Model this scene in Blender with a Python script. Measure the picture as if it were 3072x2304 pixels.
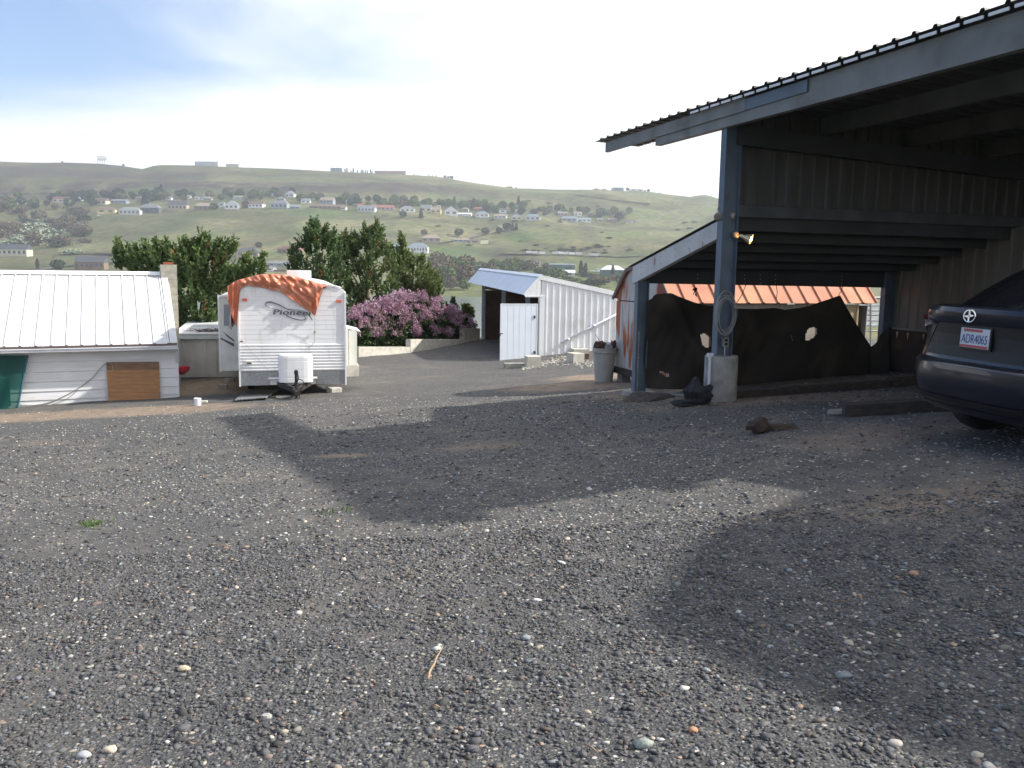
import bpy, math, random
import numpy as np
from mathutils import Vector, Matrix, noise as mnoise
from mathutils.bvhtree import BVHTree

S = bpy.context.scene
for _o in list(bpy.data.objects):
    bpy.data.objects.remove(_o)
R = math.radians
# ------------------------------------------------------------------ camera, sky, sun, exposure
PITCH, ROLL, FPX = 7.71, 0.015, 2600.0
_p = R(PITCH)
FWD = Vector((0, math.cos(_p), -math.sin(_p)))
_r0 = Vector((1, 0, 0)); _u0 = Vector((0, math.sin(_p), math.cos(_p)))
RIGHT = _r0 * math.cos(ROLL) + _u0 * math.sin(ROLL)
UP = _u0 * math.cos(ROLL) - _r0 * math.sin(ROLL)
cam = bpy.data.cameras.new('camera')
cam.sensor_width = 36.0; cam.lens = 36.0 * FPX / 3072.0
cam.clip_start = 0.1; cam.clip_end = 9000
camo = bpy.data.objects.new('camera', cam); S.collection.objects.link(camo)
camo.matrix_world = Matrix(((RIGHT.x, UP.x, -FWD.x, 0), (RIGHT.y, UP.y, -FWD.y, 0), (RIGHT.z, UP.z, -FWD.z, 0), (0, 0, 0, 1)))
S.camera = camo

SUN_AZ, SUN_EL = 85.0, 36.5
HAZE = 0.00018
W = bpy.data.worlds.new('World'); S.world = W; W.use_nodes = True
nt = W.node_tree; nt.nodes.clear()
def nn(nt, t, **kw):
    n = nt.nodes.new(t)
    for k, v in kw.items(): setattr(n, k, v)
    return n
out = nn(nt, 'ShaderNodeOutputWorld'); bg = nn(nt, 'ShaderNodeBackground'); bg.inputs['Strength'].default_value = 0.10
sky = nn(nt, 'ShaderNodeTexSky', sky_type='NISHITA'); sky.sun_disc = False
sky.sun_elevation = R(SUN_EL); sky.sun_rotation = R(SUN_AZ); sky.altitude = 300; sky.dust_density = 2.0; sky.air_density = 1.0
tc = nn(nt, 'ShaderNodeTexCoord')
mp = nn(nt, 'ShaderNodeMapping'); mp.inputs['Scale'].default_value = (1.0, 1.0, 3.2); mp.inputs['Rotation'].default_value = (0, R(22), 0)
mp.inputs['Location'].default_value = (0.3, 0.1, 0.25)
nz = nn(nt, 'ShaderNodeTexNoise'); nz.inputs['Scale'].default_value = 2.1; nz.inputs['Detail'].default_value = 9; nz.inputs['Roughness'].default_value = 0.52
nz.inputs['Distortion'].default_value = 0.35
sep = nn(nt, 'ShaderNodeSeparateXYZ')
# thin cloud is thicker toward the sun (east) and near the horizon
m1 = nn(nt, 'ShaderNodeMath', operation='MULTIPLY_ADD'); m1.inputs[1].default_value = 0.95; m1.inputs[2].default_value = -0.05
absz = nn(nt, 'ShaderNodeMath', operation='ABSOLUTE')
mz = nn(nt, 'ShaderNodeMapRange'); mz.inputs['From Min'].default_value = 0.09; mz.inputs['From Max'].default_value = 0.20; mz.inputs['To Min'].default_value = 0.40; mz.inputs['To Max'].default_value = 0.0
ad = nn(nt, 'ShaderNodeMath', operation='ADD'); ad2 = nn(nt, 'ShaderNodeMath', operation='ADD')
mr = nn(nt, 'ShaderNodeMapRange', interpolation_type='SMOOTHSTEP'); mr.inputs['From Min'].default_value = 0.02; mr.inputs['From Max'].default_value = 0.56
mix = nn(nt, 'ShaderNodeMix', data_type='RGBA')
mix.inputs['B'].default_value = (8.6, 8.7, 8.9, 1)
hsv = nn(nt, 'ShaderNodeMix', data_type='RGBA', blend_type='MULTIPLY'); hsv.inputs['Factor'].default_value = 1.0; hsv.inputs['B'].default_value = (1.12, 1.2, 1.36, 1)
L = nt.links.new
L(tc.outputs['Generated'], mp.inputs['Vector']); L(mp.outputs['Vector'], nz.inputs['Vector'])
L(tc.outputs['Generated'], sep.inputs[0]); L(sep.outputs['X'], m1.inputs[0]); L(sep.outputs['Z'], absz.inputs[0]); L(absz.outputs[0], mz.inputs['Value'])
L(nz.outputs['Fac'], ad.inputs[0]); L(m1.outputs[0], ad.inputs[1]); L(ad.outputs[0], ad2.inputs[0]); L(mz.outputs[0], ad2.inputs[1])
L(ad2.outputs[0], mr.inputs['Value']); L(mr.outputs[0], mix.inputs['Factor'])
L(sky.outputs[0], hsv.inputs['A']); L(hsv.outputs['Result'], mix.inputs['A']); L(mix.outputs['Result'], bg.inputs['Color']); L(bg.outputs[0], out.inputs['Surface'])

sun = bpy.data.lights.new('sun', 'SUN'); sun.energy = 4.6; sun.angle = R(1.1); sun.color = (1.0, 0.95, 0.87)
suno = bpy.data.objects.new('sun', sun); S.collection.objects.link(suno)
sd = Vector((math.sin(R(SUN_AZ)) * math.cos(R(SUN_EL)), math.cos(R(SUN_AZ)) * math.cos(R(SUN_EL)), math.sin(R(SUN_EL))))
suno.rotation_euler = sd.to_track_quat('Z', 'Y').to_euler()
S.view_settings.view_transform = 'Standard'; S.view_settings.look = 'None'; S.view_settings.gamma = 1.0
S.view_settings.use_curve_mapping = False; S.view_settings.exposure = 0.72
S.cycles.max_bounces = 6; S.cycles.volume_bounces = 0

# ------------------------------------------------------------------ helpers
def rdir(px, py): return FWD * FPX + RIGHT * (px - 1536) + UP * (1152 - py)
def P(px, py, y):
    d = rdir(px, py); return d * (y / d.y)
def PP(px, py, o, n):
    d = rdir(px, py); return d * (o.dot(n) / d.dot(n))
def V(*a): return Vector(a)
Z = V(0, 0, 1)
def hdir(az): return V(math.sin(R(az)), math.cos(R(az)), 0)
rng = random.Random(7)

class MB:
    def __init__(s): s.v = []; s.f = []; s.m = []; s.uv = None
    def add(s, vs, fs, mi=0):
        b = len(s.v); s.v += [Vector(v) for v in vs]; s.f += [tuple(i + b for i in f) for f in fs]; s.m += [mi] * len(fs); return s
    def box(s, o, a, b, c, mi=0):
        o = Vector(o); vs = [o, o + a, o + a + b, o + b, o + c, o + a + c, o + a + b + c, o + b + c]
        fs = [(0, 3, 2, 1), (4, 5, 6, 7), (0, 1, 5, 4), (1, 2, 6, 5), (2, 3, 7, 6), (3, 0, 4, 7)]
        if a.cross(b).dot(c) < 0: fs = [f[::-1] for f in fs]
        return s.add(vs, fs, mi)
    def boxc(s, c, a, b, d, mi=0): return s.box(Vector(c) - a / 2 - b / 2 - d / 2, a, b, d, mi)
    def beam(s, p, q, w, h, up=None, mi=0):
        p = Vector(p); q = Vector(q); d = q - p; up = up or Z
        sd_ = d.cross(up).normalized(); u = sd_.cross(d).normalized()
        return s.box(p - sd_ * w / 2 - u * h / 2, d, sd_ * w, u * h, mi)
    def loft(s, A, B, mi=0, caps=True):
        n = len(A); fs = [(i, (i + 1) % n, n + (i + 1) % n, n + i) for i in range(n)]
        if caps: fs += [tuple(range(n))[::-1], tuple(range(n, 2 * n))]
        return s.add(list(A) + list(B), fs, mi)
    def tube(s, pts, r, n=6, mi=0, caps=True):
        pts = [Vector(p) for p in pts]; rs = r if isinstance(r, (list, tuple)) else [r] * len(pts)
        b = len(s.v); prev = None
        for i, p in enumerate(pts):
            d = (pts[min(i + 1, len(pts) - 1)] - pts[max(i - 1, 0)]).normalized()
            if prev is None: a = d.orthogonal().normalized()
            else:
                a = prev - d * prev.dot(d); a = a.normalized() if a.length > 1e-6 else d.orthogonal().normalized()
            prev = a; c = d.cross(a)
            for k in range(n):
                t = 2 * math.pi * k / n; s.v.append(p + (a * math.cos(t) + c * math.sin(t)) * rs[i])
        for i in range(len(pts) - 1):
            for k in range(n):
                s.f.append((b + i * n + k, b + i * n + (k + 1) % n, b + (i + 1) * n + (k + 1) % n, b + (i + 1) * n + k)); s.m.append(mi)
        if caps:
            s.f.append(tuple(b + k for k in range(n))[::-1]); s.m.append(mi)
            e = b + (len(pts) - 1) * n; s.f.append(tuple(e + k for k in range(n))); s.m.append(mi)
        return s
    def lathe(s, c, prof, n=16, mi=0, axis=None, closed=True):
        c = Vector(c); ax = (axis or Z).normalized(); a = ax.orthogonal().normalized(); q = ax.cross(a); b = len(s.v)
        for (r, h) in prof:
            for k in range(n):
                t = 2 * math.pi * k / n; s.v.append(c + ax * h + (a * math.cos(t) + q * math.sin(t)) * r)
        for i in range(len(prof) - 1):
            for k in range(n):
                s.f.append((b + i * n + k, b + i * n + (k + 1) % n, b + (i + 1) * n + (k + 1) % n, b + (i + 1) * n + k)); s.m.append(mi)
        if closed:
            s.f.append(tuple(b + k for k in range(n))[::-1]); s.m.append(mi)
            e = b + (len(prof) - 1) * n; s.f.append(tuple(e + k for k in range(n))); s.m.append(mi)
        return s
    def blob(s, c, r, nz_=0.25, sub=2, seed=0, mi=0):
        vs, fs = ICO[sub]; c = Vector(c); r = Vector(r) if not isinstance(r, float) else V(r, r, r); o = V(seed * 3.1, seed * 1.7, seed)
        return s.add([c + V(v.x * r.x, v.y * r.y, v.z * r.z) * (1 + nz_ * 2 * mnoise.noise(v * 1.6 + o)) for v in vs], fs, mi)
    def grid(s, rows, mi=0, thick=None):
        n = len(rows[0]); vs = [p for r_ in rows for p in r_]
        fs = [(i * n + j, i * n + j + 1, (i + 1) * n + j + 1, (i + 1) * n + j) for i in range(len(rows) - 1) for j in range(n - 1)]
        return s.add(vs, fs, mi)
    def build(s, name, mats, parent=None, smooth=False, origin=None):
        me = bpy.data.meshes.new(name)
        if parent is not None:
            o = Vector((0, 0, 0)); q = parent
            while q: o += q.location; q = q.parent
            loc = Vector((0, 0, 0)); off = o
        else:
            if origin is None:
                xs = [v.x for v in s.v]; ys = [v.y for v in s.v]; zs = [v.z for v in s.v]
                origin = V((min(xs) + max(xs)) / 2, (min(ys) + max(ys)) / 2, min(zs))
            loc = Vector(origin); off = loc
        me.from_pydata([v - off for v in s.v], [], s.f)
        if not isinstance(mats, (list, tuple)): mats = [mats]
        for m in mats: me.materials.append(m)
        if len(mats) > 1: me.polygons.foreach_set('material_index', s.m)
        if smooth: me.polygons.foreach_set('use_smooth', [True] * len(s.f))
        me.update()
        ob = bpy.data.objects.new(name, me); S.collection.objects.link(ob); ob.location = loc
        if parent is not None: ob.parent = parent
        return ob
def _ico(sub):
    import bmesh
    bm = bmesh.new(); bmesh.ops.create_icosphere(bm, subdivisions=sub, radius=1.0)
    vs = [v.co.copy() for v in bm.verts]; fs = [tuple(v.index for v in f.verts) for f in bm.faces]; bm.free(); return vs, fs
ICO = {k: _ico(k) for k in (1, 2, 3)}

def tag(o, label=None, cat=None, group=None, kind=None):
    if label: o['label'] = label
    if cat: o['category'] = cat
    if group: o['group'] = group
    if kind: o['kind'] = kind
    return o
def thing(name, label, cat, loc, group=None):
    o = bpy.data.objects.new(name, None); S.collection.objects.link(o); o.location = loc; o.empty_display_size = 0.2
    return tag(o, label, cat, group)
def copy_thing(src, loc, label=None):
    r = src.copy(); S.collection.objects.link(r); r.location = loc
    if label: r['label'] = label
    for ch in src.children:
        c = ch.copy(); S.collection.objects.link(c); c.parent = r
        for g in ch.children:
            d = g.copy(); S.collection.objects.link(d); d.parent = c
    return r

def mat(name, c1, c2=None, scale=4.0, rough=0.6, metal=0.0, bump=0.0, bscale=None, stretch=(1, 1, 1), lo=0.35, hi=0.65,
        c3=None, s3=1.5, lo3=0.55, hi3=0.7, spec=0.4, detail=5, attr=None, coat=0.0, trans=0.0, stretch3=None, attrmul=False):
    m = bpy.data.materials.new(name); m.use_nodes = True; t = m.node_tree; t.nodes.clear(); L = t.links.new
    o = nn(t, 'ShaderNodeOutputMaterial'); b = nn(t, 'ShaderNodeBsdfPrincipled'); L(b.outputs[0], o.inputs[0])
    b.inputs['Roughness'].default_value = rough; b.inputs['Metallic'].default_value = metal; b.inputs['Specular IOR Level'].default_value = spec
    b.inputs['Coat Weight'].default_value = coat
    if trans: b.inputs['Transmission Weight'].default_value = trans
    g = nn(t, 'ShaderNodeNewGeometry'); mp = nn(t, 'ShaderNodeMapping'); mp.inputs['Scale'].default_value = stretch; L(g.outputs['Position'], mp.inputs[0])
    n = nn(t, 'ShaderNodeTexNoise'); n.inputs['Scale'].default_value = scale; n.inputs['Detail'].default_value = detail; L(mp.outputs[0], n.inputs['Vector'])
    c2 = c2 or tuple(x * 0.82 for x in c1)
    r = nn(t, 'ShaderNodeMapRange'); r.inputs['From Min'].default_value = lo; r.inputs['From Max'].default_value = hi; L(n.outputs['Fac'], r.inputs[0])
    x = nn(t, 'ShaderNodeMix', data_type='RGBA'); x.inputs['A'].default_value = (*c1, 1); x.inputs['B'].default_value = (*c2, 1); L(r.outputs[0], x.inputs['Factor'])
    col = x.outputs['Result']
    if attr:
        a = nn(t, 'ShaderNodeAttribute'); a.attribute_name = attr
        y = nn(t, 'ShaderNodeMix', data_type='RGBA', blend_type='MULTIPLY'); y.inputs['Factor'].default_value = 1.0
        L(a.outputs['Color'], y.inputs['A']); L(col, y.inputs['B']); col = y.outputs['Result']
    if c3:
        mp3 = mp
        if stretch3: mp3 = nn(t, 'ShaderNodeMapping'); mp3.inputs['Scale'].default_value = stretch3; L(g.outputs['Position'], mp3.inputs[0])
        n3 = nn(t, 'ShaderNodeTexNoise'); n3.inputs['Scale'].default_value = s3; n3.inputs['Detail'].default_value = 6; L(mp3.outputs[0], n3.inputs['Vector'])
        r3 = nn(t, 'ShaderNodeMapRange'); r3.inputs['From Min'].default_value = lo3; r3.inputs['From Max'].default_value = hi3; L(n3.outputs['Fac'], r3.inputs[0])
        y = nn(t, 'ShaderNodeMix', data_type='RGBA'); y.inputs['B'].default_value = (*c3, 1); L(r3.outputs[0], y.inputs['Factor']); L(col, y.inputs['A']); col = y.outputs['Result']
    L(col, b.inputs['Base Color'])
    if bump:
        n2 = nn(t, 'ShaderNodeTexNoise'); n2.inputs['Scale'].default_value = bscale or scale * 4; n2.inputs['Detail'].default_value = 4; L(mp.outputs[0], n2.inputs['Vector'])
        bp = nn(t, 'ShaderNodeBump'); bp.inputs['Strength'].default_value = bump; bp.inputs['Distance'].default_value = 0.02; L(n2.outputs['Fac'], bp.inputs['Height']); L(bp.outputs[0], b.inputs['Normal'])
    return m
def emis(name, c, s):
    m = bpy.data.materials.new(name); m.use_nodes = True; t = m.node_tree; b = t.nodes['Principled BSDF']
    b.inputs['Base Color'].default_value = (*c, 1); b.inputs['Emission Color'].default_value = (*c, 1); b.inputs['Emission Strength'].default_value = s
    return m

M = dict(
 white=mat('white_painted_metal', (0.78, 0.79, 0.80), (0.70, 0.71, 0.72), 2.0, 0.45, c3=(0.55, 0.52, 0.47), s3=1.3, lo3=0.62, hi3=0.85, bump=0.05),
 white_wood=mat('white_painted_siding', (0.74, 0.75, 0.77), (0.66, 0.66, 0.67), 1.2, 0.55, stretch=(1, 1, 5), c3=(0.52, 0.48, 0.43), s3=2.2, lo3=0.62, hi3=0.85, bump=0.08, bscale=30),
 roof_white=mat('weathered_white_roof_metal', (0.64, 0.64, 0.65), (0.56, 0.56, 0.575), 1.6, 0.42, c3=(0.48, 0.48, 0.495), s3=.9, lo3=0.54, hi3=0.8, stretch=(2, 1, 1), bump=0.05, bscale=8),
 trim_gray=mat('gray_blue_trim_metal', (0.42, 0.47, 0.50), None, 3, 0.5),
 gray_wall=mat('beige_gray_panel_metal', (0.44, 0.44, 0.42), (0.36, 0.35, 0.34), 1.5, 0.6, c3=(0.3, 0.27, 0.24), s3=2.5, lo3=0.6, hi3=0.8),
 block=mat('concrete_block', (0.40, 0.38, 0.31), (0.30, 0.285, 0.24), 9, 0.9, bump=0.4, bscale=60),
 concrete=mat('weathered_concrete', (0.36, 0.35, 0.32), (0.25, 0.24, 0.22), 6, 0.9, bump=0.35, bscale=50, c3=(0.16, 0.145, 0.13), s3=3, lo3=0.55, hi3=0.8),
 concrete_pale=mat('pale_concrete', (0.55, 0.53, 0.46), (0.42, 0.40, 0.35), 6, 0.9, bump=0.3, bscale=50),
 pallet_old=mat('weathered_brown_boards', (0.25, 0.15, 0.09), (0.17, 0.105, 0.07), 3.5, 0.85, stretch=(1.2, 1.2, 7), bump=0.3, bscale=20),
 pallet=mat('orange_brown_weathered_boards', (0.40, 0.205, 0.095), (0.31, 0.165, 0.085), 3.5, 0.8, stretch=(1.2, 1.2, 7), c3=(0.17, 0.11, 0.08), s3=2.2, lo3=0.58, hi3=0.85, bump=0.3, bscale=20),
 timber=mat('dark_railroad_timber', (0.07, 0.055, 0.045), (0.035, 0.03, 0.026), 8, 0.9, stretch=(1, 4, 4), bump=0.5, bscale=30),
 blue_steel=mat('blue_gray_painted_steel', (0.115, 0.155, 0.20), (0.09, 0.12, 0.155), 3, 0.5, metal=0.1, c3=(0.10, 0.075, 0.06), s3=6, lo3=0.64, hi3=0.8),
 green_steel=mat('grey_green_roof_steel', (0.205, 0.21, 0.20), (0.15, 0.155, 0.148), 2.5, 0.55, metal=0.1, c3=(0.12, 0.10, 0.085), s3=2.5, lo3=0.58, hi3=0.8),
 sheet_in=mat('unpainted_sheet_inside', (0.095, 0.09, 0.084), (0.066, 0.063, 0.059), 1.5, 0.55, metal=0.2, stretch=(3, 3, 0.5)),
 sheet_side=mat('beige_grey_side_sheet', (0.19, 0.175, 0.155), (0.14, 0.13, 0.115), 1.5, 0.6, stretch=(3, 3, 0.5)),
 shaded_steel=mat('shaded_purlin_steel', (0.085, 0.092, 0.092), (0.06, 0.066, 0.066), 2.5, 0.6),  # darker copy of the eave steel, shade under the roof put into its colour
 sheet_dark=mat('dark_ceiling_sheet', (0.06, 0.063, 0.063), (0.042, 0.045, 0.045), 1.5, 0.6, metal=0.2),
 fascia=mat('dirty_white_fascia', (0.58, 0.58, 0.57), (0.47, 0.46, 0.45), 2.5, 0.5, c3=(0.30, 0.15, 0.08), s3=9, lo3=0.66, hi3=0.74, stretch3=(1, 1, .35)),
 rust_roof=mat('rusty_orange_roof', (0.54, 0.25, 0.16), (0.47, 0.20, 0.125), 3, 0.75, c3=(0.54, 0.31, 0.17), s3=0.9, lo3=0.5, hi3=0.75, bump=0.1),
 rust_wall=mat('rusty_white_wall', (0.60, 0.585, 0.56), (0.47, 0.45, 0.43), 2.0, 0.7, c3=(0.38, 0.12, 0.05), s3=2.6, lo3=0.50, hi3=0.58, stretch3=(2.2, 2.2, 0.35)),
 rust_red=mat('rust_red_sheet', (0.36, 0.10, 0.055), (0.27, 0.08, 0.05), 4, 0.8),
 yellow_wall=mat('yellowed_cream_sheet', (0.58, 0.47, 0.27), (0.45, 0.36, 0.22), 2, 0.7),
 pink_wall=mat('faded_grey_pink_sheet', (0.56, 0.50, 0.43), (0.44, 0.40, 0.35), 3, 0.7),
 cloth=mat('dark_brown_ground_cloth', (0.046, 0.037, 0.029), (0.028, 0.023, 0.018), 1.2, 0.95, bump=0.25, bscale=14, c3=(0.080, 0.064, 0.050), s3=1.1, lo3=0.5, hi3=0.75),
 brown_panel=mat('brown_mottled_panel', (0.055, 0.04, 0.033), (0.033, 0.026, 0.022), 3, 0.9, c3=(0.10, 0.06, 0.045), s3=3, lo3=0.5, hi3=0.65),
 plywood=mat('dark_brown_plywood', (0.12, 0.07, 0.045), (0.07, 0.042, 0.03), 2, 0.8, stretch=(1, 1, 3)),
 tarp=mat('orange_tarpaulin', (0.58, 0.19, 0.10), (0.47, 0.145, 0.075), 5, 0.33, spec=0.6, bump=0.35, bscale=5.5, c3=(0.68, 0.36, 0.25), s3=5, lo3=0.56, hi3=0.74),
 rv=mat('white_rv_aluminium', (0.80, 0.80, 0.81), (0.76, 0.76, 0.77), 3, 0.35, c3=(0.58, 0.55, 0.49), s3=3.5, lo3=0.56, hi3=0.85, stretch3=(2.5, 2.5, .5)),
 rv_cream=mat('cream_rv_fibreglass', (0.74, 0.74, 0.68), None, 3, 0.4),
 diamond=mat('diamond_plate_aluminium', (0.34, 0.35, 0.37), (0.22, 0.23, 0.24), 45, 0.35, metal=0.7, bump=0.6, bscale=60),
 decal=mat('dark_grey_decal', (0.10, 0.105, 0.13), None, 5, 0.4),
 amber=mat('orange_red_lens', (0.75, 0.14, 0.06), None, 5, 0.25),
 black=mat('black_rubber', (0.022, 0.022, 0.024), (0.03, 0.03, 0.03), 6, 0.8),
 black_metal=mat('black_painted_steel', (0.03, 0.03, 0.032), (0.05, 0.04, 0.035), 6, 0.55),
 galv=mat('galvanised_steel', (0.42, 0.44, 0.46), (0.33, 0.35, 0.37), 8, 0.4, metal=0.7),
 glass_gray=mat('grey_window_glass', (0.30, 0.32, 0.34), (0.25, 0.27, 0.29), 2, 0.12, spec=0.8),
 glass_dark=mat('dark_window_glass', (0.05, 0.06, 0.075), None, 2, 0.08, spec=0.9),
 bin=mat('grey_plastic_bin', (0.40, 0.385, 0.35), (0.35, 0.335, 0.305), 5, 0.6, bump=0.05),
 gutter=mat('white_gutter', (0.68, 0.70, 0.74), None, 3, 0.4),
 brown_trim=mat('brown_eave_board', (0.20, 0.15, 0.13), None, 4, 0.8),
 bark=mat('brown_bark', (0.13, 0.10, 0.075), (0.07, 0.055, 0.045), 12, 0.95, bump=0.6, bscale=40),
 car=mat('dark_blue_car_paint', (0.010, 0.014, 0.027), (0.009, 0.012, 0.024), 2, 0.28, metal=0.35, coat=0.6),
 car_black=mat('black_car_trim', (0.012, 0.012, 0.014), None, 2, 0.5),
 car_glass=mat('black_car_glass', (0.008, 0.009, 0.012), None, 2, 0.05, spec=0.8),
 chrome=mat('chrome', (0.75, 0.76, 0.78), None, 2, 0.15, metal=1.0),
 redlens=mat('red_tail_lens', (0.14, 0.015, 0.015), None, 2, 0.15, coat=0.5),
 clearlens=mat('clear_lens', (0.32, 0.32, 0.33), None, 2, 0.12, coat=0.5),
 plate_white=mat('plate_white', (0.62, 0.64, 0.68), None, 2, 0.4), plate_red=mat('plate_red', (0.45, 0.08, 0.09), None, 2, 0.4), plate_blue=mat('plate_blue', (0.03, 0.07, 0.22), None, 2, 0.4),
 lamp_body=mat('weathered_lamp_metal', (0.34, 0.33, 0.30), (0.22, 0.20, 0.18), 10, 0.5, metal=0.4),
 wire=mat('grey_cable', (0.33, 0.32, 0.30), None, 4, 0.6),
 asphalt=mat('road_asphalt', (0.10, 0.10, 0.105), None, 0.05, 0.9),
 green_net=mat('green_mesh_cloth', (0.03, 0.15, 0.12), (0.02, 0.09, 0.08), 4, 0.8, bump=0.3, bscale=30),
 blue_hem=mat('blue_green_hem', (0.03, 0.12, 0.17), None, 4, 0.7),
 darkglass=mat('dark_green_window', (0.008, 0.03, 0.028), None, 4, 0.2),
 red_plastic=mat('red_plastic', (0.42, 0.03, 0.05), None, 4, 0.4),
 teal=mat('teal_industrial_wall', (0.07, 0.17, 0.16), None, 0.1, 0.6),
)
# ------------------------------------------------------------------ yard ground
def sstep(a, b, x):
    t = np.clip((x - a) / (b - a), 0, 1); return t * t * (3 - 2 * t)
def gbase(x, y):
    x = np.asarray(x, float); y = np.asarray(y, float)
    far = sstep(21.5, 27.5, y)
    xx = np.clip(x, -16, 9); xx = xx * (1 - far) + np.maximum(xx, -1.0) * far
    yy = np.clip(y, -8, 60); yy = np.where(yy > 27, 27 + (yy - 27) * .05, yy)
    z = -1.4 + .078 * xx - .062 * yy
    z = z + .19 * np.exp(-((x - 4.6) ** 2 / 7 + (y - 7.6) ** 2 / 9))
    z = z + .07 * np.exp(-((x - 2.9) ** 2 + (y - 12) ** 2) / 4)
    z = z + .16 * np.exp(-((x + 11) ** 2 / 20 + (y - 19) ** 2 / 8))
    # beyond the yard the bank falls away to the river
    edge = 39.0 + 0 * x
    d = np.maximum(0, y - edge)
    z = z - 0.16 * d - 0.001 * np.minimum(d, 60) ** 2
    return z
def gnoise(x, y):
    return (0.030 * mnoise.noise(V(x * .55, y * .55, 3)) + 0.018 * mnoise.noise(V(x * 1.7, y * 1.7, 7)) + 0.008 * mnoise.noise(V(x * 5, y * 5, 1)))
def gz(x, y): return float(gbase(x, y)) + gnoise(x, y)
def G(px, py, dz=0.0):
    d = rdir(px, py); lo, hi = 0.5, 60.0; y = lo
    prev = lo
    t = lo
    while t < hi:
        p = d * (t / d.y)
        if p.z < gz(p.x, p.y): break
        prev = t; t *= 1.02
    lo, hi = prev, t
    for _ in range(30):
        m = (lo + hi) / 2; p = d * (m / d.y)
        if p.z < gz(p.x, p.y): hi = m
        else: lo = m
    p = d * (hi / d.y); return V(p.x, p.y, p.z + dz)
def on(x, y, dz=0.0): return V(x, y, gz(x, y) + dz)

def axis(segs):
    o = []
    for a, b, st in segs:
        n = max(1, int(round((b - a) / st))); o += [a + (b - a) * i / n for i in range(n)]
    o.append(segs[-1][1]); return o
xs = axis([(-160, -40, 12), (-40, -16, 1.5), (-16, -6, .35), (-6, 6, .16), (6, 14, .4), (14, 40, 2), (40, 160, 12)])
ys = axis([(-120, -12, 9), (-12, 1, .8), (1, 9, .13), (9, 22, .25), (22, 36, .6), (36, 100, 3.0), (100, 215, 12)])
X, Y = np.meshgrid(np.array(xs), np.array(ys)); Zg = gbase(X, Y)
ny, nx = X.shape
Zn = np.array([[gnoise(a, b) if abs(a) < 30 and -3 < b < 40 else 0.0 for a, b in zip(r1, r2)] for r1, r2 in zip(X, Y)])
Zg = Zg + Zn
me = bpy.data.meshes.new('gravel_yard')
me.from_pydata(np.stack([X.ravel(), Y.ravel(), Zg.ravel()], 1).tolist(), [], [(i * nx + j, i * nx + j + 1, (i + 1) * nx + j + 1, (i + 1) * nx + j) for i in range(ny - 1) for j in range(nx - 1)])
me.polygons.foreach_set('use_smooth', [True] * len(me.polygons))
# surface kinds, painted per vertex: r = bare dirt, g = pale pebbles, b = straw / grass
dirt_spots = []
def spot(px, py, rx, ry, s=1.0): p = G(px, py); dirt_spots.append((p.x, p.y, rx, ry, s))
spot(200, 1245, 4.5, 0.9, 1.0); spot(560, 1222, 1.5, .8, .8); spot(600, 1170, 2.2, 2.2, .9); spot(60, 1260, 3, .7, .7)
spot(1720, 1160, 1.6, 1.2, 1.0); spot(1820, 1130, 1.3, 1.6, 1.0); spot(1860, 1190, 1.3, .7, .7); spot(1300, 1130, 1.0, .9, .3)
spot(1990, 1190, 1.0, 1.1, .9); spot(2400, 1190, 3.0, 1.6, .75); spot(2000, 1150, 1.4, 1.2, .9); spot(2300, 1150, 3, 2.5, .8)
spot(1450, 1340, .8, .7, .55); spot(1400, 1290, .8, .6, .4); spot(1020, 1365, .5, .25, .8); spot(150, 1330, 1.6, .5, .4); spot(330, 1330, 1.0, .4, .4)
spot(2450, 1540, 1.2, .25, .42); spot(2700, 1500, 1.2, .8, .5); spot(1080, 1100, .9, .4, .5); spot(800, 1280, 2.0, .35, .35)
spot(2600, 1300, 1.8, 1.2, .5); spot(2850, 1290, 1.2, .8, .5)
peb = []
def pspot(px, py, rx, ry, s=1.0): p = G(px, py); peb.append((p.x, p.y, rx, ry, s))
pspot(1350, 1215, 1.6, .5, 1); pspot(900, 1400, 2.0, .8, .8); pspot(1300, 1620, 1.0, .6, .9); pspot(1800, 1560, 1.4, .35, .9); pspot(300, 1480, 1.8, .8, .8)
pspot(1500, 1260, 1.6, 1.0, .7); pspot(1850, 1400, 2.0, 1.8, .6); pspot(1450, 1700, .9, .5, .6); pspot(700, 1500, 1.4, .5, .6); pspot(2300, 1350, 2.0, 1.0, .6)
pspot(1650, 1096, .9, .5, 1.0); pspot(2100, 1560, .9, .3, .8)
def field(spots, X, Y):
    o = np.zeros_like(X)
    for (a, b, rx, ry, s) in spots: o = np.maximum(o, s * np.exp(-(((X - a) / rx) ** 2 + ((Y - b) / ry) ** 2) * 1.1))
    return o
r_ = field(dirt_spots, X, Y); g_ = field(peb, X, Y)
b_ = np.clip(sstep(38.6, 40.0, Y) + sstep(12, 14, X) * sstep(15, 18, Y) + sstep(22, 30, np.abs(X)) + sstep(-6, -20, Y), 0, 1)
ca = me.color_attributes.new('kinds', 'FLOAT_COLOR', 'POINT')
ca.data.foreach_set('color', np.stack([r_.ravel(), g_.ravel(), b_.ravel(), np.ones(r_.size)], 1).ravel())

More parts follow.
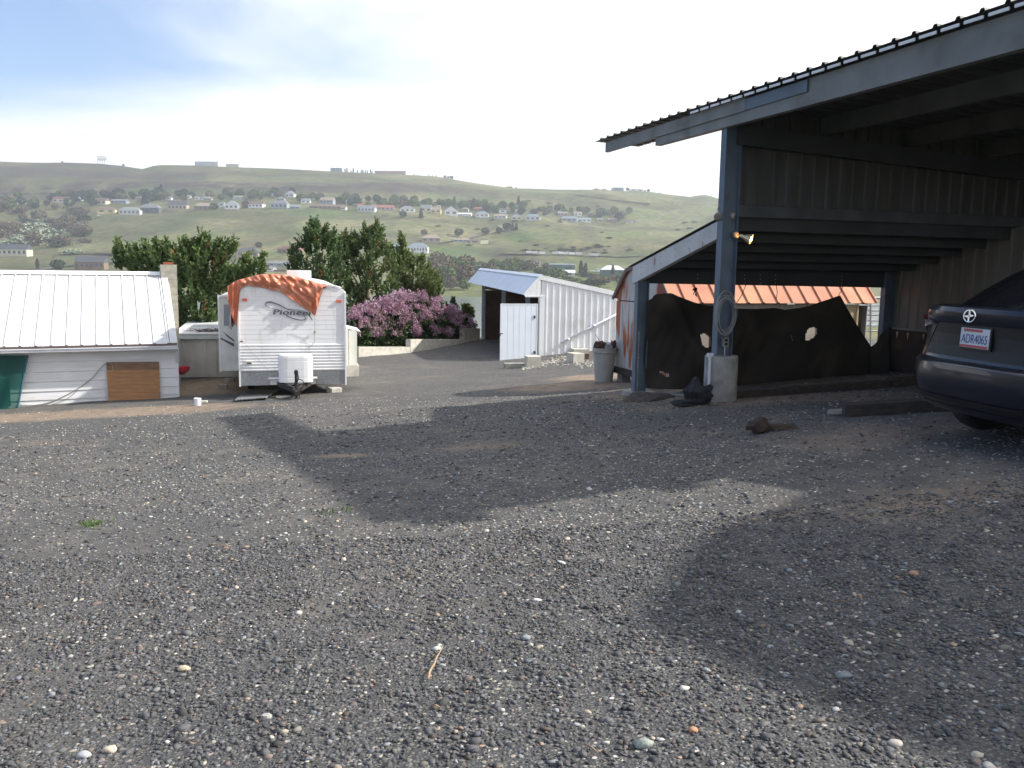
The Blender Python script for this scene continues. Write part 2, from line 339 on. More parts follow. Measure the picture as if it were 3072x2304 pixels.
gm = bpy.data.materials.new('gravel_and_dirt'); gm.use_nodes = True; t = gm.node_tree; t.nodes.clear(); L = t.links.new
o = nn(t, 'ShaderNodeOutputMaterial'); b = nn(t, 'ShaderNodeBsdfPrincipled'); L(b.outputs[0], o.inputs[0]); b.inputs['Roughness'].default_value = .9; b.inputs['Specular IOR Level'].default_value = .25
g = nn(t, 'ShaderNodeNewGeometry')
def ramp(fac, stops, interp='LINEAR'):
    r = nn(t, 'ShaderNodeValToRGB'); r.color_ramp.interpolation = interp; e = r.color_ramp.elements
    e[0].position, e[0].color = stops[0][0], (*stops[0][1], 1); e[1].position, e[1].color = stops[-1][0], (*stops[-1][1], 1)
    for p_, c_ in stops[1:-1]: x = e.new(p_); x.color = (*c_, 1)
    L(fac, r.inputs[0]); return r.outputs['Color']
def mixc(f, A, B, blend='MIX'):
    x = nn(t, 'ShaderNodeMix', data_type='RGBA', blend_type=blend)
    if isinstance(f, float): x.inputs['Factor'].default_value = f
    else: L(f, x.inputs['Factor'])
    for k, c in (('A', A), ('B', B)):
        if isinstance(c, tuple): x.inputs[k].default_value = (*c, 1)
        else: L(c, x.inputs[k])
    return x.outputs['Result']
def vor(scale, feat='F1'):
    v = nn(t, 'ShaderNodeTexVoronoi', feature=feat); v.inputs['Scale'].default_value = scale; L(g.outputs['Position'], v.inputs['Vector']); return v
def noi(scale, det=5):
    v = nn(t, 'ShaderNodeTexNoise'); v.inputs['Scale'].default_value = scale; v.inputs['Detail'].default_value = det; L(g.outputs['Position'], v.inputs['Vector']); return v.outputs['Fac']
def mth(op, a, b_=None, c_=None):
    m_ = nn(t, 'ShaderNodeMath', operation=op)
    for i, q in enumerate((a, b_, c_)):
        if q is None: continue
        if isinstance(q, (int, float)): m_.inputs[i].default_value = q
        else: L(q, m_.inputs[i])
    return m_.outputs[0]
def mrange(v, a, b_, c_=0.0, d_=1.0):
    m_ = nn(t, 'ShaderNodeMapRange'); L(v, m_.inputs[0]); m_.inputs[1].default_value = a; m_.inputs[2].default_value = b_; m_.inputs[3].default_value = c_; m_.inputs[4].default_value = d_; return m_.outputs[0]
at = nn(t, 'ShaderNodeAttribute'); at.attribute_name = 'kinds'; sp = nn(t, 'ShaderNodeSeparateColor'); L(at.outputs['Color'], sp.inputs[0])
v1 = vor(88.0); s1 = nn(t, 'ShaderNodeSeparateColor'); L(v1.outputs['Color'], s1.inputs[0])
v2 = vor(40.0); s2 = nn(t, 'ShaderNodeSeparateColor'); L(v2.outputs['Color'], s2.inputs[0])
n_big = noi(.45, 6); n_mid = noi(2.6, 6)
stone = ramp(s1.outputs[0], [(0, (.056, .0555, .057)), (.45, (.094, .094, .097)), (.8, (.138, .136, .133)), (.92, (.19, .18, .16)), (1, (.33, .31, .265))])
fines = mixc(mrange(n_mid, .4, .65), (.090, .086, .082), (.155, .140, .122))
basec = mixc(mrange(v1.outputs['Distance'], .35, .75), stone, (.055, .054, .053))
basec = mixc(mrange(n_big, .42, .60, 0., .62), basec, fines)
pth = mth('MULTIPLY_ADD', sp.outputs[1], -.30, .965)
pth2 = mth('MULTIPLY_ADD', n_mid, -.10, pth)
pmask = mth('MULTIPLY', mth('GREATER_THAN', s2.outputs[1], pth2), mrange(v2.outputs['Distance'], .30, .42, 1., 0.))
pebc = ramp(s2.outputs[2], [(0, (.20, .19, .17)), (.35, (.42, .39, .33)), (.7, (.30, .24, .19)), (1, (.58, .56, .52))])
basec = mixc(pmask, basec, pebc)
dn = mth('MULTIPLY', sp.outputs[0], 1.0); dn = mth('ADD', dn, mth('MULTIPLY_ADD', noi(1.4, 7), .7, -.38)); dmask = mrange(dn, .25, .62, 0., .95)
dirtc = mixc(mrange(noi(6.0, 6), .35, .65), (.29, .22, .16), (.19, .148, .112))
dirtc = mixc(mrange(s1.outputs[1], .90, .96, 0., .8), dirtc, (.26, .22, .17))
basec = mixc(dmask, basec, dirtc)
grass = mixc(mrange(noi(.9, 8), .4, .6), (.10, .12, .045), (.20, .17, .09))
basec = mixc(sp.outputs[2], basec, grass)
L(basec, b.inputs['Base Color'])
bp = nn(t, 'ShaderNodeBump'); bp.inputs['Strength'].default_value = .55; bp.inputs['Distance'].default_value = .007
hh = mth('ADD', mth('MULTIPLY', v1.outputs['Distance'], -1.0), mth('MULTIPLY', pmask, .6)); L(hh, bp.inputs['Height'])
bp2 = nn(t, 'ShaderNodeBump'); bp2.inputs['Strength'].default_value = .5; bp2.inputs['Distance'].default_value = .05; L(noi(7.0, 6), bp2.inputs['Height']); L(bp2.outputs[0], bp.inputs['Normal'])
L(bp.outputs[0], b.inputs['Normal'])
me.materials.append(gm)
yard = bpy.data.objects.new('gravel_yard', me); S.collection.objects.link(yard); yard['kind'] = 'structure'

# loose crushed stone lying on the yard
def scatter_stones(name, n, dfun, sizes, palette, patchy, sub=1, seed=3, flat=.62):
    r = np.random.default_rng(seed)
    D = dfun(r, n); tt = r.uniform(-.80, .80, n); x = tt * D; y = D
    if patchy:
        keep = r.uniform(0, 1, n) < (.25 + .75 * np.clip(field(peb, x, y) * 1.2 + np.array([.35 + .9 * mnoise.noise(V(a * .8, b_ * .8, 11)) for a, b_ in zip(x, y)]), 0, 1))
        x, y, D = x[keep], y[keep], D[keep]; n = len(x)
    keep = r.uniform(0, 1, n) > field(dirt_spots, x, y) * .85; x, y, D = x[keep], y[keep], D[keep]; n = len(x)
    keep = ~(((x - 2.93) ** 2 + (y - 12.2) ** 2) < .1); x, y, D = x[keep], y[keep], D[keep]; n = len(x)
    z = gbase(x, y) + np.array([gnoise(a, b_) for a, b_ in zip(x, y)])
    if sub == 1 and flat < 1:
        vs = np.array([tuple(v) for v in ICO[1][0]]); fs = np.array(ICO[1][1])
    else: vs = np.array([tuple(v) for v in ICO[2][0]]); fs = np.array(ICO[2][1])
    k = len(vs)
    sz = sizes(r, n, D)
    sc = np.stack([sz * r.uniform(.75, 1.45, n), sz * r.uniform(.6, 1.1, n), sz * r.uniform(.28, .6, n)], 1)
    jit = 1 + r.uniform(-.36, .30, (n, k)) if flat < 1 else 1 + r.uniform(-.12, .12, (n, k))
    pts = vs[None] * sc[:, None, :] * jit[..., None]
    a = r.uniform(0, 2 * math.pi, n); bb = r.normal(0, .35, n)
    c_, s_ = np.cos(bb)[:, None], np.sin(bb)[:, None]
    y1 = pts[..., 1] * c_ - pts[..., 2] * s_; z1 = pts[..., 1] * s_ + pts[..., 2] * c_; pts[..., 1], pts[..., 2] = y1, z1
    c_, s_ = np.cos(a)[:, None], np.sin(a)[:, None]
    x2 = pts[..., 0] * c_ - pts[..., 1] * s_; y2 = pts[..., 0] * s_ + pts[..., 1] * c_; pts[..., 0], pts[..., 1] = x2, y2
    pts[..., 0] += x[:, None]; pts[..., 1] += y[:, None]; pts[..., 2] += (z + sz * .12)[:, None]
    F = (fs[None] + (np.arange(n) * k)[:, None, None]).reshape(-1, 3)
    m = bpy.data.meshes.new(name); m.vertices.add(n * k); m.vertices.foreach_set('co', pts.ravel())
    m.loops.add(F.size); m.loops.foreach_set('vertex_index', F.ravel()); m.polygons.add(len(F)); m.polygons.foreach_set('loop_start', np.arange(len(F)) * 3)
    m.update(calc_edges=True)
    if flat >= 1: m.polygons.foreach_set('use_smooth', [True] * len(F))
    col = palette(r, n); col = np.repeat(np.concatenate([col, np.ones((n, 1))], 1)[:, None], k, 1).reshape(-1, 4)
    c = m.color_attributes.new('tint', 'FLOAT_COLOR', 'POINT'); c.data.foreach_set('color', col.ravel())
    m.materials.append(MSTONE)
    ob = bpy.data.objects.new(name, m); S.collection.objects.link(ob); ob['kind'] = 'stuff'; return ob
MSTONE = mat('stone_faces', (1, 1, 1), (.72, .72, .72), 70, .82, attr='tint', spec=.3, bump=.15, bscale=160)
def pal_dark(r, n):
    v = r.uniform(.058, .150, n) * np.where(r.uniform(0, 1, n) > .9, 1.7, 1); c = np.stack([v, v * r.uniform(.97, 1.02, n), v * r.uniform(.93, 1.10, n)], 1)
    br = r.uniform(0, 1, n) > .93; c[br] = c[br] * np.array([1.5, 1.2, 1.0]); return c
def pal_pale(r, n):
    base = np.array([(.62, .60, .55), (.50, .46, .38), (.42, .30, .22), (.34, .36, .36), (.28, .30, .31), (.24, .22, .19), (.45, .38, .30), (.20, .23, .25)])
    return base[r.choice(len(base), n, p=[.15, .15, .08, .17, .15, .12, .08, .10])] * r.uniform(.6, 1.05, (n, 1))
def dnear(r, n): u = r.uniform(0, 1, n); return np.sqrt(2.0 ** 2 + u * (5.6 ** 2 - 2.0 ** 2))
def dmid(r, n): u = r.uniform(0, 1, n); return np.sqrt(5.2 ** 2 + u * (16 ** 2 - 5.2 ** 2)) ** .93 * 1.12
def dall(r, n): u = r.uniform(0, 1, n); return 2.0 + (u ** 1.35) * 17
tag(scatter_stones('gravel', 62000, dnear, lambda r, n, D: r.gamma(3.2, .0018, n) + .0022, pal_dark, False, seed=3), 'dark crushed basalt gravel covering the near part of the yard', 'gravel', kind='stuff')
tag(scatter_stones('gravel', 22000, dmid, lambda r, n, D: r.gamma(3.6, .0024, n) + .004, pal_dark, False, seed=4), 'dark crushed basalt gravel over the middle of the yard', 'gravel', kind='stuff')
tag(scatter_stones('pebbles', 24000, lambda r, n: 2.0 + (r.uniform(0, 1, n) ** .9) * 16, lambda r, n, D: r.gamma(2.4, .0018, n) + .0028 + .0006 * D, pal_pale, True, seed=6, flat=.9), 'small pale chips mixed all over the dark gravel', 'pebbles', kind='stuff')
tag(scatter_stones('pebbles', 1300, dall, lambda r, n, D: r.gamma(3.0, .0023, n) + .004, pal_pale, True, seed=5, flat=1), 'pale and tan river pebbles mixed into the dark gravel', 'pebbles', kind='stuff')

# ------------------------------------------------------------------ far valley side
rows = [740, 800, 860, 950, 1050, 1200, 1400, 1550, 1650, 1780, 1880, 1960, 2240]
cols = {-1200: [850, 830, 812, 796, 774, 730, 675, 635, 612, 588, 560, 505, 478], 0: [865, 845, 830, 813, 790, 745, 690, 650, 625, 602, 580, 528, 484],
 300: [868, 848, 832, 814, 792, 745, 690, 650, 628, 604, 582, 540, 486], 600: [872, 850, 834, 816, 795, 735, 672, 640, 620, 598, 574, 545, 496],
 900: [876, 855, 838, 818, 795, 728, 665, 636, 612, 588, 566, 545, 508], 1200: [880, 858, 840, 820, 792, 740, 680, 648, 625, 598, 570, 548, 520],
 1400: [882, 860, 840, 820, 792, 745, 695, 660, 635, 608, 585, 568, 546], 1550: [884, 862, 842, 822, 797, 750, 700, 668, 640, 612, 594, 582, 564],
 1750: [886, 866, 846, 826, 802, 760, 710, 678, 652, 622, 602, 588, 568], 2000: [890, 870, 850, 830, 806, 765, 715, 688, 662, 636, 616, 602, 583],
 2200: [893, 873, 853, 833, 810, 768, 720, 692, 668, 642, 624, 612, 604], 2600: [898, 880, 862, 842, 818, 775, 730, 705, 682, 660, 646, 638, 630], 3300: [908, 890, 870, 850, 828, 785, 740, 715, 692, 672, 660, 655, 650], 4400: [925, 900, 880, 860, 838, 795, 750, 722, 700, 680, 668, 662, 658]}
ridge = [(-1200, 478), (0, 484), (60, 486), (130, 487), (200, 486), (300, 490), (370, 497), (428, 506), (462, 496), (487, 494), (582, 495), (716, 501), (845, 505), (995, 513), (1217, 524), (1300, 528), (1347, 534), (1390, 543), (1434, 550), (1542, 564), (1705, 567), (1922, 572), (1960, 576), (2003, 583), (2069, 591), (2095, 586), (2117, 584), (2140, 590), (2161, 599), (2300, 612), (2600, 630), (3300, 650), (4400, 658)]
cp = sorted(cols); Ytab = np.array([cols[c] for c in cp], float)
pxs = np.concatenate([np.arange(-1200, 0, 30), np.arange(0, 2300, 7), np.arange(2300, 4401, 30)])
Ds = np.concatenate([np.arange(560, 740, 30), np.arange(740, 1100, 14), np.arange(1100, 2280, 11), [2300, 2400, 2600, 3200]])
Yc = np.stack([np.interp(pxs, cp, Ytab[:, k]) for k in range(len(rows))])
Yc[-1] = np.interp(pxs, [a for a, _ in ridge], [b_ for _, b_ in ridge])
tv = []
colr = np.zeros((len(Ds), len(pxs), 3))
def fbm(p, o=4): return mnoise.fractal(p, 1.0, 2.0, o)
GR, TAN, GRN, ROCK = np.array((.125, .145, .062)), np.array((.205, .185, .105)), np.array((.075, .125, .040)), np.array((.062, .046, .045))
def blobm(px, py, cx, cy, rx, ry): return math.exp(-((px - cx) / rx) ** 2 - ((py - cy) / ry) ** 2)
rowsA = np.array(rows, float)
for i, D in enumerate(Ds):
    for j, px in enumerate(pxs):
        if D < 740: Yp = Yc[0, j]; z = P(px, Yp, 740).z - (740 - D) * .09; base = P(px, Yp, D); pt = V(base.x, D, z)
        elif D > 2240:
            pt = P(px, Yc[-1, j], 2240); pt = V(pt.x * D / 2240, D, pt.z - (D - 2240) * .12); Yp = Yc[-1, j]
        else:
            Yp = np.interp(D, rowsA, Yc[:, j]); pt = P(px, Yp, D)
        amp = 0.0
        if D > 900: amp = min(1, (D - 900) / 250.) * (1 - .9 * min(1, max(0, (D - 2050) / 190.)))
        q = V(pt.x, pt.y, 0)
        rg = 1 - abs(mnoise.noise(q / 190 + V(5, 2, 0))) * 2
        right = min(1, max(0, (px - 1300) / 500))
        dz = amp * ((6 + 7 * right) * fbm(q / 260, 4) - (5 + 9 * right) * max(0, rg - .55) + 2.2 * fbm(q / 70, 3))
        if 740 <= D <= 900: dz += 1.2 * fbm(q / 60, 3)
        pt.z += dz; tv.append(pt)
        n1 = fbm(q / 150 + V(0, 0, 4), 5); n2 = fbm(q / 35 + V(0, 0, 9), 4)
        c = GR + (TAN - GR) * min(1, max(0, .42 + .9 * n1 + .5 * n2 - .25 * right))
        c = c * (1 - .34 * min(1, max(0, (rg - .35) * 2.2)) * (D > 950)); sc = max(0, min(1, (fbm(q / 22 + V(3, 1, 2), 3) - .28) * 3)); c = c * (1 - .38 * sc * (.4 + .6 * (D > 1500)))
        # basalt rim rock
        if px < 1500:
            rk = math.exp(-((D - 1925 + 60 * mnoise.noise(q / 300)) / 55) ** 4) * (.95 + 2.8 * fbm(V(q.x / 48, q.y / 20, 0), 5)) * (1 if px < 1350 else .5)
            if px < 620: rk = max(rk, .75 * math.exp(-((D - 2060) / 100) ** 2))
            c = c + (ROCK * (1 - .35 * max(0, mnoise.noise(V(q.x / 14, 0, 0)))) - c) * min(1, max(0, rk))
        if px < 1300 and D > 1720: c = c * (1 - .22 * min(1, (1300 - px) / 300) * min(1, (D - 1720) / 80))
        for (cx, cy, rx, ry, s) in ((965, 642, 95, 10, .9), (770, 765, 90, 10, .9), (1350, 745, 130, 14, .85), (1250, 765, 90, 14, .6), (1560, 715, 60, 10, .7), (50, 626, 60, 6, .7), (200, 770, 70, 6, .7), (1900, 840, 160, 20, .7), (1700, 840, 90, 15, .5), (450, 570, 70, 8, .7), (640, 575, 60, 8, .6), (700, 598, 60, 8, .6)):
            c = c + (GRN - c) * s * blobm(px, Yp, cx, cy, rx, ry)
        for (cx, cy, rx, ry, s) in ((1765, 700, 26, 26, .8), (1500, 760, 90, 18, .5), (1480, 740, 50, 8, .4), (60, 810, 120, 10, .6), (280, 765, 70, 9, .7), (300, 494, 150, 8, .9), (1075, 560, 22, 26, .8), (1200, 556, 70, 8, .8)):
            c = c + (ROCK * 1.15 - c) * min(1, s * (1 + n2) * blobm(px, Yp, cx, cy, rx, ry))
        colr[i, j] = c
nj = len(pxs); fcs = [(i * nj + j, i * nj + j + 1, (i + 1) * nj + j + 1, (i + 1) * nj + j) for i in range(len(Ds) - 1) for j in range(nj - 1)]
me = bpy.data.meshes.new('hills'); me.from_pydata([tuple(v) for v in tv], [], fcs); me.polygons.foreach_set('use_smooth', [True] * len(fcs))
ca = me.color_attributes.new('tint', 'FLOAT_COLOR', 'POINT'); ca.data.foreach_set('color', np.concatenate([colr.reshape(-1, 3), np.ones((len(tv), 1))], 1).ravel())
MH = mat('dry_grass_hillside', (1.2, 1.17, 1.08), (.66, .68, .66), .10, .95, attr='tint', detail=9, spec=.1, c3=(.075, .085, .05), s3=.05, lo3=.54, hi3=.72)
me.materials.append(MH)
hills = bpy.data.objects.new('hills', me); S.collection.objects.link(hills); hills['kind'] = 'structure'
BH = BVHTree.FromPolygons(tv, fcs)
def H(px, py):
    d = rdir(px, py).normalized(); h = BH.ray_cast(Vector((0, 0, 0)), d)
    if h[0] is None or h[0].y > 2300: return P(px, py, 2215)
    return h[0]
def hz(x, y):
    h = BH.ray_cast(V(x, y, 900), V(0, 0, -1)); return h[0].z if h[0] else 0.0
# river and the low land this side of it
WM = mat('river_water', (.16, .185, .20), (.13, .155, .17), .05, .14, spec=.5, bump=.35, bscale=.35, stretch=(1, 3, 1))
MB().box(V(-1500, 185, -30), V(3400, 0, 0), V(0, 640, 0), V(0, 0, 4.6)).build('river', WM)['kind'] = 'structure'
lowm = mat('far_bank_land', (.13, .14, .07), (.20, .17, .11), .03, .95)
mb = MB(); mb.box(V(-6000, -3000, -64), V(12000, 0, 0), V(0, 9000, 0), V(0, 0, 30)); mb.build('ground', lowm)['kind'] = 'structure'
# ------------------------------------------------------------------ sheet panels
def panel(parent, name, mt, o0, u, n, w, topf, botf, u0, rib=.035, ribw=.05, base=0.0, thick=.004, minor=0, minr=.008):
    """one ribbed sheet covering u0..u0+w along u; topf/botf give the 3D end points' offset direction value at u"""
    prof = [(0, 0)]
    if minor:
        st = (w - ribw * 1.6) / (minor + 1)
        for k in range(minor):
            c = st * (k + 1); prof += [(c - .014, 0), (c - .005, minr), (c + .005, minr), (c + .014, 0)]
    prof += [(w - ribw * 1.5, 0), (w - ribw * 1.15, rib), (w - ribw * .35, rib), (w - .001, 0)]
    A, B = [], []
    for (a, h) in prof: A.append(botf(u0 + a) + n * (base + h)); B.append(topf(u0 + a) + n * (base + h))
    for (a, h) in reversed(prof): A.append(botf(u0 + a) + n * (base + h - thick)); B.append(topf(u0 + a) + n * (base + h - thick))
    mb = MB(); m = len(prof)
    b = 0; n2 = len(A); mb.v = A + B
    for i in range(n2): mb.f.append((i, (i + 1) % n2, n2 + (i + 1) % n2, n2 + i))
    for i in range(m - 1):
        mb.f.append((i, n2 - 1 - i, n2 - 2 - i, i + 1)); mb.f.append((n2 + i, n2 + i + 1, 2 * n2 - 2 - i, 2 * n2 - 1 - i))
    mb.m = [0] * len(mb.f)
    return mb.build(name, mt, parent)

# ================================================================== carport on the right
O = V(2.93, 12.2, 0); A_ = hdir(-19.4); B_ = hdir(70.6)
def C(u, w, z=0.0): return O + A_ * u + B_ * w + Z * z
gp = gz(O.x, O.y)
carport = thing('open_carport', 'tall dark steel carport with a sloping ribbed roof on the right', 'carport', C(0, 0, gp))
nB = B_ * -1.0; nA = A_ * -1.0
def onA(px, py): return PP(px, py, O, B_)           # vertical plane of the eave line
def onB(px, py, u=0.0): return PP(px, py, O + A_ * u, A_)
# eave line heights from two sightings each
fb0, fb1 = onA(2001, 436), onA(3072, 158); ft0, ft1 = onA(2455, 239), onA(3072, 45)
def uu(p): return (p - O).dot(A_)
def lin(p, q):
    a, b = uu(p), uu(q); return lambda u: p.z + (q.z - p.z) * (u - a) / (b - a)
FB, FT = lin(fb0, fb1), lin(ft0, ft1)
ROOFSL = -math.tan(R(2.6))
UEND, UNEAR = 3.9, -6.1
def roofz(u, w): return FT(u) + .055 + ROOFSL * w
# columns
def hcol(mb, c, dA, dB, z0, z1, t=.014):
    c0 = V(c.x, c.y, z0); h = Z * (z1 - z0)
    mb.boxc(c0 - B_ * (dB / 2) + h / 2, A_ * dA, B_ * t, h); mb.boxc(c0 + B_ * (dB / 2) + h / 2, A_ * dA, B_ * t, h); mb.boxc(c0 + h / 2, A_ * t, B_ * (dB - t - .002), h)
pier_top = onA(2160, 1066).z
mb = MB(); hcol(mb, C(0, .03), .13, .24, pier_top + .005, FB(0) + .05); mb.build('post', M['blue_steel'], carport)
mb = MB(); hcol(mb, C(0, 5.67), .13, .24, gz(*C(0, 5.67).xy) - .2, roofz(0, 5.67) - .3); mb.build('post', M['blue_steel'], carport)
mb = MB(); hcol(mb, C(-5.4, .03), .13, .24, gz(*C(-5.4, .03).xy) - .2, FB(-5.4) + .05); mb.build('post', M['blue_steel'], carport)
mb = MB(); hcol(mb, C(-5.4, 7.6), .13, .24, gz(*C(-5.4, 7.6).xy) - .2, roofz(-5.4, 7.6) - .3); mb.build('post', M['blue_steel'], carport)
# concrete pier
mb = MB(); mb.lathe(C(0, .03, gp - .3), [(.235, 0), (.232, pier_top - gp + .28), (.222, pier_top - gp + .298), (.215, pier_top - gp + .30)], 28)
mb.build('concrete_pier', M['concrete'], carport, smooth=False)
# eave channel (deep inner one) with top and bottom lips
UL = uu(onA(1990, 430))
def channel(name, u0, u1, zt, zb, w0, t, lip, mt, lipdir=1):
    mb = MB()
    a, b = C(u0, w0), C(u1, w0)
    def q(u, w, z): p = C(u, w); return V(p.x, p.y, z)
    mb.loft([q(u0, w0, zb(u0)), q(u0, w0, zt(u0)), q(u0, w0 + t, zt(u0)), q(u0, w0 + t, zb(u0))], [q(u1, w0, zb(u1)), q(u1, w0, zt(u1)), q(u1, w0 + t, zt(u1)), q(u1, w0 + t, zb(u1))])
    for zz, s in ((zb, 1), (zt, -1)):
        mb.loft([q(u0, w0 + t + .001, zz(u0)), q(u0, w0 + lip * lipdir + t, zz(u0)), q(u0, w0 + lip * lipdir + t, zz(u0) + s * t), q(u0, w0 + t + .001, zz(u0) + s * t)],
                [q(u1, w0 + t + .001, zz(u1)), q(u1, w0 + lip * lipdir + t, zz(u1)), q(u1, w0 + lip * lipdir + t, zz(u1) + s * t), q(u1, w0 + t + .001, zz(u1) + s * t)])
    return mb.build(name, mt, carport)
channel('eave_channel', UL, UNEAR, FT, FB, -.14, .012, .09, M['green_steel'])
# lapped outer channel carried on past it to the far tip
g0t, g0b, g1t, g1b = onA(1838, 418), onA(1842, 441), onA(2265, 300), onA(2263, 325)
T2, B2 = lin(g0t, onA(2440, 252)), lin(g0b, onA(2263, 326))
channel('lapped_channel', uu(g0b), uu(onA(2266, 320)), lambda u: FT(u) + .012, lambda u: FT(u) - .155, -.165, .01, .05, M['green_steel'])
channel('blue_splice_plate', uu(onA(2266, 320)), uu(onA(2456, 260)), lambda u: FT(u) - .01, lambda u: FT(u) - .15, -.163, .008, .02, M['blue_steel'])
# roof: ribbed panels running across, with their rib ends showing at the eave
pitch = .265; WR = 8.0
npan = int((UEND - UNEAR) / pitch)
for k in range(npan):
    u0 = UEND - (k + 1) * pitch
    f0 = lambda s: C(u0 + pitch - s, -.30, roofz(u0 + pitch - s, -.30)) if False else C(UEND - s, -.24, roofz(UEND - s, -.24))
    WK = WR if u0 < .15 else .62
    f1 = lambda s: C(UEND - s, WK, roofz(UEND - s, WK))
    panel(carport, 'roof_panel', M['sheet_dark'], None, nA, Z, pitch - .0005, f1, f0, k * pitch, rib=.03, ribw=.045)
for k in range(npan):                       # white strips set in the gaps between the ribs
    u = UEND - (k + 1) * pitch
    if u < .55: p = C(u + pitch / 2, -.225); mb = MB(); mb.boxc(V(p.x, p.y, FT(u + pitch / 2) + .020), A_ * (pitch - .055), B_ * .012, Z * .030); mb.build('gap_strip', M['white'], carport)
# purlins under the roof, running with the eave
for w, u0, u1 in ((1.55, .08, UNEAR), (3.05, .08, UNEAR), (4.6, .08, UNEAR), (6.2, .08, UNEAR), (7.6, .08, UNEAR)):
    mb = MB(); a = C(u0, w, roofz(u0, w) - .14); b = C(u1, w, roofz(u1, w) - .14); mb.beam(a, b, .012, .24)
    mb.beam(a + B_ * .04 - Z * .114, b + B_ * .04 - Z * .114, .07, .012); mb.build('purlin', M['shaded_steel'], carport)
# rafters across
for u in (-.02, -5.4):
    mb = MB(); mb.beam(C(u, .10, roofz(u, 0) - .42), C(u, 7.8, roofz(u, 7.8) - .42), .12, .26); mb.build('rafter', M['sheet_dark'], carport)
# far end wall of ribbed sheet above the lean-to
zt0 = onB(2216, 392); zt1 = onB(3072, 500); zb0 = onB(2216, 622); zb1 = onB(3072, 657)
def wB(p): return (p - O).dot(B_)
def ez(p, q, w): return p.z + (q.z - p.z) * (w - wB(p)) / (wB(q) - wB(p))
k = 0; w = .17
while w < 7.6:
    tf = lambda s: C(.10, s, roofz(.1, s) - .004); bf = lambda s: C(.10, s, ez(zb0, zb1, s))
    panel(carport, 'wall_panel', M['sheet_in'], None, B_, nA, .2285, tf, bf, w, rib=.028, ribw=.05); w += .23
mb = MB(); mb.beam(C(.0, .18, ez(zb0, zb1, .18) - .05), C(.0, 7.6, ez(zb0, zb1, 7.6) - .05), .06, .16); mb.build('girt', M['shaded_steel'], carport)
mb = MB(); mb.loft([C(.09, .1, .55), C(.09, 7.7, .55), C(.09, 7.7, ez(zb0, zb1, 7.7) + .05), C(.09, .1, ez(zb0, zb1, .1) + .05)], [C(.12, .1, .55), C(.12, 7.7, .55), C(.12, 7.7, ez(zb0, zb1, 7.7) + .05), C(.12, .1, ez(zb0, zb1, .1) + .05)]); mb.build('shade_board', M['sheet_dark'], carport)  # dark board added for the shade below the girt; closes the light slit
# low side wall (closes the shelter at the back)
w = 0
for k in range(30):
    u0 = -5.6 + k * .23
    if u0 > 0.0: break
    panel(carport, 'wall_panel', M['sheet_in'], None, A_, nB, .2285, lambda s: C(-5.6 + s, 7.75, roofz(-5.6 + s, 7.75) - .03), lambda s: C(-5.6 + s, 7.75, -1.55), k * .23, rib=.028, ribw=.05)

# ---------------------------------------------------------------- lean-to against the far end
LU = 2.57
lean = thing('lean_to', 'low lean-to with a white rust-streaked fascia behind the tall carport', 'lean-to', C(LU, 0, gz(*C(LU, 0).xy)))
l_top_hi, l_top_lo = onA(2150, 668), onA(1903, 800)
l_bot_hi, l_bot_lo = onA(2150, 720), onA(1905, 850)
LT, LB = lin(l_top_hi, l_top_lo), lin(l_bot_hi, l_bot_lo)
u0, u1 = .13, uu(l_top_lo)
def q(u, w, z): p = C(u, w); return V(p.x, p.y, z)
mb = MB(); mb.loft([q(u0, -.03, LB(u0)), q(u0, -.03, LT(u0)), q(u0, .0, LT(u0)), q(u0, .0, LB(u0))], [q(u1, -.03, LB(u1)), q(u1, -.03, LT(u1)), q(u1, .0, LT(u1)), q(u1, .0, LB(u1))])
mb.loft([q(u0, .002, LB(u0)), q(u0, .06, LB(u0)), q(u0, .06, LB(u0) + .012), q(u0, .002, LB(u0) + .012)], [q(u1, .002, LB(u1)), q(u1, .06, LB(u1)), q(u1, .06, LB(u1) + .012), q(u1, .002, LB(u1) + .012)])
mb.build('fascia', M['fascia'], lean)
mb = MB()
for uk in (.35, .9, 1.3, 1.75, 2.2, 2.4):
    for f in (.3, .7): p = q(uk, -.032, LB(uk) * (1 - f) + LT(uk) * f); mb.lathe(p, [(.006, 0), (.006, .006)], 6, axis=nB)
mb.build('fascia_screws', M['rust_red'], lean)
w = -.06
k = 0
while w < 7.6:          # roof sheets of the lean-to
    panel(lean, 'roof_panel', M['sheet_dark'], None, B_, Z, .3995, lambda s: q(.12, -.06 + s, LT(.12) + .03), lambda s: q(LU + .25, -.06 + s, LT(LU + .25) + .03), k * .40, rib=.025, ribw=.05); w += .40; k += 1
for uk in (.55, 1.05, 1.55, 2.05):
    mb = MB(); mb.beam(C(uk, .03, LT(uk) - .09), C(uk, 7.6, LT(uk) - .09), .05, .16); mb.build('purlin', M['sheet_dark'], lean)
mb = MB()
bt, bb = onB(1938, 805, LU), onB(1936, 850, LU); be = onB(2652, 863, LU)
w1 = wB(be); zb_l, zb_r = bb.z, be.z
ht = .40
mb.loft([q(LU, .09, zb_l), q(LU, .09, zb_l + ht), q(LU + .05, .09, zb_l + ht), q(LU + .05, .09, zb_l)], [q(LU, w1, zb_r), q(LU, w1, zb_r + ht), q(LU + .05, w1, zb_r + ht), q(LU + .05, w1, zb_r)])
mb.build('back_beam', M['sheet_dark'], lean)
mb = MB()
for px in (2093, 2234, 2281, 2326, 2525):
    for py in (823, 835, 847):
        if px == 2093 and py == 847: continue
        p = onB(px, py + (px - 2093) * .012, LU - .004); mb.lathe(p, [(.009, 0), (.009, .004)], 8, axis=nA)
mb.build('lit_bolt_holes', M['galv'], lean)  # bright discs standing in for daylight through the beam's bolt holes
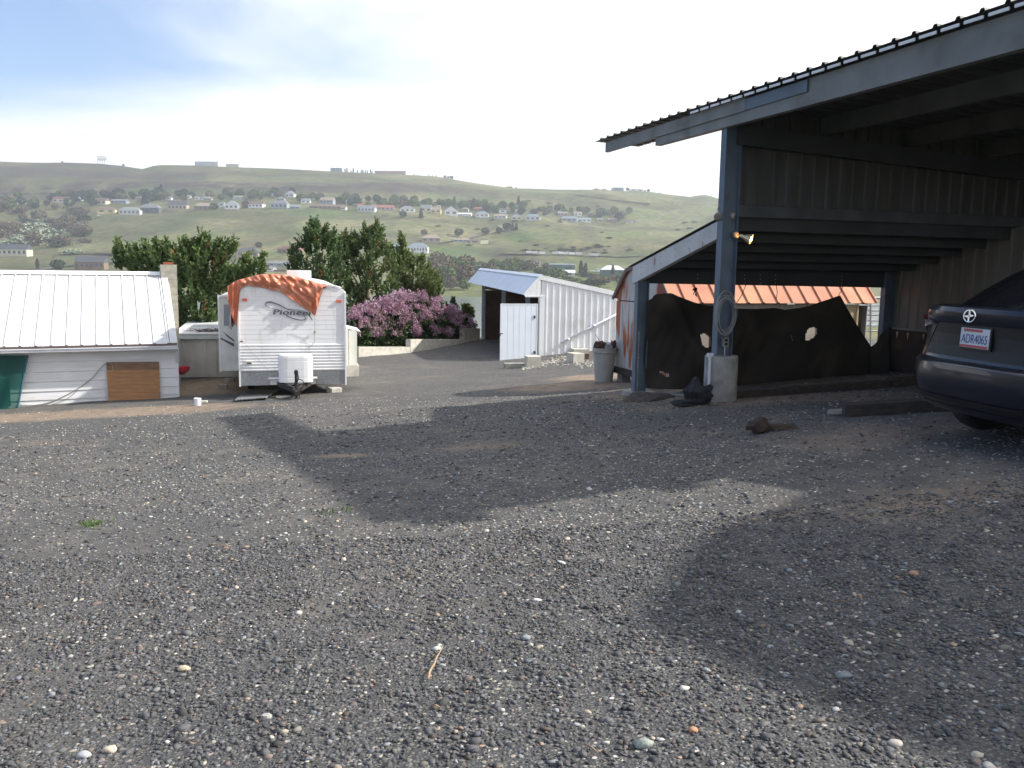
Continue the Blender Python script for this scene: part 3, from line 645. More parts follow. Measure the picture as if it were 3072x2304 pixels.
# posts of the lean-to
pl = C(LU, .0); gl = gz(pl.x, pl.y)
mb = MB(); hcol(mb, C(LU, .09), .12, .20, gl + .03, LB(LU) + .02); mb.build('post', M['blue_steel'], lean)
mb = MB(); pbx = C(LU, .09, gl - .1); mb.boxc(pbx + Z * .06, A_ * .42, B_ * .46, Z * .20); mb.build('concrete_footing', M['concrete'], lean)
pr = C(LU, w1 + .09); gr_ = gz(pr.x, pr.y)
mb = MB(); hcol(mb, pr, .12, .20, gr_ - .1, zb_r + ht); mb.build('post', M['blue_steel'], lean)
# right hand side wall of the lean-to
ws = w1 + .2
def onS(px, py): return PP(px, py, C(0, ws), B_)
s_t0, s_t1 = onS(2681, 859), onS(3057, 761); s_b0, s_b1 = onS(2681, 983), onS(2843, 999)
ST, SB = lin(s_t0, s_t1), lin(s_b0, s_b1)
for k in range(12):
    panel(lean, 'side_panel', M['sheet_side'], None, nA, nB, .2285, lambda s: q(LU - s, ws, LT(LU - s) + .02), lambda s: q(LU - s, ws, SB(LU - s) + .004), k * .23, rib=.028, ribw=.05)
mb = MB(); mb.loft([q(LU + .12, ws - .02, -1.95), q(LU + .12, ws - .02, SB(LU)), q(LU + .12, ws + .01, SB(LU)), q(LU + .12, ws + .01, -1.95)], [q(.05, ws - .02, -1.9), q(.05, ws - .02, SB(.05)), q(.05, ws + .01, SB(.05)), q(.05, ws + .01, -1.9)])
mb.build('lower_wall_board', M['brown_panel'], lean)
mb = MB(); mb.beam(q(LU - .1, ws - .035, SB(LU) - .01), q(.05, ws - .035, SB(.05) - .01), .03, .03); mb.build('rail', M['green_steel'], lean)
mb = MB()
for px, py, hh_ in ((2696, 1000, .09), (2728, 1003, .10), (2775, 1008, .06), (2790, 1008, .07)):
    p = onS(px, py) + nB * .03; mb.loft([p + A_ * .02 + Z * .03, p - A_ * .02 + Z * .03, p - Z * hh_], [p + A_ * .02 + Z * .03 + nB * .01, p - A_ * .02 + Z * .03 + nB * .01, p - Z * hh_ + nB * .01])
mb.build('pale_tabs', M['yellow_wall'], lean)  # pale triangles at the notches along the board's top edge

# ---------------------------------------------------------------- dark cloth hung across the lean-to's open back
outl_top = [(430, 706), (470, 688), (488, 660), (535, 652), (585, 648), (640, 668), (700, 690), (770, 716), (850, 735), (940, 740), (1060, 757), (1200, 760), (1330, 752), (1400, 766), (1500, 752), (1570, 738), (1640, 712), (1710, 690), (1782, 664), (1830, 755), (1880, 840), (1940, 940), (2000, 1032), (2060, 1130), (2120, 1230)]
def c6(x, y): return 1750 + x * .4295, 600 + y * .4295
holes = [[(808, 940), (835, 932), (862, 946), (877, 975), (874, 1010), (855, 1030), (825, 1026), (808, 1000)], [(1545, 905), (1580, 890), (1615, 893), (1608, 925), (1580, 955), (1555, 972), (1534, 974), (1536, 935)], [(508, 1193), (566, 1202), (572, 1228), (540, 1222)]]
def inside(x, y, poly):
    c = False; n = len(poly)
    for i in range(n):
        (x1, y1), (x2, y2) = poly[i], poly[(i + 1) % n]
        if (y1 > y) != (y2 > y) and x < (x2 - x1) * (y - y1) / (y2 - y1) + x1: c = not c
    return c
def ctop(x): return float(np.interp(x, [a for a, _ in outl_top], [b for _, b in outl_top]))
def cl_pt(x, y):
    ef = min(1, max(0, (y - ctop(x)) / 220)) * min(1, max(0, (2090 - x) / 260)); off = .05 + ef * (.13 * mnoise.noise(V(x / 230, y / 520, 2)) + .05 * mnoise.noise(V((x + .5 * y) / 60, (y - x * .5) / 240, 7))) + .09 * max(0, (y - 900) / 430) * math.sin(x / 170. + y / 300.) + ef * .05 * math.sin((x + y * .8) / 120.)
    fold = .10 * math.exp(-((x - (585 + (y - 650) * .55)) / 45) ** 2)
    return onB(*c6(x, y), LU - .06) + nA * (off + fold * .8)
mb = MB(); XN, YN = 130, 56
xsn = np.linspace(430, 2120, XN); idx = {}
for i, x in enumerate(xsn):
    yt = ctop(x); ybm = 1315 - 20 * (x - 430) / 1700
    for j in range(YN):
        y = yt + (ybm - yt) * j / (YN - 1); idx[i, j] = len(mb.v); mb.v.append(cl_pt(x, y)); 
for i in range(XN - 1):
    for j in range(YN - 1):
        x = (xsn[i] + xsn[i + 1]) / 2; yt = ctop(x); y = yt + (1315 - 20 * (x - 430) / 1700 - yt) * (j + .5) / (YN - 1)
        if any(inside(x, y, h_) for h_ in holes): continue
        mb.f.append((idx[i, j], idx[i + 1, j], idx[i + 1, j + 1], idx[i, j + 1])); mb.m.append(0)
nv = len(mb.v)
mb.v += [v - nA * .006 for v in mb.v]; mb.f += [tuple(i + nv for i in f)[::-1] for f in mb.f]; mb.m *= 2
cl = mb.build('hanging_cloth', M['cloth'], smooth=True)
tag(cl, 'large dark brown cloth with ragged holes hung across the open back of the lean-to', 'cloth')
mb = MB(); rows_ = []
for j in range(9):
    y = 0; f = j / 8; row = []
    for i in range(9):
        s = i / 8; x = 2000 + 125 * s; yt = 1032 + (905 - 1032) * s; yb = 1290; yy = yt + (yb - yt) * f
        row.append(onB(*c6(x, yy), LU - .15 - .3 * s) + nA * (.04 * math.sin(s * 6 + f * 3)))
    rows_.append(row)
mb.grid(rows_); nv = len(mb.v); mb.v += [v - nA * .006 for v in mb.v]; mb.f += [tuple(i + nv for i in f)[::-1] for f in mb.f]; mb.m *= 2
tag(mb.build('hanging_cloth', M['cloth'], smooth=True), 'short dark cloth end drawn up to the right back post of the lean-to', 'cloth')
# ties from the beam to the cloth
for (a, b_, lab) in (((775, 592), (782, 668), 'knotted black cord dangling over the rusty roof at left'), ((1136, 592), (1062, 735), 'thin cord slanting from the beam beside the round pier post'), ((1348, 594), (1348, 690), 'thin cord hanging straight down in the middle of the opening'), ((1812, 604), (1782, 664), 'short cord holding the raised right corner of the brown cloth')):
    p, q_ = onB(*c6(*a), LU - .03), onB(*c6(*b_), LU - .10); mb = MB(); m_ = (p + q_) / 2 + B_ * .02
    mb.tube([p, m_, q_], .006, 5)
    if a[0] == 775: mb.blob(onB(*c6(782, 625), LU - .05), V(.035, .03, .03), .5, 2, 4); mb.tube([onB(*c6(782, 625), LU - .05), onB(*c6(768, 660), LU - .05)], .008, 5); mb.tube([onB(*c6(782, 625), LU - .05), onB(*c6(790, 675), LU - .05)], .008, 5)
    tag(mb.build('cord', M['black']), lab, 'cord')
p = onB(*c6(1460, 965), LU - .2); mb = MB(); mb.tube([p + Z * .05 - B_ * .03, p - Z * .05 + B_ * .01], .005, 5); tag(mb.build('wire_scrap', M['galv']), 'bright bit of wire sticking out of the brown cloth', 'wire')

# sill timber along the carport's end, ties on the ground
def timber(name, p, q_, w, h, label, cat='timber', mt='timber'):
    p = on(p.x, p.y, h / 2 - .03); q_ = on(q_.x, q_.y, h / 2 - .03); mb = MB(); n = 10
    d = (q_ - p); sdv = d.cross(Z).normalized(); rws = []
    for i in range(n + 1):
        c = p + d * i / n + V(0, 0, .006 * mnoise.noise(V(i, 1, 2))); j = [1 + .09 * mnoise.noise(V(i * .8, k, 5)) for k in range(4)]
        rws.append([c - sdv * w / 2 * j[0] - Z * h / 2, c + sdv * w / 2 * j[1] - Z * h / 2, c + sdv * w / 2 * j[2] + Z * h / 2 * j[2], c - sdv * w / 2 * j[3] + Z * h / 2 * j[3]])
    b0 = 0; mb.v = [v for r_ in rws for v in r_]
    for i in range(n):
        for k in range(4): mb.f.append((i * 4 + k, i * 4 + (k + 1) % 4, (i + 1) * 4 + (k + 1) % 4, (i + 1) * 4 + k))
    mb.f += [(0, 1, 2, 3)[::-1], tuple(n * 4 + k for k in range(4))]; mb.m = [0] * len(mb.f)
    return tag(mb.build(name, M[mt]), label, cat)
timber('timber_sill', C(.12, .32), C(.12, 3.1), .14, .14, 'long dark sill timber running right from the round concrete pier')
timber('timber_sill', C(.12, 3.15), C(.12, 5.5), .14, .16, 'shorter dark sill timber behind the parked car')
timber('railroad_tie', G(2530, 1250), G(2850, 1232), .20, .17, 'old railroad tie lying on the ground left of the car wheel')
timber('plank', G(1935, 1182), G(2075, 1186), .15, .05, 'low board half buried between the two carport posts', 'board', 'concrete')
def rock(px, py, r, label, mt, sx=1, sz=.7, name='rock', nzz=.3, seed=1):
    p = G(px, py); mb = MB(); mb.blob(p + Z * r * sz * .5, V(r * sx, r, r * sz), nzz, 2, seed); return tag(mb.build(name, mt), label, 'rock')
rock(2507, 1245, .085, 'grey stone at the left end of the railroad tie', M['concrete'], 1.2, .55, seed=3)
mb = MB(); p = G(2300, 1298)
mb.blob(p + V(-.08, .02, .07), V(.10, .07, .08), .5, 2, 4); mb.blob(p + V(.12, .05, .03), V(.20, .06, .045), .5, 2, 6)
tag(mb.build('broken_stump', mat('earthy_brown', (.07, .052, .04), (.045, .034, .028), 9, .95, bump=.5)), 'broken brown wooden stub poking out of the gravel under the roof', 'stump')

# things on the post and pier
mb = MB(); cpos = onA(2118, 1066) + nB * .05; 
p0 = C(-.10, -.22); mb.lathe(V(p0.x, p0.y, gp - .02), [(.02, 0), (.02, pier_top - gp + .03)], 10); mb.boxc(V(p0.x, p0.y, pier_top + .02), A_ * .05, B_ * .08, Z * .05)
tag(mb.build('plastic_pipe', M['gutter']), 'thin white pipe standing against the left side of the concrete pier', 'pipe')
# cable coil
mb = MB(); ctr = onB(2172, 942, -.12); r2 = random.Random(5)
for k in range(9):
    rx, rz = .135 + r2.uniform(-.025, .03), .29 + r2.uniform(-.05, .03); ox, oz = r2.uniform(-.03, .03), r2.uniform(-.04, .02); tl = r2.uniform(-.15, .15); pts = []
    for i in range(33):
        t_ = 2 * math.pi * i / 32; a, c_ = rx * math.cos(t_), rz * math.sin(t_); a, c_ = a * math.cos(tl) - c_ * math.sin(tl) * .3, c_ + a * math.sin(tl)
        pts.append(ctr + B_ * (a + ox) + Z * (c_ + oz) + nA * (.0 + .008 * k + .006 * math.sin(3 * t_)))
    mb.tube(pts, .0042, 5, caps=False)
tag(mb.build('cable_coil', M['wire'], smooth=True), 'loose coil of grey cable hung on the post above the concrete pier', 'cable')
# outlet box
ob_ = thing('outlet_box', 'small grey electrical outlet box low on the post under the cable coil', 'outlet', onB(2175, 1040, -.09))
p = onB(2175, 1026, -.09); mb = MB(); mb.boxc(p, A_ * .06, B_ * .085, Z * .13); mb.build('box', M['lamp_body'], ob_)
mb = MB(); mb.boxc(p + nA * .033 + Z * .028, A_ * .004, B_ * .045, Z * .04); mb.boxc(p + nA * .033 - Z * .028, A_ * .004, B_ * .045, Z * .04); mb.build('sockets', M['black'], ob_)
mb = MB(); mb.tube([p - Z * .065, p - Z * .22], .012, 8); mb.build('conduit', M['galv'], ob_)
# unlit twin flood light at the top left of the post
fl = thing('flood_light', 'weathered unlit twin flood light on the left face of the post', 'flood light', onA(2166, 650) + nB * .02)
p = onA(2168, 648) + nB * .02
mb = MB(); mb.boxc(p + Z * .10 - nB * .02, A_ * .11, B_ * .12, Z * .025); mb.boxc(p, A_ * .07, B_ * .06, Z * .09); mb.build('housing', M['lamp_body'], fl)
for (dx, dy) in ((-.09, .02), (.11, -.03)):
    ax = (B_ * (dx * 6) + nA * .8 - Z * .35).normalized(); mb = MB(); c0 = p + B_ * dx * .5 + Z * .03
    mb.lathe(c0, [(.02, 0), (.03, .05), (.055, .10), (.062, .15), (.05, .155)], 14, axis=ax); mb.build('lamp_head', M['lamp_body'], fl, smooth=True)
mb = MB(); mb.boxc(p - Z * .09 + nA * .03, A_ * .04, B_ * .04, Z * .07); mb.build('sensor', M['rust_red'], fl)
# the lit lamp
ll = thing('lit_flood_lamp', 'glowing yellow flood lamp on a short arm right of the post', 'lamp', onB(2210, 705, -.05))
p = onB(2206, 705, -.07); q_ = onB(2228, 707, -.12); e = onB(2236, 712, -.16)
mb = MB(); mb.lathe(p, [(.045, -.02), (.045, .02)], 14, axis=A_); mb.tube([p, q_], .014, 8); mb.build('mount', M['lamp_body'], ll)
ax = (B_ * .75 + nA * .75 - Z * .35).normalized()
mb = MB(); mb.lathe(e - ax * .05, [(.024, -.03), (.028, .03), (.05, .075), (.073, .13), (.076, .14), (.070, .138), (.045, .075)], 18, axis=ax, closed=False); mb.build('reflector', mat('lamp_reflector', (.75, .62, .38), None, 4, .3, metal=.5), ll, smooth=True)
mb = MB(); mb.blob(e + ax * .055, V(.042, .042, .042), 0, 2); mb.build('bulb', emis('lit_bulb', (1.0, .60, .20), 40), ll, smooth=True)

# heap of black netting by the pier, chain heap, earth mound
mb = MB(); p = G(2095, 1216); mb.blob(p + V(0, 0, .14), V(.16, .13, .17), .35, 3, 2); mb.blob(p + V(-.17, .02, .03), V(.16, .10, .05), .5, 2, 8)
tag(mb.build('netting_heap', mat('black_netting', (.045, .045, .05), (.02, .02, .022), 40, .95, bump=1.0, bscale=90)), 'crumpled heap of dark netting leaning on the left of the concrete pier', 'netting')
mb = MB(); p = G(1960, 1168); r2 = random.Random(9)
for k in range(46):
    a = r2.uniform(0, 6.28); rr = r2.uniform(0, 1) ** .6; c0 = on(p.x + .16 + rr * .22 * math.cos(a), p.y + rr * .12 * math.sin(a), .015 + .05 * (1 - rr)); ax = V(r2.uniform(-1, 1), r2.uniform(-1, 1), r2.uniform(-1, 1)).normalized(); u_ = ax.orthogonal().normalized(); v_ = ax.cross(u_)
    mb.tube([c0 + u_ * .022 * math.cos(t_) + v_ * .015 * math.sin(t_) for t_ in [i * 6.2832 / 8 for i in range(9)]], .0045, 4, caps=False)
for k in range(18):
    pz = onA(1915, 1000).z - k * .055; c0 = C(LU - .075, .02, pz); u_ = Z; v_ = B_ if k % 2 else A_
    mb.tube([c0 + u_ * .034 * math.cos(t_) + v_ * .014 * math.sin(t_) for t_ in [i * 6.2832 / 8 for i in range(9)]], .005, 4, caps=False)
tag(mb.build('chain', M['galv'], smooth=True), 'steel chain hanging down the left lean-to post into a heap', 'chain')
mb = MB(); p = G(1945, 1200); mb.blob(p + Z * -.03, V(.42, .32, .15), .25, 3, 5); tag(mb.build('soil_mound', mat('grey_brown_soil', (.10, .08, .065), (.06, .05, .042), 12, .95, bump=.6)), 'low mound of grey brown soil in front of the lean-to post', 'mound')

# ================================================================== second shelter, just right of the frame (it casts the nearer shadow)
sh = thing('steel_shelter', 'second steel shelter beside the camera whose roof shades the near gravel', 'carport', C(-8, 1.5, gz(*C(-8, 1.5).xy)))
mb = MB()
def r2z(u): return FT(-5.6) + .02
for k in range(24):
    u0_ = -6.12 - k * .24; we = lambda u: float(np.interp(-u, [6.1, 7.42, 8.56, 9.8, 12], [3.6, 1.0, -.02, .12, .9]))
    mb = MB(); a = [C(u0_, we(u0_), r2z(0) - .045 * we(u0_)), C(u0_, 8, r2z(0) - .36), C(u0_ - .238, 8, r2z(0) - .36), C(u0_ - .238, we(u0_ - .238), r2z(0) - .045 * we(u0_ - .238))]
    mb.loft(a, [v + Z * .03 for v in a]); mb.build('roof_panel', M['sheet_dark'], sh)
for (u_, w_) in ((-7.9, .9), (-11.4, 1.2), (-6.6, 7.6), (-11.4, 7.6)):
    mb = MB(); c0 = C(u_, w_); hcol(mb, c0, .13, .2, gz(c0.x, c0.y) - .2, r2z(0) - .02 - w_ * .045); mb.build('post', M['blue_steel'], sh)
for w_ in (2.7, 4, 7.6):
    mb = MB(); mb.beam(C(-6.4, w_, r2z(0) - .12 - w_ * .045), C(-11.6, w_, r2z(0) - .12 - w_ * .045), .08, .2); mb.build('beam', M['green_steel'], sh)

# ================================================================== rusty gambrel shed behind the lean-to
RO = V(2.94, 16.0, 0); 
def Rr(u, w, z): return RO + A_ * u + B_ * w + Z * z
rs = thing('rusty_shed', 'rust-streaked white shed with an orange ribbed gambrel roof behind the lean-to', 'shed', V(RO.x, RO.y, gz(RO.x, RO.y)))
gbr = [(-.06, -.62), (.50, -.03), (1.15, .10), (1.80, -.03), (2.36, -.62)]   # u, z of the roof line
WL = 4.42; gb0 = gz(RO.x, RO.y) + .1
# gable end sheets (left end), one by one
us_ = np.linspace(0, 2.30, 9)
def roofat(u): return float(np.interp(u, [a for a, _ in gbr], [b for _, b in gbr]))
for wend, nrm in ((0.0, nB), (WL, B_)):
    for k in range(8):
        a, b_ = us_[k], us_[k + 1] - .004; mb = MB()
        lo_z = -.66
        for (zA, zB, z0) in ((roofat(a) - .02, roofat(b_) - .02, lo_z),):
            A1 = [Rr(a, wend, z0 + .01), Rr(b_, wend, z0 + .01), Rr(b_, wend, max(z0 + .02, zB)), Rr(a, wend, max(z0 + .02, zA))]; 
            mb.loft(A1, [v + nrm * .012 for v in A1])
        mb.build('gable_sheet', M['rust_wall'] if not (k < 2) else M['rust_red'], rs)
        mb = MB(); A1 = [Rr(a, wend, gb0), Rr(b_, wend, gb0), Rr(b_, wend, lo_z - .01), Rr(a, wend, lo_z - .01)]; mb.loft(A1, [v + nrm * (.012 + .012 * (k % 2)) for v in A1]); mb.build('wall_sheet', M['rust_wall'], rs)
# front and back walls
k = 0
while k * .30 < WL - .3:
    mt_ = M['pink_wall'] if k * .30 < WL - .75 else M['yellow_wall']
    for u_, nrm in ((.0, nA), (2.30, A_)):
        panel(rs, 'wall_sheet', mt_, None, B_, nrm, .2995, lambda s: Rr(u_, .02 + s, -.645), lambda s: Rr(u_, .02 + s, gb0), k * .30, rib=.018, ribw=.05)
    k += 1
# roof sheets
k = 0
while k * .335 < WL:
    for (i0, i1) in ((0, 1), (1, 2), (2, 3), (3, 4)):
        (ua, za), (ub, zb_) = gbr[i0], gbr[i1]; n_ = V(0, 0, 0) + A_ * -(zb_ - za) + Z * (ub - ua); n_.normalize()
        panel(rs, 'roof_sheet', M['rust_roof'], None, B_, n_, .3345, lambda s: Rr(ub, -.06 + s, zb_), lambda s: Rr(ua, -.06 + s, za), k * .335, rib=.028, ribw=.035)
    k += 1
mb = MB()
for (i0, i1) in ((0, 1), (1, 2), (2, 3), (3, 4)):
    (ua, za), (ub, zb_) = gbr[i0], gbr[i1]; mb.beam(Rr(ua, -.085, za - .01), Rr(ub, -.085, zb_ - .01), .02, .075)
mb.build('barge_trim', M['brown_trim'], rs)
mb = MB(); mb.beam(Rr(0, -.03, gb0 - .04), Rr(2.3, -.03, gb0 - .04), .14, .12); mb.build('base_skid', M['timber'], rs)
mb = MB(); mb.beam(Rr(-.0, .0, gb0 - .04), Rr(0, WL, gb0 - .04), .14, .12); mb.build('base_skid', M['timber'], rs)
mb = MB()
for u_ in (.2, 1.1, 2.1):
    for w_ in (.1, 2.2, 4.2): mb.boxc(Rr(u_, w_, gb0 - .20), A_ * .2, B_ * .2, Z * .2)
mb.build('support_blocks', M['concrete'], rs)

# livestock panel fence seen through the opening
fn = thing('pipe_fence', 'galvanised pipe livestock fence beyond the right end of the rusty shed', 'fence', on(6.9, 19.6))
fp = lambda px, py: PP(px, py, V(7.9, 20.5, 0), hdir(-10))
for py in (893, 916, 931, 944, 961, 976, 992):
    mb = MB(); a, b_ = fp(2560, py), fp(2760, py + 2); mb.tube([a, b_], .022 if py != 893 else .03, 6); mb.build('rail', M['galv'], fn)
for px in (2575, 2612, 2648, 2700, 2750):
    mb = MB(); a, b_ = fp(px, 890), fp(px, 1040); mb.tube([a, b_], .024, 6); mb.build('upright', M['galv'], fn)
# ================================================================== white shed with the open front
SO = V(.92, 29.5, 0); SA = hdir(-15); SB_ = hdir(75)
def Sp(l, w, z): return SO + SA * l + SB_ * w + Z * z
ws_ = thing('white_shed', 'white ribbed metal shed with a steep blue-white awning and open dark bays', 'shed', Sp(0, 0, gz(SO.x, SO.y)))
nS = SB_ * -1; nF = SA * -1
def onW(px, py, off=0): return PP(px, py, SO - SA * off, SA)
LL, WS = 8.9, 4.4
zr0 = onW(1616, 829).z; zsl = (onW(1851, 879).z - zr0) / ((onW(1851, 879) - SO).dot(SB_))
def rz(l, w): return zr0 + .018 * l + zsl * w
zbase = onW(1625, 1071).z
for k in range(19):
    w0 = .03 + k * .229
    panel(ws_, 'wall_panel', M['white'], None, SB_, nF, .2288, lambda s: Sp(0, .03 + s, rz(0, .03 + s) - .06), lambda s: Sp(0, .03 + s, zbase + .0 + max(0, (s - .95)) * .10), k * .229, rib=.03, ribw=.05, minor=2, minr=.006)
mb = MB(); mb.loft([Sp(-.05, -.02, rz(0, 0) - .11), Sp(-.05, -.02, rz(0, 0) + .02), Sp(-.02, -.02, rz(0, 0) + .02), Sp(-.02, -.02, rz(0, 0) - .11)], [Sp(-.05, WS, rz(0, WS) - .11), Sp(-.05, WS, rz(0, WS) + .02), Sp(-.02, WS, rz(0, WS) + .02), Sp(-.02, WS, rz(0, WS) - .11)]); mb.build('rake_trim', M['white'], ws_)
mb = MB(); mb.box(Sp(-.034, -.03, zbase), SB_ * .16, nF * .02, Z * (rz(0, 0) - .62 - zbase)); mb.box(Sp(-.034, -.032, zbase), SA * .12, nS * .02, Z * (rz(0, 0) - .66 - zbase)); mb.build('corner_trim', M['white'], ws_)
# roof
for k in range(20):
    l0 = -.05 + k * .4475
    if l0 > LL: break
    panel(ws_, 'roof_panel', M['white'], None, SA, Z, .447, lambda s: Sp(-.05 + s, WS + .1, rz(s, WS + .1) + .03), lambda s: Sp(-.05 + s, 0, rz(s, 0) + .03), k * .4475, rib=.02, ribw=.05)
# steep awning
aw = onW(1568, 885, 0); ae = -.56; azd = aw.z + .0
awm = mat('blue_white_awning_metal', (.70, .75, .82), (.66, .71, .78), 2, .4)
nAw = (nS * .68 + Z * .56).normalized()
for k in range(23):
    f1 = lambda s: Sp(-.05 + s, .0, rz(s, 0) + .045); f0 = lambda s: Sp(-.05 + s, ae, azd + .026 * s)
    panel(ws_, 'awning_panel', awm, None, SA, nAw, .4045, f1, f0, k * .405, rib=.005, ribw=.03)
mb = MB(); mb.loft([Sp(-.08, .03, rz(0, 0) + .07), Sp(-.08, -.09, rz(0, 0) - .01), Sp(-.08, -.09, rz(0, 0) - .04), Sp(-.08, .03, rz(0, 0) + .04)], [Sp(9.3, .03, rz(9.3, 0) + .07), Sp(9.3, -.09, rz(9.3, 0) - .01), Sp(9.3, -.09, rz(9.3, 0) - .04), Sp(9.3, .03, rz(9.3, 0) + .04)]); mb.build('ridge_cap', awm, ws_)
# triangular end of the awning
for k in range(3):
    a, b_ = ae + .19 * k + .02, min(-.004, ae + .19 * (k + 1) + .015)
    zt = lambda w: azd + (rz(0, 0) + .02 - azd) * (w - ae) / (-ae)
    A1 = [Sp(-.03, a, azd - .03), Sp(-.03, b_, azd - .03), Sp(-.03, b_, zt(b_) - .02), Sp(-.03, a, zt(a) - .02)]; mb = MB(); mb.loft(A1, [v + nF * .012 for v in A1]); mb.build('gable_panel', M['white'], ws_)
mb = MB(); mb.beam(Sp(-.055, ae - .03, azd - .005), Sp(-.055, .0, rz(0, 0) + .03), .02, .09); mb.beam(Sp(-.055, ae, azd - .04), Sp(-.055, .14, azd - .04), .02, .05); mb.build('gable_trim', M['white'], ws_)
# front: posts, header, inner walls
floorz = lambda l: float(gbase(*Sp(l, 0, 0).xy))
for l, mt_ in ((LL - .1, 'white'), (5.25, 'white'), (1.75, 'white')):
    mb = MB(); c0 = Sp(l, .06, 0); mb.boxc(V(c0.x, c0.y, (azd + rz(l, 0)) / 2 + .12 - .0) - Z * ((azd + rz(l, 0)) / 2 + .12 - floorz(l)) / 2, SA * .10, SB_ * .14, Z * ((azd + rz(l, 0)) / 2 + .12 - floorz(l))); mb.build('post', M['trim_gray'], ws_)
mb = MB(); mb.box(Sp(0.1, .02, azd + .02), SA * 1.6, SB_ * .04, Z * .45); mb.build('header_panel', M['trim_gray'], ws_)
mb = MB(); mb.box(Sp(1.7, .10, azd - .05), SA * 7.0, SB_ * .04, Z * .55); mb.build('header_board', M['plywood'], ws_)
mb = MB(); mb.box(Sp(.1, 2.6, zbase - .5), SA * (LL - .2), SB_ * .04, Z * (rz(0, 2.6) - zbase + .45)); mb.build('back_wall', M['plywood'], ws_)
mb = MB(); mb.box(Sp(LL, .12, -3.6), SA * .04, SB_ * (WS - .2), Z * (3.6 + rz(LL, WS) - .03)); mb.build('end_wall', M['plywood'], ws_)
mb = MB(); mb.box(Sp(5.2, .2, floorz(5.2)), SA * .05, SB_ * 2.2, Z * 1.9); mb.build('partition', M['plywood'], ws_)
mb = MB(); mb.box(Sp(.1, WS - .05, -3.6), SA * (LL - .2), SB_ * .04, Z * (3.6 + rz(0, WS) - .05)); mb.build('back_cladding', M['white'], ws_)
# foundation
mb = MB(); mb.box(Sp(-.06, .0, zbase - .42), SB_ * 4.3, SA * .16, Z * .40); mb.build('foundation_curb', M['concrete_pale'], ws_)
# door leaf standing open
dz1 = PP(1498, 911, V(-.42, 28.9, 0), V(.06, -1, 0))
dl = V(-.42, 28.9, 0); dh = V(.83, 29.30, 0); dd = (dh - dl).normalized(); dn_ = V(dd.y, -dd.x, 0)
dtop, dbot = dz1.z, PP(1498, 1092, dl, V(.06, -1, 0)).z; dw = (dh - dl).length
dr = MB()
door = MB(); door.box(V(dl.x, dl.y, dbot), dd * dw, dn_ * -.03, Z * (dtop - dbot)); door = door.build('door', awm, ws_)
for k in range(6):
    mb = MB(); s0 = .03 + k * (dw - .06) / 6; mb.box(V(dl.x, dl.y, dbot + .03) + dd * (s0 + .02), dd * ((dw - .06) / 6 - .018), dn_ * .008, Z * (dtop - dbot - .06)); mb.build('door_plank', awm, door)
mb = MB()
for (s0, z0, a, b_) in ((0, 0, dw, .03), (0, dtop - dbot - .03, dw, .03), (0, .03, .03, dtop - dbot - .06), (dw - .03, .03, .03, dtop - dbot - .06)):
    mb.box(V(dl.x, dl.y, dbot + z0) + dd * s0, dd * a, dn_ * .016, Z * b_)
mb.build('door_frame', M['white'], door)
mb = MB(); hp = PP(1501, 1001, dl, dn_) + dn_ * .03; mb.boxc(hp, dd * .06, dn_ * .03, Z * .03); mb.tube([hp - dd * .05, hp + dd * .08 + Z * .01], .013, 6); mb.boxc(hp - Z * .05 - dd * .02, dd * .03, dn_ * .03, Z * .06); mb.build('door_handle', M['black_metal'], door)
for pz in (951, 1057):
    mb = MB(); hp = PP(1603, pz, dl, dn_) + dn_ * .02; mb.boxc(hp, dd * .06, dn_ * .02, Z * .10); mb.build('hinge', M['black_metal'], door)
# handrail pipe on the wall
pp_ = MB(); a, b_ = onW(1682, 1029, .10), onW(1862, 936, .10); pp_.tube([a, b_], .032, 12)
for f in (.12, .55): c_ = a + (b_ - a) * f; pp_.tube([c_ - (b_ - a).normalized() * .05, c_ + (b_ - a).normalized() * .05], .040, 12); pp_.boxc(c_ + SA * .04, SB_ * .04, SA * .09, Z * .03)
tag(pp_.build('handrail', M['gutter'], smooth=True), 'white sloping pipe rail fixed to the ribbed wall of the white shed', 'rail')
# concrete pieces at its foot
def cblock(name, pxl, pxr, pyt, pyb, dep, label, mt='concrete_pale', cat='concrete block', D=None, tilt=0.0):
    g0 = G((pxl + pxr) / 2, pyb); D_ = D or g0.y; s = D_ / FPX; wd, ht = (pxr - pxl) * s, (pyb - pyt) * s
    mb = MB(); c = V(g0.x, g0.y + dep / 2, g0.z + ht / 2 - .02); e1 = hdir(80 + tilt); e2 = hdir(-10 + tilt)
    vs0 = len(mb.v); mb.boxc(c, e1 * wd, e2 * dep, Z * (ht + .04))
    return tag(mb.build(name, M[mt]), label, cat)
cblock('foundation_block', 1577, 1619, 1070, 1103, .5, 'pale concrete foundation block at the front corner of the white shed')
cblock('step_block', 1709, 1746, 1061, 1088, .5, 'pale angled concrete step at the foot of the white shed wall', tilt=-12)
cblock('step_block', 1717, 1764, 1048, 1062, .5, 'flat grey concrete step slab left of the trash bin, middle of three')
cblock('step_block', 1746, 1775, 1028, 1050, .5, 'upper concrete step block just behind the trash bin rim')
cblock('concrete_curb', 1512, 1577, 1091, 1103, .3, 'low broken concrete curb under the open shed door', 'concrete', 'curb')
cblock('brown_pot', 1752, 1766, 1062, 1078, .12, 'small brown broken pot left of the trash bin', 'plywood', 'pot')

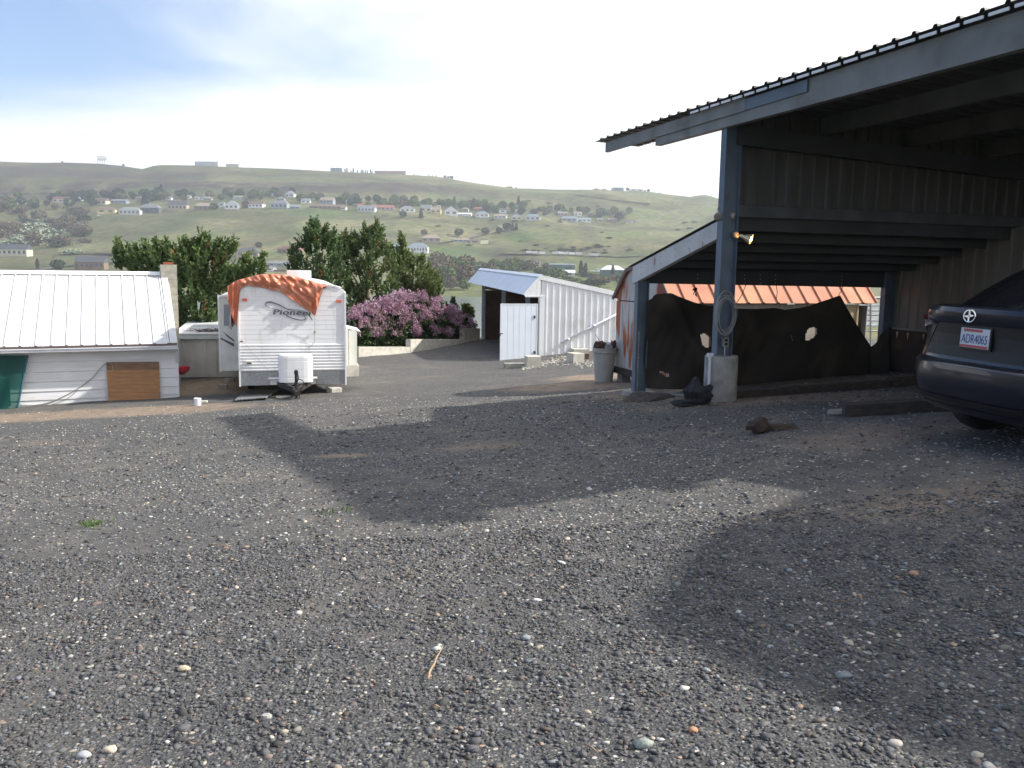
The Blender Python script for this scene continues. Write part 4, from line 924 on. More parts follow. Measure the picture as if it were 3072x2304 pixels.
# ================================================================== trash bin
bp_ = G(1811, 1146); tb = thing('trash_bin', 'big grey plastic bin full of rubbish beside the rusty shed', 'bin', bp_)
hb = .68 * bp_.y / 16.9; 
mb = MB(); mb.lathe(bp_, [(.175, 0), (.185, .01), (.235, hb - .10), (.25, hb - .095), (.25, hb - .005), (.262, hb - .005), (.262, hb), (.245, hb), (.235, hb - .09), (.17, .03)], 28); mb.build('body', M['bin'], tb, smooth=False)
mb = MB(); mb.tube([bp_ + V(.25 * math.cos(a), .25 * math.sin(a), hb - .09) for a in [i * 6.2832 / 28 for i in range(29)]], .012, 6, caps=False); mb.build('rim', M['bin'], tb, smooth=True)
ct = bp_ + Z * (hb - .03)
def rub(c, r, lab, m_, seed, nzz=.5, name='bag'): mb = MB(); mb.blob(c, r, nzz, 2, seed); return tag(mb.build(name, m_, smooth=False), lab, 'rubbish')
rub(ct + V(-.13, -.05, .06), V(.10, .09, .10), 'crumpled brown paper sack at the left of the bin', mat('brown_sack', (.10, .06, .045), None, 8, .9), 3)
rub(ct + V(.08, .0, .05), V(.09, .09, .09), 'white crumpled plastic bag on top of the bin', mat('white_bag', (.55, .57, .62), (.3, .32, .36), 9, .5), 5)
rub(ct + V(.20, .0, .0), V(.07, .08, .14), 'dark rubbish hanging over the right rim of the bin', mat('dark_rubbish', (.07, .055, .05), None, 8, .9), 7)
rub(ct + V(-.02, .03, .06), V(.07, .07, .09), 'olive green leafy rubbish in the middle of the bin', mat('olive_rubbish', (.14, .14, .06), None, 8, .9), 8)
mb = MB(); A1 = [ct + V(.10, -.05, .05), ct + V(.15, -.05, .05), ct + V(.17, -.05, .16), ct + V(.13, -.05, .19)]; mb.loft(A1, [v + V(0, .015, 0) for v in A1]); tag(mb.build('board_scrap', M['rust_red']), 'red brown scrap of board sticking up from the bin', 'rubbish')
mb = MB(); mb.tube([ct + V(.02, 0, .0), ct + V(-.10, -.03, .15), ct + V(-.21, -.05, .31)], [.008, .007, .004], 5); tag(mb.build('stick', M['bark']), 'thin grey stick leaning out of the bin to the left', 'stick')

# pale rocks heaped at the shed foundation
rr_ = random.Random(21); mb = MB()
for k in range(240):
    f = rr_.uniform(0, 1); px = 1570 + 140 * f + rr_.gauss(0, 10); py = 1104 - 28 * f + rr_.gauss(0, 4.5); p = G(px, py); s = rr_.uniform(.018, .05); mb.blob(p + Z * s * .3, V(s, s * .8, s * .6), .3, 1, k)
for k in range(90):
    px = rr_.uniform(1720, 1800); py = 1092 + rr_.gauss(0, 6); p = G(px, py); s = rr_.uniform(.015, .04); mb.blob(p + Z * s * .3, V(s, s * .8, s * .6), .3, 1, k)
tag(mb.build('rubble', mat('pale_rubble', (.52, .50, .44), (.30, .27, .23), 6, .9)), 'pale broken rock heaped along the foot of the white shed', 'rubble', kind='stuff')

# ================================================================== travel trailer
TA = hdir(-14.5); TB = hdir(75.5); nT = TA * -1
TO = P(880, 1000, 19.6); TO.z = 0
def onT(px, py, off=0.0): return PP(px, py, TO + nT * off, TA)
tb0 = onT(718, 1156); tb1 = onT(1040, 1152); wl = (tb0 - TO).dot(TB); wr = (tb1 - TO).dot(TB); zB = (tb0.z + tb1.z) / 2
zE = onT(716, 866).z; zT = onT(880, 846).z
gt = gz(TO.x, TO.y)
rv = thing('travel_trailer', 'white travel trailer with a brand name and an orange tarp on top', 'trailer', V(TO.x, TO.y, gt))
rv['label'] = 'white travel trailer with its swoosh lettering on the front, parked on the gravel'
def Tp(w, z, d=0.0): return TO + TB * w + Z * z + TA * d
def topz(w): f = (w - wl) / (wr - wl) * 2 - 1; return zE + (zT - zE) * (1 - abs(f) ** 2.6)
LEN = 7.4
def outline(inset=0):
    pts = [(wl, zB), (wr, zB)]; n = 16
    for i in range(n + 1):
        f = i / n; w = wr + (wl - wr) * f; z = topz(w)
        if i == 0: pts += [(wr, zE - .06)]; w -= .05
        if i == n: w += .05
        pts.append((w, z if 0 < i < n else zE))
        if i == n: pts.append((wl, zE - .06))
    return pts
ol = outline()
mb = MB(); mb.loft([Tp(w, z, 0.02) for w, z in ol], [Tp(w, z, LEN) for w, z in ol]); mb.build('body', M['rv'], rv)
# front siding: one course at a time
def course(z0, z1, depth, mt_, shape='lap'):
    mb = MB()
    if z1 > zE - .1:
        # follow the arched top
        k = 12; ws2 = [wl + .03 + (wr - wl - .06) * i / k for i in range(k + 1)]
        for i in range(k):
            a, b_ = ws2[i], ws2[i + 1]; ta, tb_ = min(z1, topz(a) - .03), min(z1, topz(b_) - .03)
            if ta <= z0 + .004 and tb_ <= z0 + .004: continue
            ta, tb_ = max(ta, z0 + .002), max(tb_, z0 + .002)
            A1 = [Tp(a, z0, 0.018), Tp(b_, z0, 0.018), Tp(b_, tb_, 0.018), Tp(a, ta, 0.018)]; B1 = [Tp(a, z0, -depth), Tp(b_, z0, -depth), Tp(b_, tb_, -.002), Tp(a, ta, -.002)]
            mb.loft(A1, B1)
        if not mb.v: return
    elif shape == 'lap': mb.loft([Tp(wl + .03, z0, .018), Tp(wl + .03, z1 - .002, .018), Tp(wl + .03, z1 - .002, -.002), Tp(wl + .03, z0, -depth)], [Tp(wr - .03, z0, .018), Tp(wr - .03, z1 - .002, .018), Tp(wr - .03, z1 - .002, -.002), Tp(wr - .03, z0, -depth)])
    else:
        h = z1 - z0; prof = [(.018, 0), (.018, h - .002), (-.000, h - .002), (-.022, h * .72), (-.022, h * .38), (-.0, 0)]
        mb.loft([Tp(wl + .03, z0 + z, d) for d, z in prof], [Tp(wr - .03, z0 + z, d) for d, z in prof])
    mb.build('siding_course', mt_, rv)
zS, zK = onT(880, 1031).z, onT(880, 1113).z     # start of the ribbed part, top of the diamond plate
n1 = 13; h1 = (zT - zS) / n1
for k in range(n1 + 1): course(zS + k * h1, zS + (k + 1) * h1, .0035, M['rv'])
n2 = 9; h2 = (zS - zK) / n2
for k in range(n2): course(zK + k * h2, zK + (k + 1) * h2, .02, M['rv'], 'rib')
for (a, b_) in ((wl + .03, onT(809, 1130).__sub__(TO).dot(TB)), (onT(948, 1130).__sub__(TO).dot(TB), wr - .03)):
    mb = MB(); mb.box(Tp(a, zB + .0, .018), TB * (b_ - a), nT * .03, Z * (zK - zB - .004)); mb.build('diamond_plate', M['diamond'], rv)
a, b_ = (onT(809, 1130) - TO).dot(TB), (onT(948, 1130) - TO).dot(TB)
mb = MB(); mb.box(Tp(a + .004, onT(880, 1138).z, .018), TB * (b_ - a - .008), nT * .028, Z * (zK - onT(880, 1138).z - .004)); mb.build('diamond_plate', M['diamond'], rv)
for w in (wl, wr - .035):
    mb = MB(); mb.box(Tp(w, zB - .02, .03), TB * .035, nT * .065, Z * (zE - .05 - zB)); mb.build('corner_trim', M['rv'], rv)
mb = MB(); mb.tube([Tp(w, z + .004, -.01) for w, z in [(wl + (wr - wl) * i / 24, topz(wl + (wr - wl) * i / 24)) for i in range(1, 24)]], .018, 6); mb.build('roof_trim', M['rv'], rv, smooth=True)
# marker lights and small front fittings
def c4(x, y): return 600 + x * .2773, 780 + y * .2773
for (x, y) in ((482, 428), (1503, 446)):
    mb = MB(); mb.boxc(onT(*c4(x, y), .02), TB * .105, TA * .03, Z * .055); mb.build('marker_light', M['amber'], rv)
mb = MB(); p = onT(*c4(533, 1106), .035); mb.boxc(p, TB * .13, TA * .05, Z * .06); mb.build('socket_cover', M['rv_cream'], rv)
mb = MB(); mb.boxc(p - Z * .015 + nT * .03, TB * .09, TA * .012, Z * .03); mb.build('socket', M['black_metal'], rv)
# lettering: the word and its swooshes, cut as flat shapes
fc = bpy.data.curves.new('lettering', 'FONT'); fc.body = 'Pioneer'; fc.size = .30; fc.extrude = .002; fc.space_character = 1.06
fo = bpy.data.objects.new('lettering', fc); S.collection.objects.link(fo); bpy.context.view_layer.update()
dg = bpy.context.evaluated_depsgraph_get(); em = bpy.data.meshes.new_from_object(fo.evaluated_get(dg)); bpy.data.objects.remove(fo)
lp0, lp1 = onT(*c4(790, 588), .042), onT(*c4(1215, 600), .042)
xs_ = [v.co.x for v in em.vertices]; sx = (lp1 - lp0).length / (max(xs_) - min(xs_)); x0 = min(xs_)
hcap = max(v.co.y for v in em.vertices); sy = (onT(*c4(795, 530)).z - onT(*c4(795, 585)).z) / hcap
mb = MB()
for q_ in range(4): mb.add([lp0 + (lp1 - lp0).normalized() * ((v.co.x - x0) * sx + .006 * q_) + Z * (v.co.y * sy + .003 * (q_ % 2)) + nT * (v.co.z + .0004 * q_) + TB * v.co.y * .12 for v in em.vertices], [tuple(p.vertices) for p in em.polygons])
mb.build('lettering', M['decal'], rv)
def stroke(pts, ws2, off, name='swoosh', f=onT):
    P3 = [f(*c4(*p), off) for p in pts]; A1, n = [], len(P3)
    mb = MB(); up = []; dn2 = []
    for i in range(n):
        d = (P3[min(i + 1, n - 1)] - P3[max(0, i - 1)]).normalized(); s = d.cross(nT).normalized() * ws2[i]; up.append(P3[i] + s); dn2.append(P3[i] - s)
    for i in range(n - 1): mb.loft([up[i], dn2[i], dn2[i] + nT * .002, up[i] + nT * .002], [up[i + 1], dn2[i + 1], dn2[i + 1] + nT * .002, up[i + 1] + nT * .002])
    mb.build(name, M['decal'], rv)
def spl(pts, n=6):
    out_ = []
    for i in range(len(pts) - 1):
        p0, p1, p2, p3 = pts[max(i - 1, 0)], pts[i], pts[i + 1], pts[min(i + 2, len(pts) - 1)]
        for k in range(n):
            t_ = k / n; out_.append(tuple(.5 * ((2 * p1[j]) + (-p0[j] + p2[j]) * t_ + (2 * p0[j] - 5 * p1[j] + 4 * p2[j] - p3[j]) * t_ ** 2 + (-p0[j] + 3 * p1[j] - 3 * p2[j] + p3[j]) * t_ ** 3) for j in (0, 1)))
    return out_ + [pts[-1]]
s1_ = spl([(800, 530), (740, 512), (708, 482), (722, 460), (770, 457), (850, 483), (940, 528), (1040, 552), (1110, 560)]); stroke(s1_, [.004 + .010 * math.sin(math.pi * i / len(s1_)) ** 2 for i in range(len(s1_))], .032)
s2_ = spl([(930, 600), (990, 625), (1070, 648), (1130, 645), (1146, 625), (1128, 608), (1090, 598)]); stroke(s2_, [.003 + .008 * (1 - i / len(s2_)) for i in range(len(s2_))], .032)
s3_ = spl([(940, 528), (1040, 535), (1130, 560), (1180, 600), (1218, 655)]); stroke(s3_, [.003 + .009 * i / len(s3_) if i < len(s3_) - 2 else .002 for i in range(len(s3_))], .035)
# propane cover
pc = V(0, 0, 0); a, b_ = onT(834, 1066, .55), onT(940, 1147, .55)
w0, w1_ = (a - TO).dot(TB), (b_ - TO).dot(TB); z1, z0 = a.z, b_.z
mb = MB(); prof = []
cw, cd = (w1_ - w0) / 2, .17; cx_ = (w0 + w1_) / 2
def stad(s, z):
    o_ = []
    for i in range(24):
        t_ = 2 * math.pi * i / 24; cx2, sy2 = math.cos(t_), math.sin(t_); e_ = .55
        o_.append(Tp(cx_ + s * cw * (abs(cx2) ** e_) * (1 if cx2 > 0 else -1), z, -.36 + s * cd * (abs(sy2) ** e_) * (1 if sy2 > 0 else -1)))
    return o_
hs = z1 - z0; lv = [(1.0, 0), (1.0, hs * .15), (.985, hs * .155), (.985, hs * .18), (1.0, hs * .185), (1.0, hs * .45), (.985, hs * .455), (.985, hs * .47), (1.0, hs * .475), (1.0, hs * .76), (.985, hs * .765), (.985, hs * .78), (1.0, hs * .785), (1.0, hs * .90), (.97, hs * .96), (.90, hs)]
rws = [stad(s, z0 + h) for s, h in lv]; n = 24
for i in range(len(rws)): mb.v += rws[i]
for i in range(len(rws) - 1):
    for k in range(n): mb.f.append((i * n + k, i * n + (k + 1) % n, (i + 1) * n + (k + 1) % n, (i + 1) * n + k))
mb.f += [tuple(range(n))[::-1], tuple((len(rws) - 1) * n + k for k in range(n))]; mb.m = [0] * len(mb.f)
mb.build('propane_cover', M['rv'], rv)
# A-frame tongue, shelf, jack
mb = MB(); zt_ = z0 - .055
tipp = Tp((onT(889, 1140, 1.0) - TO).dot(TB), zt_ - .05, -1.05)
for w in (a_w := (onT(812, 1140) - TO).dot(TB), (onT(946, 1140) - TO).dot(TB)): mb.beam(Tp(w, zt_ - .04, .5), tipp, .06, .11)
mb.build('tongue_frame', M['black_metal'], rv)
mb = MB(); q0, q1 = onT(805, 1134, .25), onT(952, 1134, .25); mb.boxc((q0 + q1) / 2, TB * (q1 - q0).dot(TB), TA * .10, Z * .03); mb.build('front_shelf', M['rv'], rv)
jk = V(tipp.x, tipp.y, 0); gj = gz(jk.x, jk.y)
mb = MB(); mb.lathe(V(jk.x, jk.y, gj), [(.055, 0), (.055, .015), (.028, .02), (.028, zt_ - gj - .1), (.036, zt_ - gj - .1), (.036, zt_ - gj + .30), (.045, zt_ - gj + .31), (.045, zt_ - gj + .38), (.02, zt_ - gj + .40)], 12)
mb.boxc(V(jk.x, jk.y, zt_ - .06) - TA * .08, TB * .16, TA * .2, Z * .12); mb.boxc(V(jk.x, jk.y, zt_ - .06) - TA * .26, TB * .08, TA * .18, Z * .08)
mb.build('tongue_jack', M['black_metal'], rv)
mb = MB(); mb.lathe(V(jk.x, jk.y, gj), [(.024, 0), (.024, .34)], 10); mb.build('jack_foot', M['galv'], rv)
mb = MB(); c0 = V(jk.x, jk.y, zt_ + .12) + nT * .06; mb.tube([c0 + TB * (.06 + .10 * math.cos(t_)) + Z * (.10 * math.sin(t_) - .02) for t_ in [i * .45 for i in range(15)]] + [c0 + TB * .05 - Z * .25, c0 - TB * .03 - Z * .32], .010, 6); mb.tube([c0 + TB * .02 + Z * .28, c0 + TB * .05 + Z * .1, c0 - TB * .02 - Z * .05, c0 + TB * .06 - Z * .3, c0 + TB * .03 - Z * .45], .012, 6); mb.build('power_cord', M['black'], rv, smooth=True)
# wheels
for d in (3.4, 4.25):
    for w in (wl + .12, wr - .12):
        c0 = Tp(w, 0, d); g_ = gz(c0.x, c0.y); wh = MB(); wh.lathe(V(c0.x, c0.y, g_ + .32) - TB * .1, [(.2, 0), (.32, .02), (.33, .1), (.32, .18), (.2, .2)], 20, axis=TB); wo = wh.build('wheel', M['black'], rv)
        r3 = MB(); r3.lathe(V(c0.x, c0.y, g_ + .32) - TB * .095, [(.19, 0), (.19, .19)], 16, axis=TB); r3.build('rim', M['galv'], wo)
# slide-out on the left
sD = 2.3
def onTs(px, py, off=0.0): return PP(px, py, TO + TA * (sD - off), TA)
sa, sb2 = onTs(655, 889), onTs(718, 1112); swl = (sa - TO).dot(TB)
so = MB(); so.box(Tp(swl, sb2.z, sD), TB * (wl - swl + .0), TA * 3.2, Z * (sa.z - sb2.z)); so = so.build('slide_out', M['rv_cream'], rv)
mb = MB(); wz = [onTs(*c4(x, y), .012) for x, y in ((240, 470), (345, 470), (345, 725), (240, 725))]; mb.loft(wz, [v + TA * .02 for v in wz]); mb.build('window_frame', M['rv_cream'], so)
mb = MB(); wz = [onTs(*c4(x, y), .02) for x, y in ((257, 482), (336, 482), (336, 712), (257, 712))]; mb.loft(wz, [v + TA * .01 for v in wz]); mb.build('window_pane', M['glass_gray'], so)
mb = MB()
for w, dd_ in ((swl, 0), ): mb.box(Tp(w - .02, sb2.z - .02, sD - .03), TB * .04, TA * .04, Z * (sa.z - sb2.z + .05)); mb.box(Tp(w + .02, sa.z - .01, sD - .03), TB * (wl - w - .02), TA * .04, Z * .04)
mb.build('slide_trim', M['rv'], so)
for pts in ([(215, 835), (370, 905), (370, 940), (215, 850)], [(240, 768), (370, 865), (370, 885), (300, 835)]):
    mb = MB(); A1 = [onTs(*c4(x, y), .006) for x, y in pts]; mb.loft(A1, [v + nT * .003 for v in A1]); mb.build('stripe', M['decal'], so)
# roof top box seen above the tarp
mb = MB(); a2 = PP(860, 811, TO + TA * 3.5, TA); b2 = PP(934, 828, TO + TA * 3.5, TA); mb.box(V(a2.x, a2.y, zT - .05), TB * (b2 - a2).dot(TB), TA * .9, Z * (a2.z - zT + .05)); mb.build('roof_air_conditioner', M['rv'], rv)
mb = MB(); a2 = PP(694, 838, TO + TA * 1.5, TA); mb.box(V(a2.x, a2.y, zE - .02), TB * .3, TA * .4, Z * .10); mb.build('roof_vent', M['rv'], rv)

# tarp over the roof and hanging down in front
tx = [300, 330, 365, 400, 430, 470, 540, 620, 700, 780, 870, 950, 1020, 1090, 1150, 1200, 1245, 1290, 1330, 1370]
hem = [430, 560, 655, 735, 330, 268, 278, 291, 303, 322, 338, 395, 438, 492, 532, 570, 606, 440, 303, 296]
top = [285, 262, 240, 222, 210, 200, 184, 160, 152, 150, 154, 160, 178, 194, 210, 222, 236, 252, 268, 280]
rws = []; NX, NY = 150, 24
for j in range(-9, NY + 1):
    row = []
    for i in range(NX + 1):
        x = 300 + 1070 * i / NX; yt = float(np.interp(x, tx, top)); yh_ = float(np.interp(x, tx, hem))
        if j < 0:
            p = onT(*c4(x, yt), .0); dep = -j / 9. * 5.2; w = (p - TO).dot(TB); zz = p.z - .06 * (-j / 9.) - .05 * abs(math.sin(w * 3 + j)) * 1
            p = Tp(w * (1 - 0 * j), zz, dep)
        else:
            f = j / NY; y = yt + (yh_ - yt) * f
            off = .05 + .10 * math.sin(math.pi * min(1, f * 1.2)) * (.7 + .5 * math.sin(x / 95.)) + .09 * mnoise.noise(V((x + y) / 130., (x - y) / 60., 3)) + .012 * mnoise.noise(V((x + y) / 40., (x - y) / 26., 8))
            if f == 0: off = .02
            if 1180 < x < 1300: off += .05 * math.sin((x - 1180) / 120 * math.pi) * f * math.sin(x / 9.)
            off = max(.03, off); 
            if x < 405: off = .05 + .03 * math.sin(x / 9.)
            p = onT(*c4(x, y), off)
            if j > 0 : p = p + nT * .0
        row.append(p)
    rws.append(row)
mb = MB(); mb.grid(rws); nv = len(mb.v); mb.v += [v - nT * .004 - Z * .004 for v in mb.v]; mb.f += [tuple(i + nv for i in f)[::-1] for f in mb.f]; mb.m *= 2
tag(mb.build('orange_tarp', M['tarp'], smooth=True), 'orange tarpaulin thrown over the trailer roof, one corner pulled down in front', 'tarp')
mb = MB(); 
rws = []
for j in range(9):
    f = j / 8.; row = []
    for i in range(13):
        s = i / 12.; a0 = V(*onT(*c4(425, 225), .03)); b0 = Tp(wl - .03, zE + .05 - .1 * s, s * 2.2); top_ = b0 + TB * .06 * (1 - f); bot = b0 - Z * (.45 + .5 * (1 - s) ** 2 + .1 * math.sin(s * 9)) - TB * (.10 + .06 * math.sin(s * 20)); row.append(top_ * (1 - f) + bot * f + TB * (-.05 * math.sin(math.pi * f)))
    rws.append(row)
mb.grid(rws); nv = len(mb.v); mb.v += [v + TB * .004 for v in mb.v]; mb.f += [tuple(i + nv for i in f)[::-1] for f in mb.f]; mb.m *= 2
tag(mb.build('brown_tarp', mat('brown_side_of_tarp', (.16, .07, .05), (.10, .045, .035), 5, .4, bump=.8, bscale=6), smooth=True), 'brown underside of the tarp hanging down the left side of the trailer', 'tarp')
mb = MB(); a, b_ = onT(*c4(1243, 600), .10), onT(*c4(1240, 780), .04); mb.tube([a, b_, onT(*c4(1238, 890), .04), onT(*c4(1170, 960), .04)], .005, 5); mb.boxc(b_, TB * .04, TA * .03, Z * .05); tag(mb.build('tie_rope', M['wire']), 'thin rope tied to the hanging corner of the orange tarp', 'rope')
mb = MB(); a, b_ = onT(*c4(425, 830), .06), onT(*c4(745, 1200), .06); mb.tube([a, (a + b_) / 2 - Z * .02, b_], .004, 5); mb.blob(onT(*c4(455, 880), .05), V(.04, .03, .025), .5, 1); tag(mb.build('tie_rope', M['wire']), 'thin rope slanting across the lower left of the trailer front', 'rope')
# loose things on the ground round the trailer
def gblock(px, py, w, d, h, label, mt, name, cat, az=80):
    p = G(px, py); mb = MB(); mb.boxc(p + Z * (h / 2 - .01), hdir(az) * w, hdir(az - 90) * d, Z * h); return tag(mb.build(name, M[mt]), label, cat)
gblock(1003, 1176, .24, .40, .12, 'whitish wooden block at the right front of the trailer', 'concrete_pale', 'wood_block', 'block', 60)
gblock(850, 1192, .30, .14, .04, 'small flat white board under the trailer tongue', 'concrete_pale', 'board', 'board')
gblock(670, 1166, .22, .2, .12, 'grey block under the slide-out, nearer one', 'concrete', 'support_block', 'block')
gblock(690, 1146, .26, .2, .12, 'grey block under the slide-out, farther one', 'concrete', 'support_block', 'block')
gblock(606, 1208, .22, .15, .05, 'short pale board lying beside the white paint can', 'concrete_pale', 'board', 'board')
mb = MB(); p = G(593, 1216); mb.lathe(p, [(.07, 0), (.075, .15), (.07, .155), (.06, .12)], 14); tag(mb.build('paint_can', M['gutter'], smooth=False), 'small white can on the dirt right of the long low building', 'can')
# corrugated sheet lying down
p0, p1, p2, p3 = G(704, 1208), G(800, 1200), G(838, 1176), G(738, 1176); mb = MB(); n = 48; rws = []
for j in range(3):
    f = j / 2.; row = []
    for i in range(n + 1):
        s = i / n; a = p0 * (1 - s) + p1 * s; b_ = p3 * (1 - s) + p2 * s; q_ = a * (1 - f) + b_ * f; row.append(q_ + Z * (.05 + .02 * math.sin(s * 12 * 2 * math.pi)))
    rws.append(row)
mb.grid(rws); nv = len(mb.v); mb.v += [v - Z * .004 for v in mb.v]; mb.f += [tuple(i + nv for i in f)[::-1] for f in mb.f]; mb.m *= 2
tag(mb.build('corrugated_sheet', M['galv'], smooth=True), 'corrugated metal sheet lying flat on the ground under the trailer front', 'metal sheet')

# small white shed right behind the trailer's right edge
p = G(1056, 1120); e1, e2 = hdir(75.5), hdir(-14.5)
def onK(px, py): return PP(px, py, V(-3.75, 20.4, 0), e2)
k0, k1, k2 = onK(1045, 990), onK(1071, 996), onK(1058, 1095)
sk = thing('utility_shed', 'narrow cream metal shed on a concrete block behind the right side of the trailer', 'shed', V(k2.x, k2.y, k2.z - .25))
kb = onK(1040, 1096).z; kt = onK(1071, 996).z; xl = onK(1000, 1050); xr = onK(1070, 1050); wk = (xr - xl).dot(e1)
for i in range(3):
    mb = MB(); A0 = V(xl.x, xl.y, kb) + e1 * wk * i / 3; mb.box(A0, e1 * (wk / 3 - .012), e2 * .03, Z * (kt - kb + .04 * (3 - i))); mb.build('wall_sheet', M['rv_cream'], sk)
mb = MB(); mb.box(V(xr.x, xr.y, kb) - e1 * .02, e1 * .03, e2 * 1.1, Z * (kt - kb)); mb.build('side_wall', M['rv_cream'], sk)
mb = MB(); mb.loft([V(xl.x, xl.y, kt + .16), V(xr.x, xr.y, kt + .0) + e1 * .09, V(xr.x, xr.y, kt + .02) + e1 * .09, V(xl.x, xl.y, kt + .18)], [V(xl.x, xl.y, kt + .16) + e2 * 1.2, V(xr.x, xr.y, kt + .0) + e1 * .09 + e2 * 1.2, V(xr.x, xr.y, kt + .02) + e1 * .09 + e2 * 1.2, V(xl.x, xl.y, kt + .18) + e2 * 1.2]); mb.build('roof', M['rv_cream'], sk)
mb = MB(); mb.box(V(xl.x, xl.y, kb - .26) - e2 * .06, e1 * (wk + .05), e2 * 1.2, Z * .255); mb.build('block_base', M['concrete_pale'], sk)

# retaining wall steps beneath the lilac
def onL(px, py, D): return P(px, py, D)
def rwall(px0, px1, yt, yb, D0, D1, label):
    a, b_ = P(px0, yt, D0), P(px1, yt, D1); h = a.z - P(px0, yb, D0).z + .5; d = (b_ - a); d.z = 0; n_ = V(-d.y, d.x, 0).normalized()
    mb = MB(); mb.loft([a, a + n_ * .2, a + n_ * .2 - Z * h, a - Z * h], [b_, b_ + n_ * .2, b_ + n_ * .2 - Z * h, b_ - Z * h]); return tag(mb.build('retaining_wall', M['concrete_pale']), label, 'wall')
rwall(1076, 1231, 1041, 1052, 29.5, 31.5, 'lowest pale concrete wall section below the left part of the lilac')
rwall(1232, 1391, 1018, 1036, 31.5, 36.0, 'middle stepped concrete wall section below the right part of the lilac')
rwall(1391, 1440, 985, 1016, 36.2, 37.6, 'tall pale concrete wall end beside the open white shed')

# ================================================================== long low building at the left
HO = P(53, 1228, 19.3); HO.z = 0; HB = hdir(65.5); HA = hdir(-24.5); nH = HA * -1
def onH(px, py, off=0.0): return PP(px, py, HO + nH * off, HA)
def hw(p): return (p - HO).dot(HB)
def Hp(w, z, d=0): return HO + HB * w + Z * z + HA * d
hs_ = thing('low_outbuilding', 'long low white sided outbuilding with a ribbed white metal roof at the left', 'outbuilding', onH(300, 1217))
wR = hw(onH(536, 1100)); wL0 = -5.0
zb_ = onH(300, 1216).z
# lap siding
ly = [(1064, None), (1083, None)]
lines = [onH(300, y).z for y in (1048, 1081, 1111, 1139, 1167, 1192, 1217)]
for i in range(len(lines) - 1):
    zt2, zb2 = lines[i], lines[i + 1]; bw = hw(onH(326, 1150))
    mb = MB(); prof = [(.02, zb2), (.02, zt2 - .004), (-.0, zt2 - .004), (-.022, zb2)]
    mb.loft([Hp(wL0, z, d) for d, z in prof], [Hp(wR - .004 * i, z, d) for d, z in prof]); mb.build('siding_board', M['white_wood'], hs_)
mb = MB(); mb.box(Hp(wL0, zb_ - .5, .03), HB * (wR - wL0), HA * .1, Z * (lines[0] - zb_ + .72)); mb.build('wall_core', M['white_wood'], hs_)
mb = MB(); mb.box(Hp(wL0, zb_ - .6, .0), HB * (wR - wL0), HA * .12, Z * .6); mb.build('foundation', M['concrete_pale'], hs_)
# roof geometry
rdepth = 3.15; eo = .34
zeave = onH(300, 1035, eo).z
zridge = PP(300, 817, HO + HA * rdepth, HA).z
wr1 = (PP(494, 820, HO + HA * rdepth, HA) - HO).dot(HB); wr0 = (onH(538, 1030, eo) - HO).dot(HB); wRf = (wr0 + wr1) / 2
slope = (zridge - zeave) / (rdepth + eo)
nR = (nH * slope + Z).normalized()
dxs = []; k = 0
rp = .305
while True:
    wa = wRf - .16 - (k + 1) * rp
    if wa < -5.2: break
    panel(hs_, 'roof_panel', M['roof_white'], None, HB, nR, rp - .0005, lambda s: Hp(wRf - .16 - (k + 1) * rp + s, zridge - .02, rdepth), lambda s: Hp(wRf - .16 - (k + 1) * rp + s, zeave, -eo), 0, rib=.022, ribw=.04, minor=2, minr=.004); k += 1
mb = MB(); mb.box(Hp(wRf - .155, zeave + .01, -eo), HB * .16, HA * (rdepth + eo) + Z * (zridge - zeave), nR * .012); mb.build('edge_flashing', M['roof_white'], hs_)
mb = MB(); mb.loft([Hp(-5.2, zridge - .05, rdepth - .17), Hp(-5.2, zridge + .035, rdepth), Hp(-5.2, zridge - .05, rdepth + .17), Hp(-5.2, zridge - .06, rdepth + .17), Hp(-5.2, zridge + .02, rdepth), Hp(-5.2, zridge - .065, rdepth - .17)], [Hp(wRf, zridge - .05, rdepth - .17), Hp(wRf, zridge + .035, rdepth), Hp(wRf, zridge - .05, rdepth + .17), Hp(wRf, zridge - .06, rdepth + .17), Hp(wRf, zridge + .02, rdepth), Hp(wRf, zridge - .065, rdepth - .17)]); mb.build('ridge_cap', M['white'], hs_)
mb = MB(); mb.box(Hp(-5.2, zridge - .02, rdepth), HB * (wRf + 5.2), HA * 3.4 - Z * 2.0, Z * .012); mb.build('rear_roof', M['roof_white'], hs_)
mb = MB(); A1 = [Hp(wR - .05, zb_ - .4, .05), Hp(wR - .05, zeave - .05, .05), Hp(wR - .05, zridge - .12, rdepth), Hp(wR - .05, zeave - .1, 2 * rdepth), Hp(wR - .05, zb_ - .4, 2 * rdepth)]; mb.loft(A1, [v + HB * .05 for v in A1]); mb.build('gable_wall', M['white_wood'], hs_)
# eave board and gutter
mb = MB(); mb.box(Hp(-5.2, zeave - .045, -eo + .02), HB * (wRf + 5.2), HA * .03, Z * .045); mb.build('eave_board', M['brown_trim'], hs_)
mb = MB(); prof = [(-eo + .0, -.055), (-eo - .09, -.05), (-eo - .095, -.065), (-eo - .075, -.075), (-eo - .07, -.13), (-eo - .0, -.15), (-eo + .03, -.15), (-eo + .03, -.06)]
mb.loft([Hp(-5.2, zeave + z, d) for d, z in prof], [Hp(wRf, zeave + z, d) for d, z in prof]); mb.build('gutter', M['gutter'], hs_)
mb = MB(); mb.box(Hp(-5.2, zeave - .16, -eo + .05), HB * (wR + 5.2), HA * (eo - .06), Z * .02); mb.build('soffit', M['white_wood'], hs_)
mb = MB(); c0 = Hp(wR - .02, zeave - .16, -.12); mb.tube([c0, c0 - Z * .14 - HA * -.02, c0 - Z * .30 + HA * .08], .035, 8); mb.build('downspout_elbow', M['gutter'], hs_)
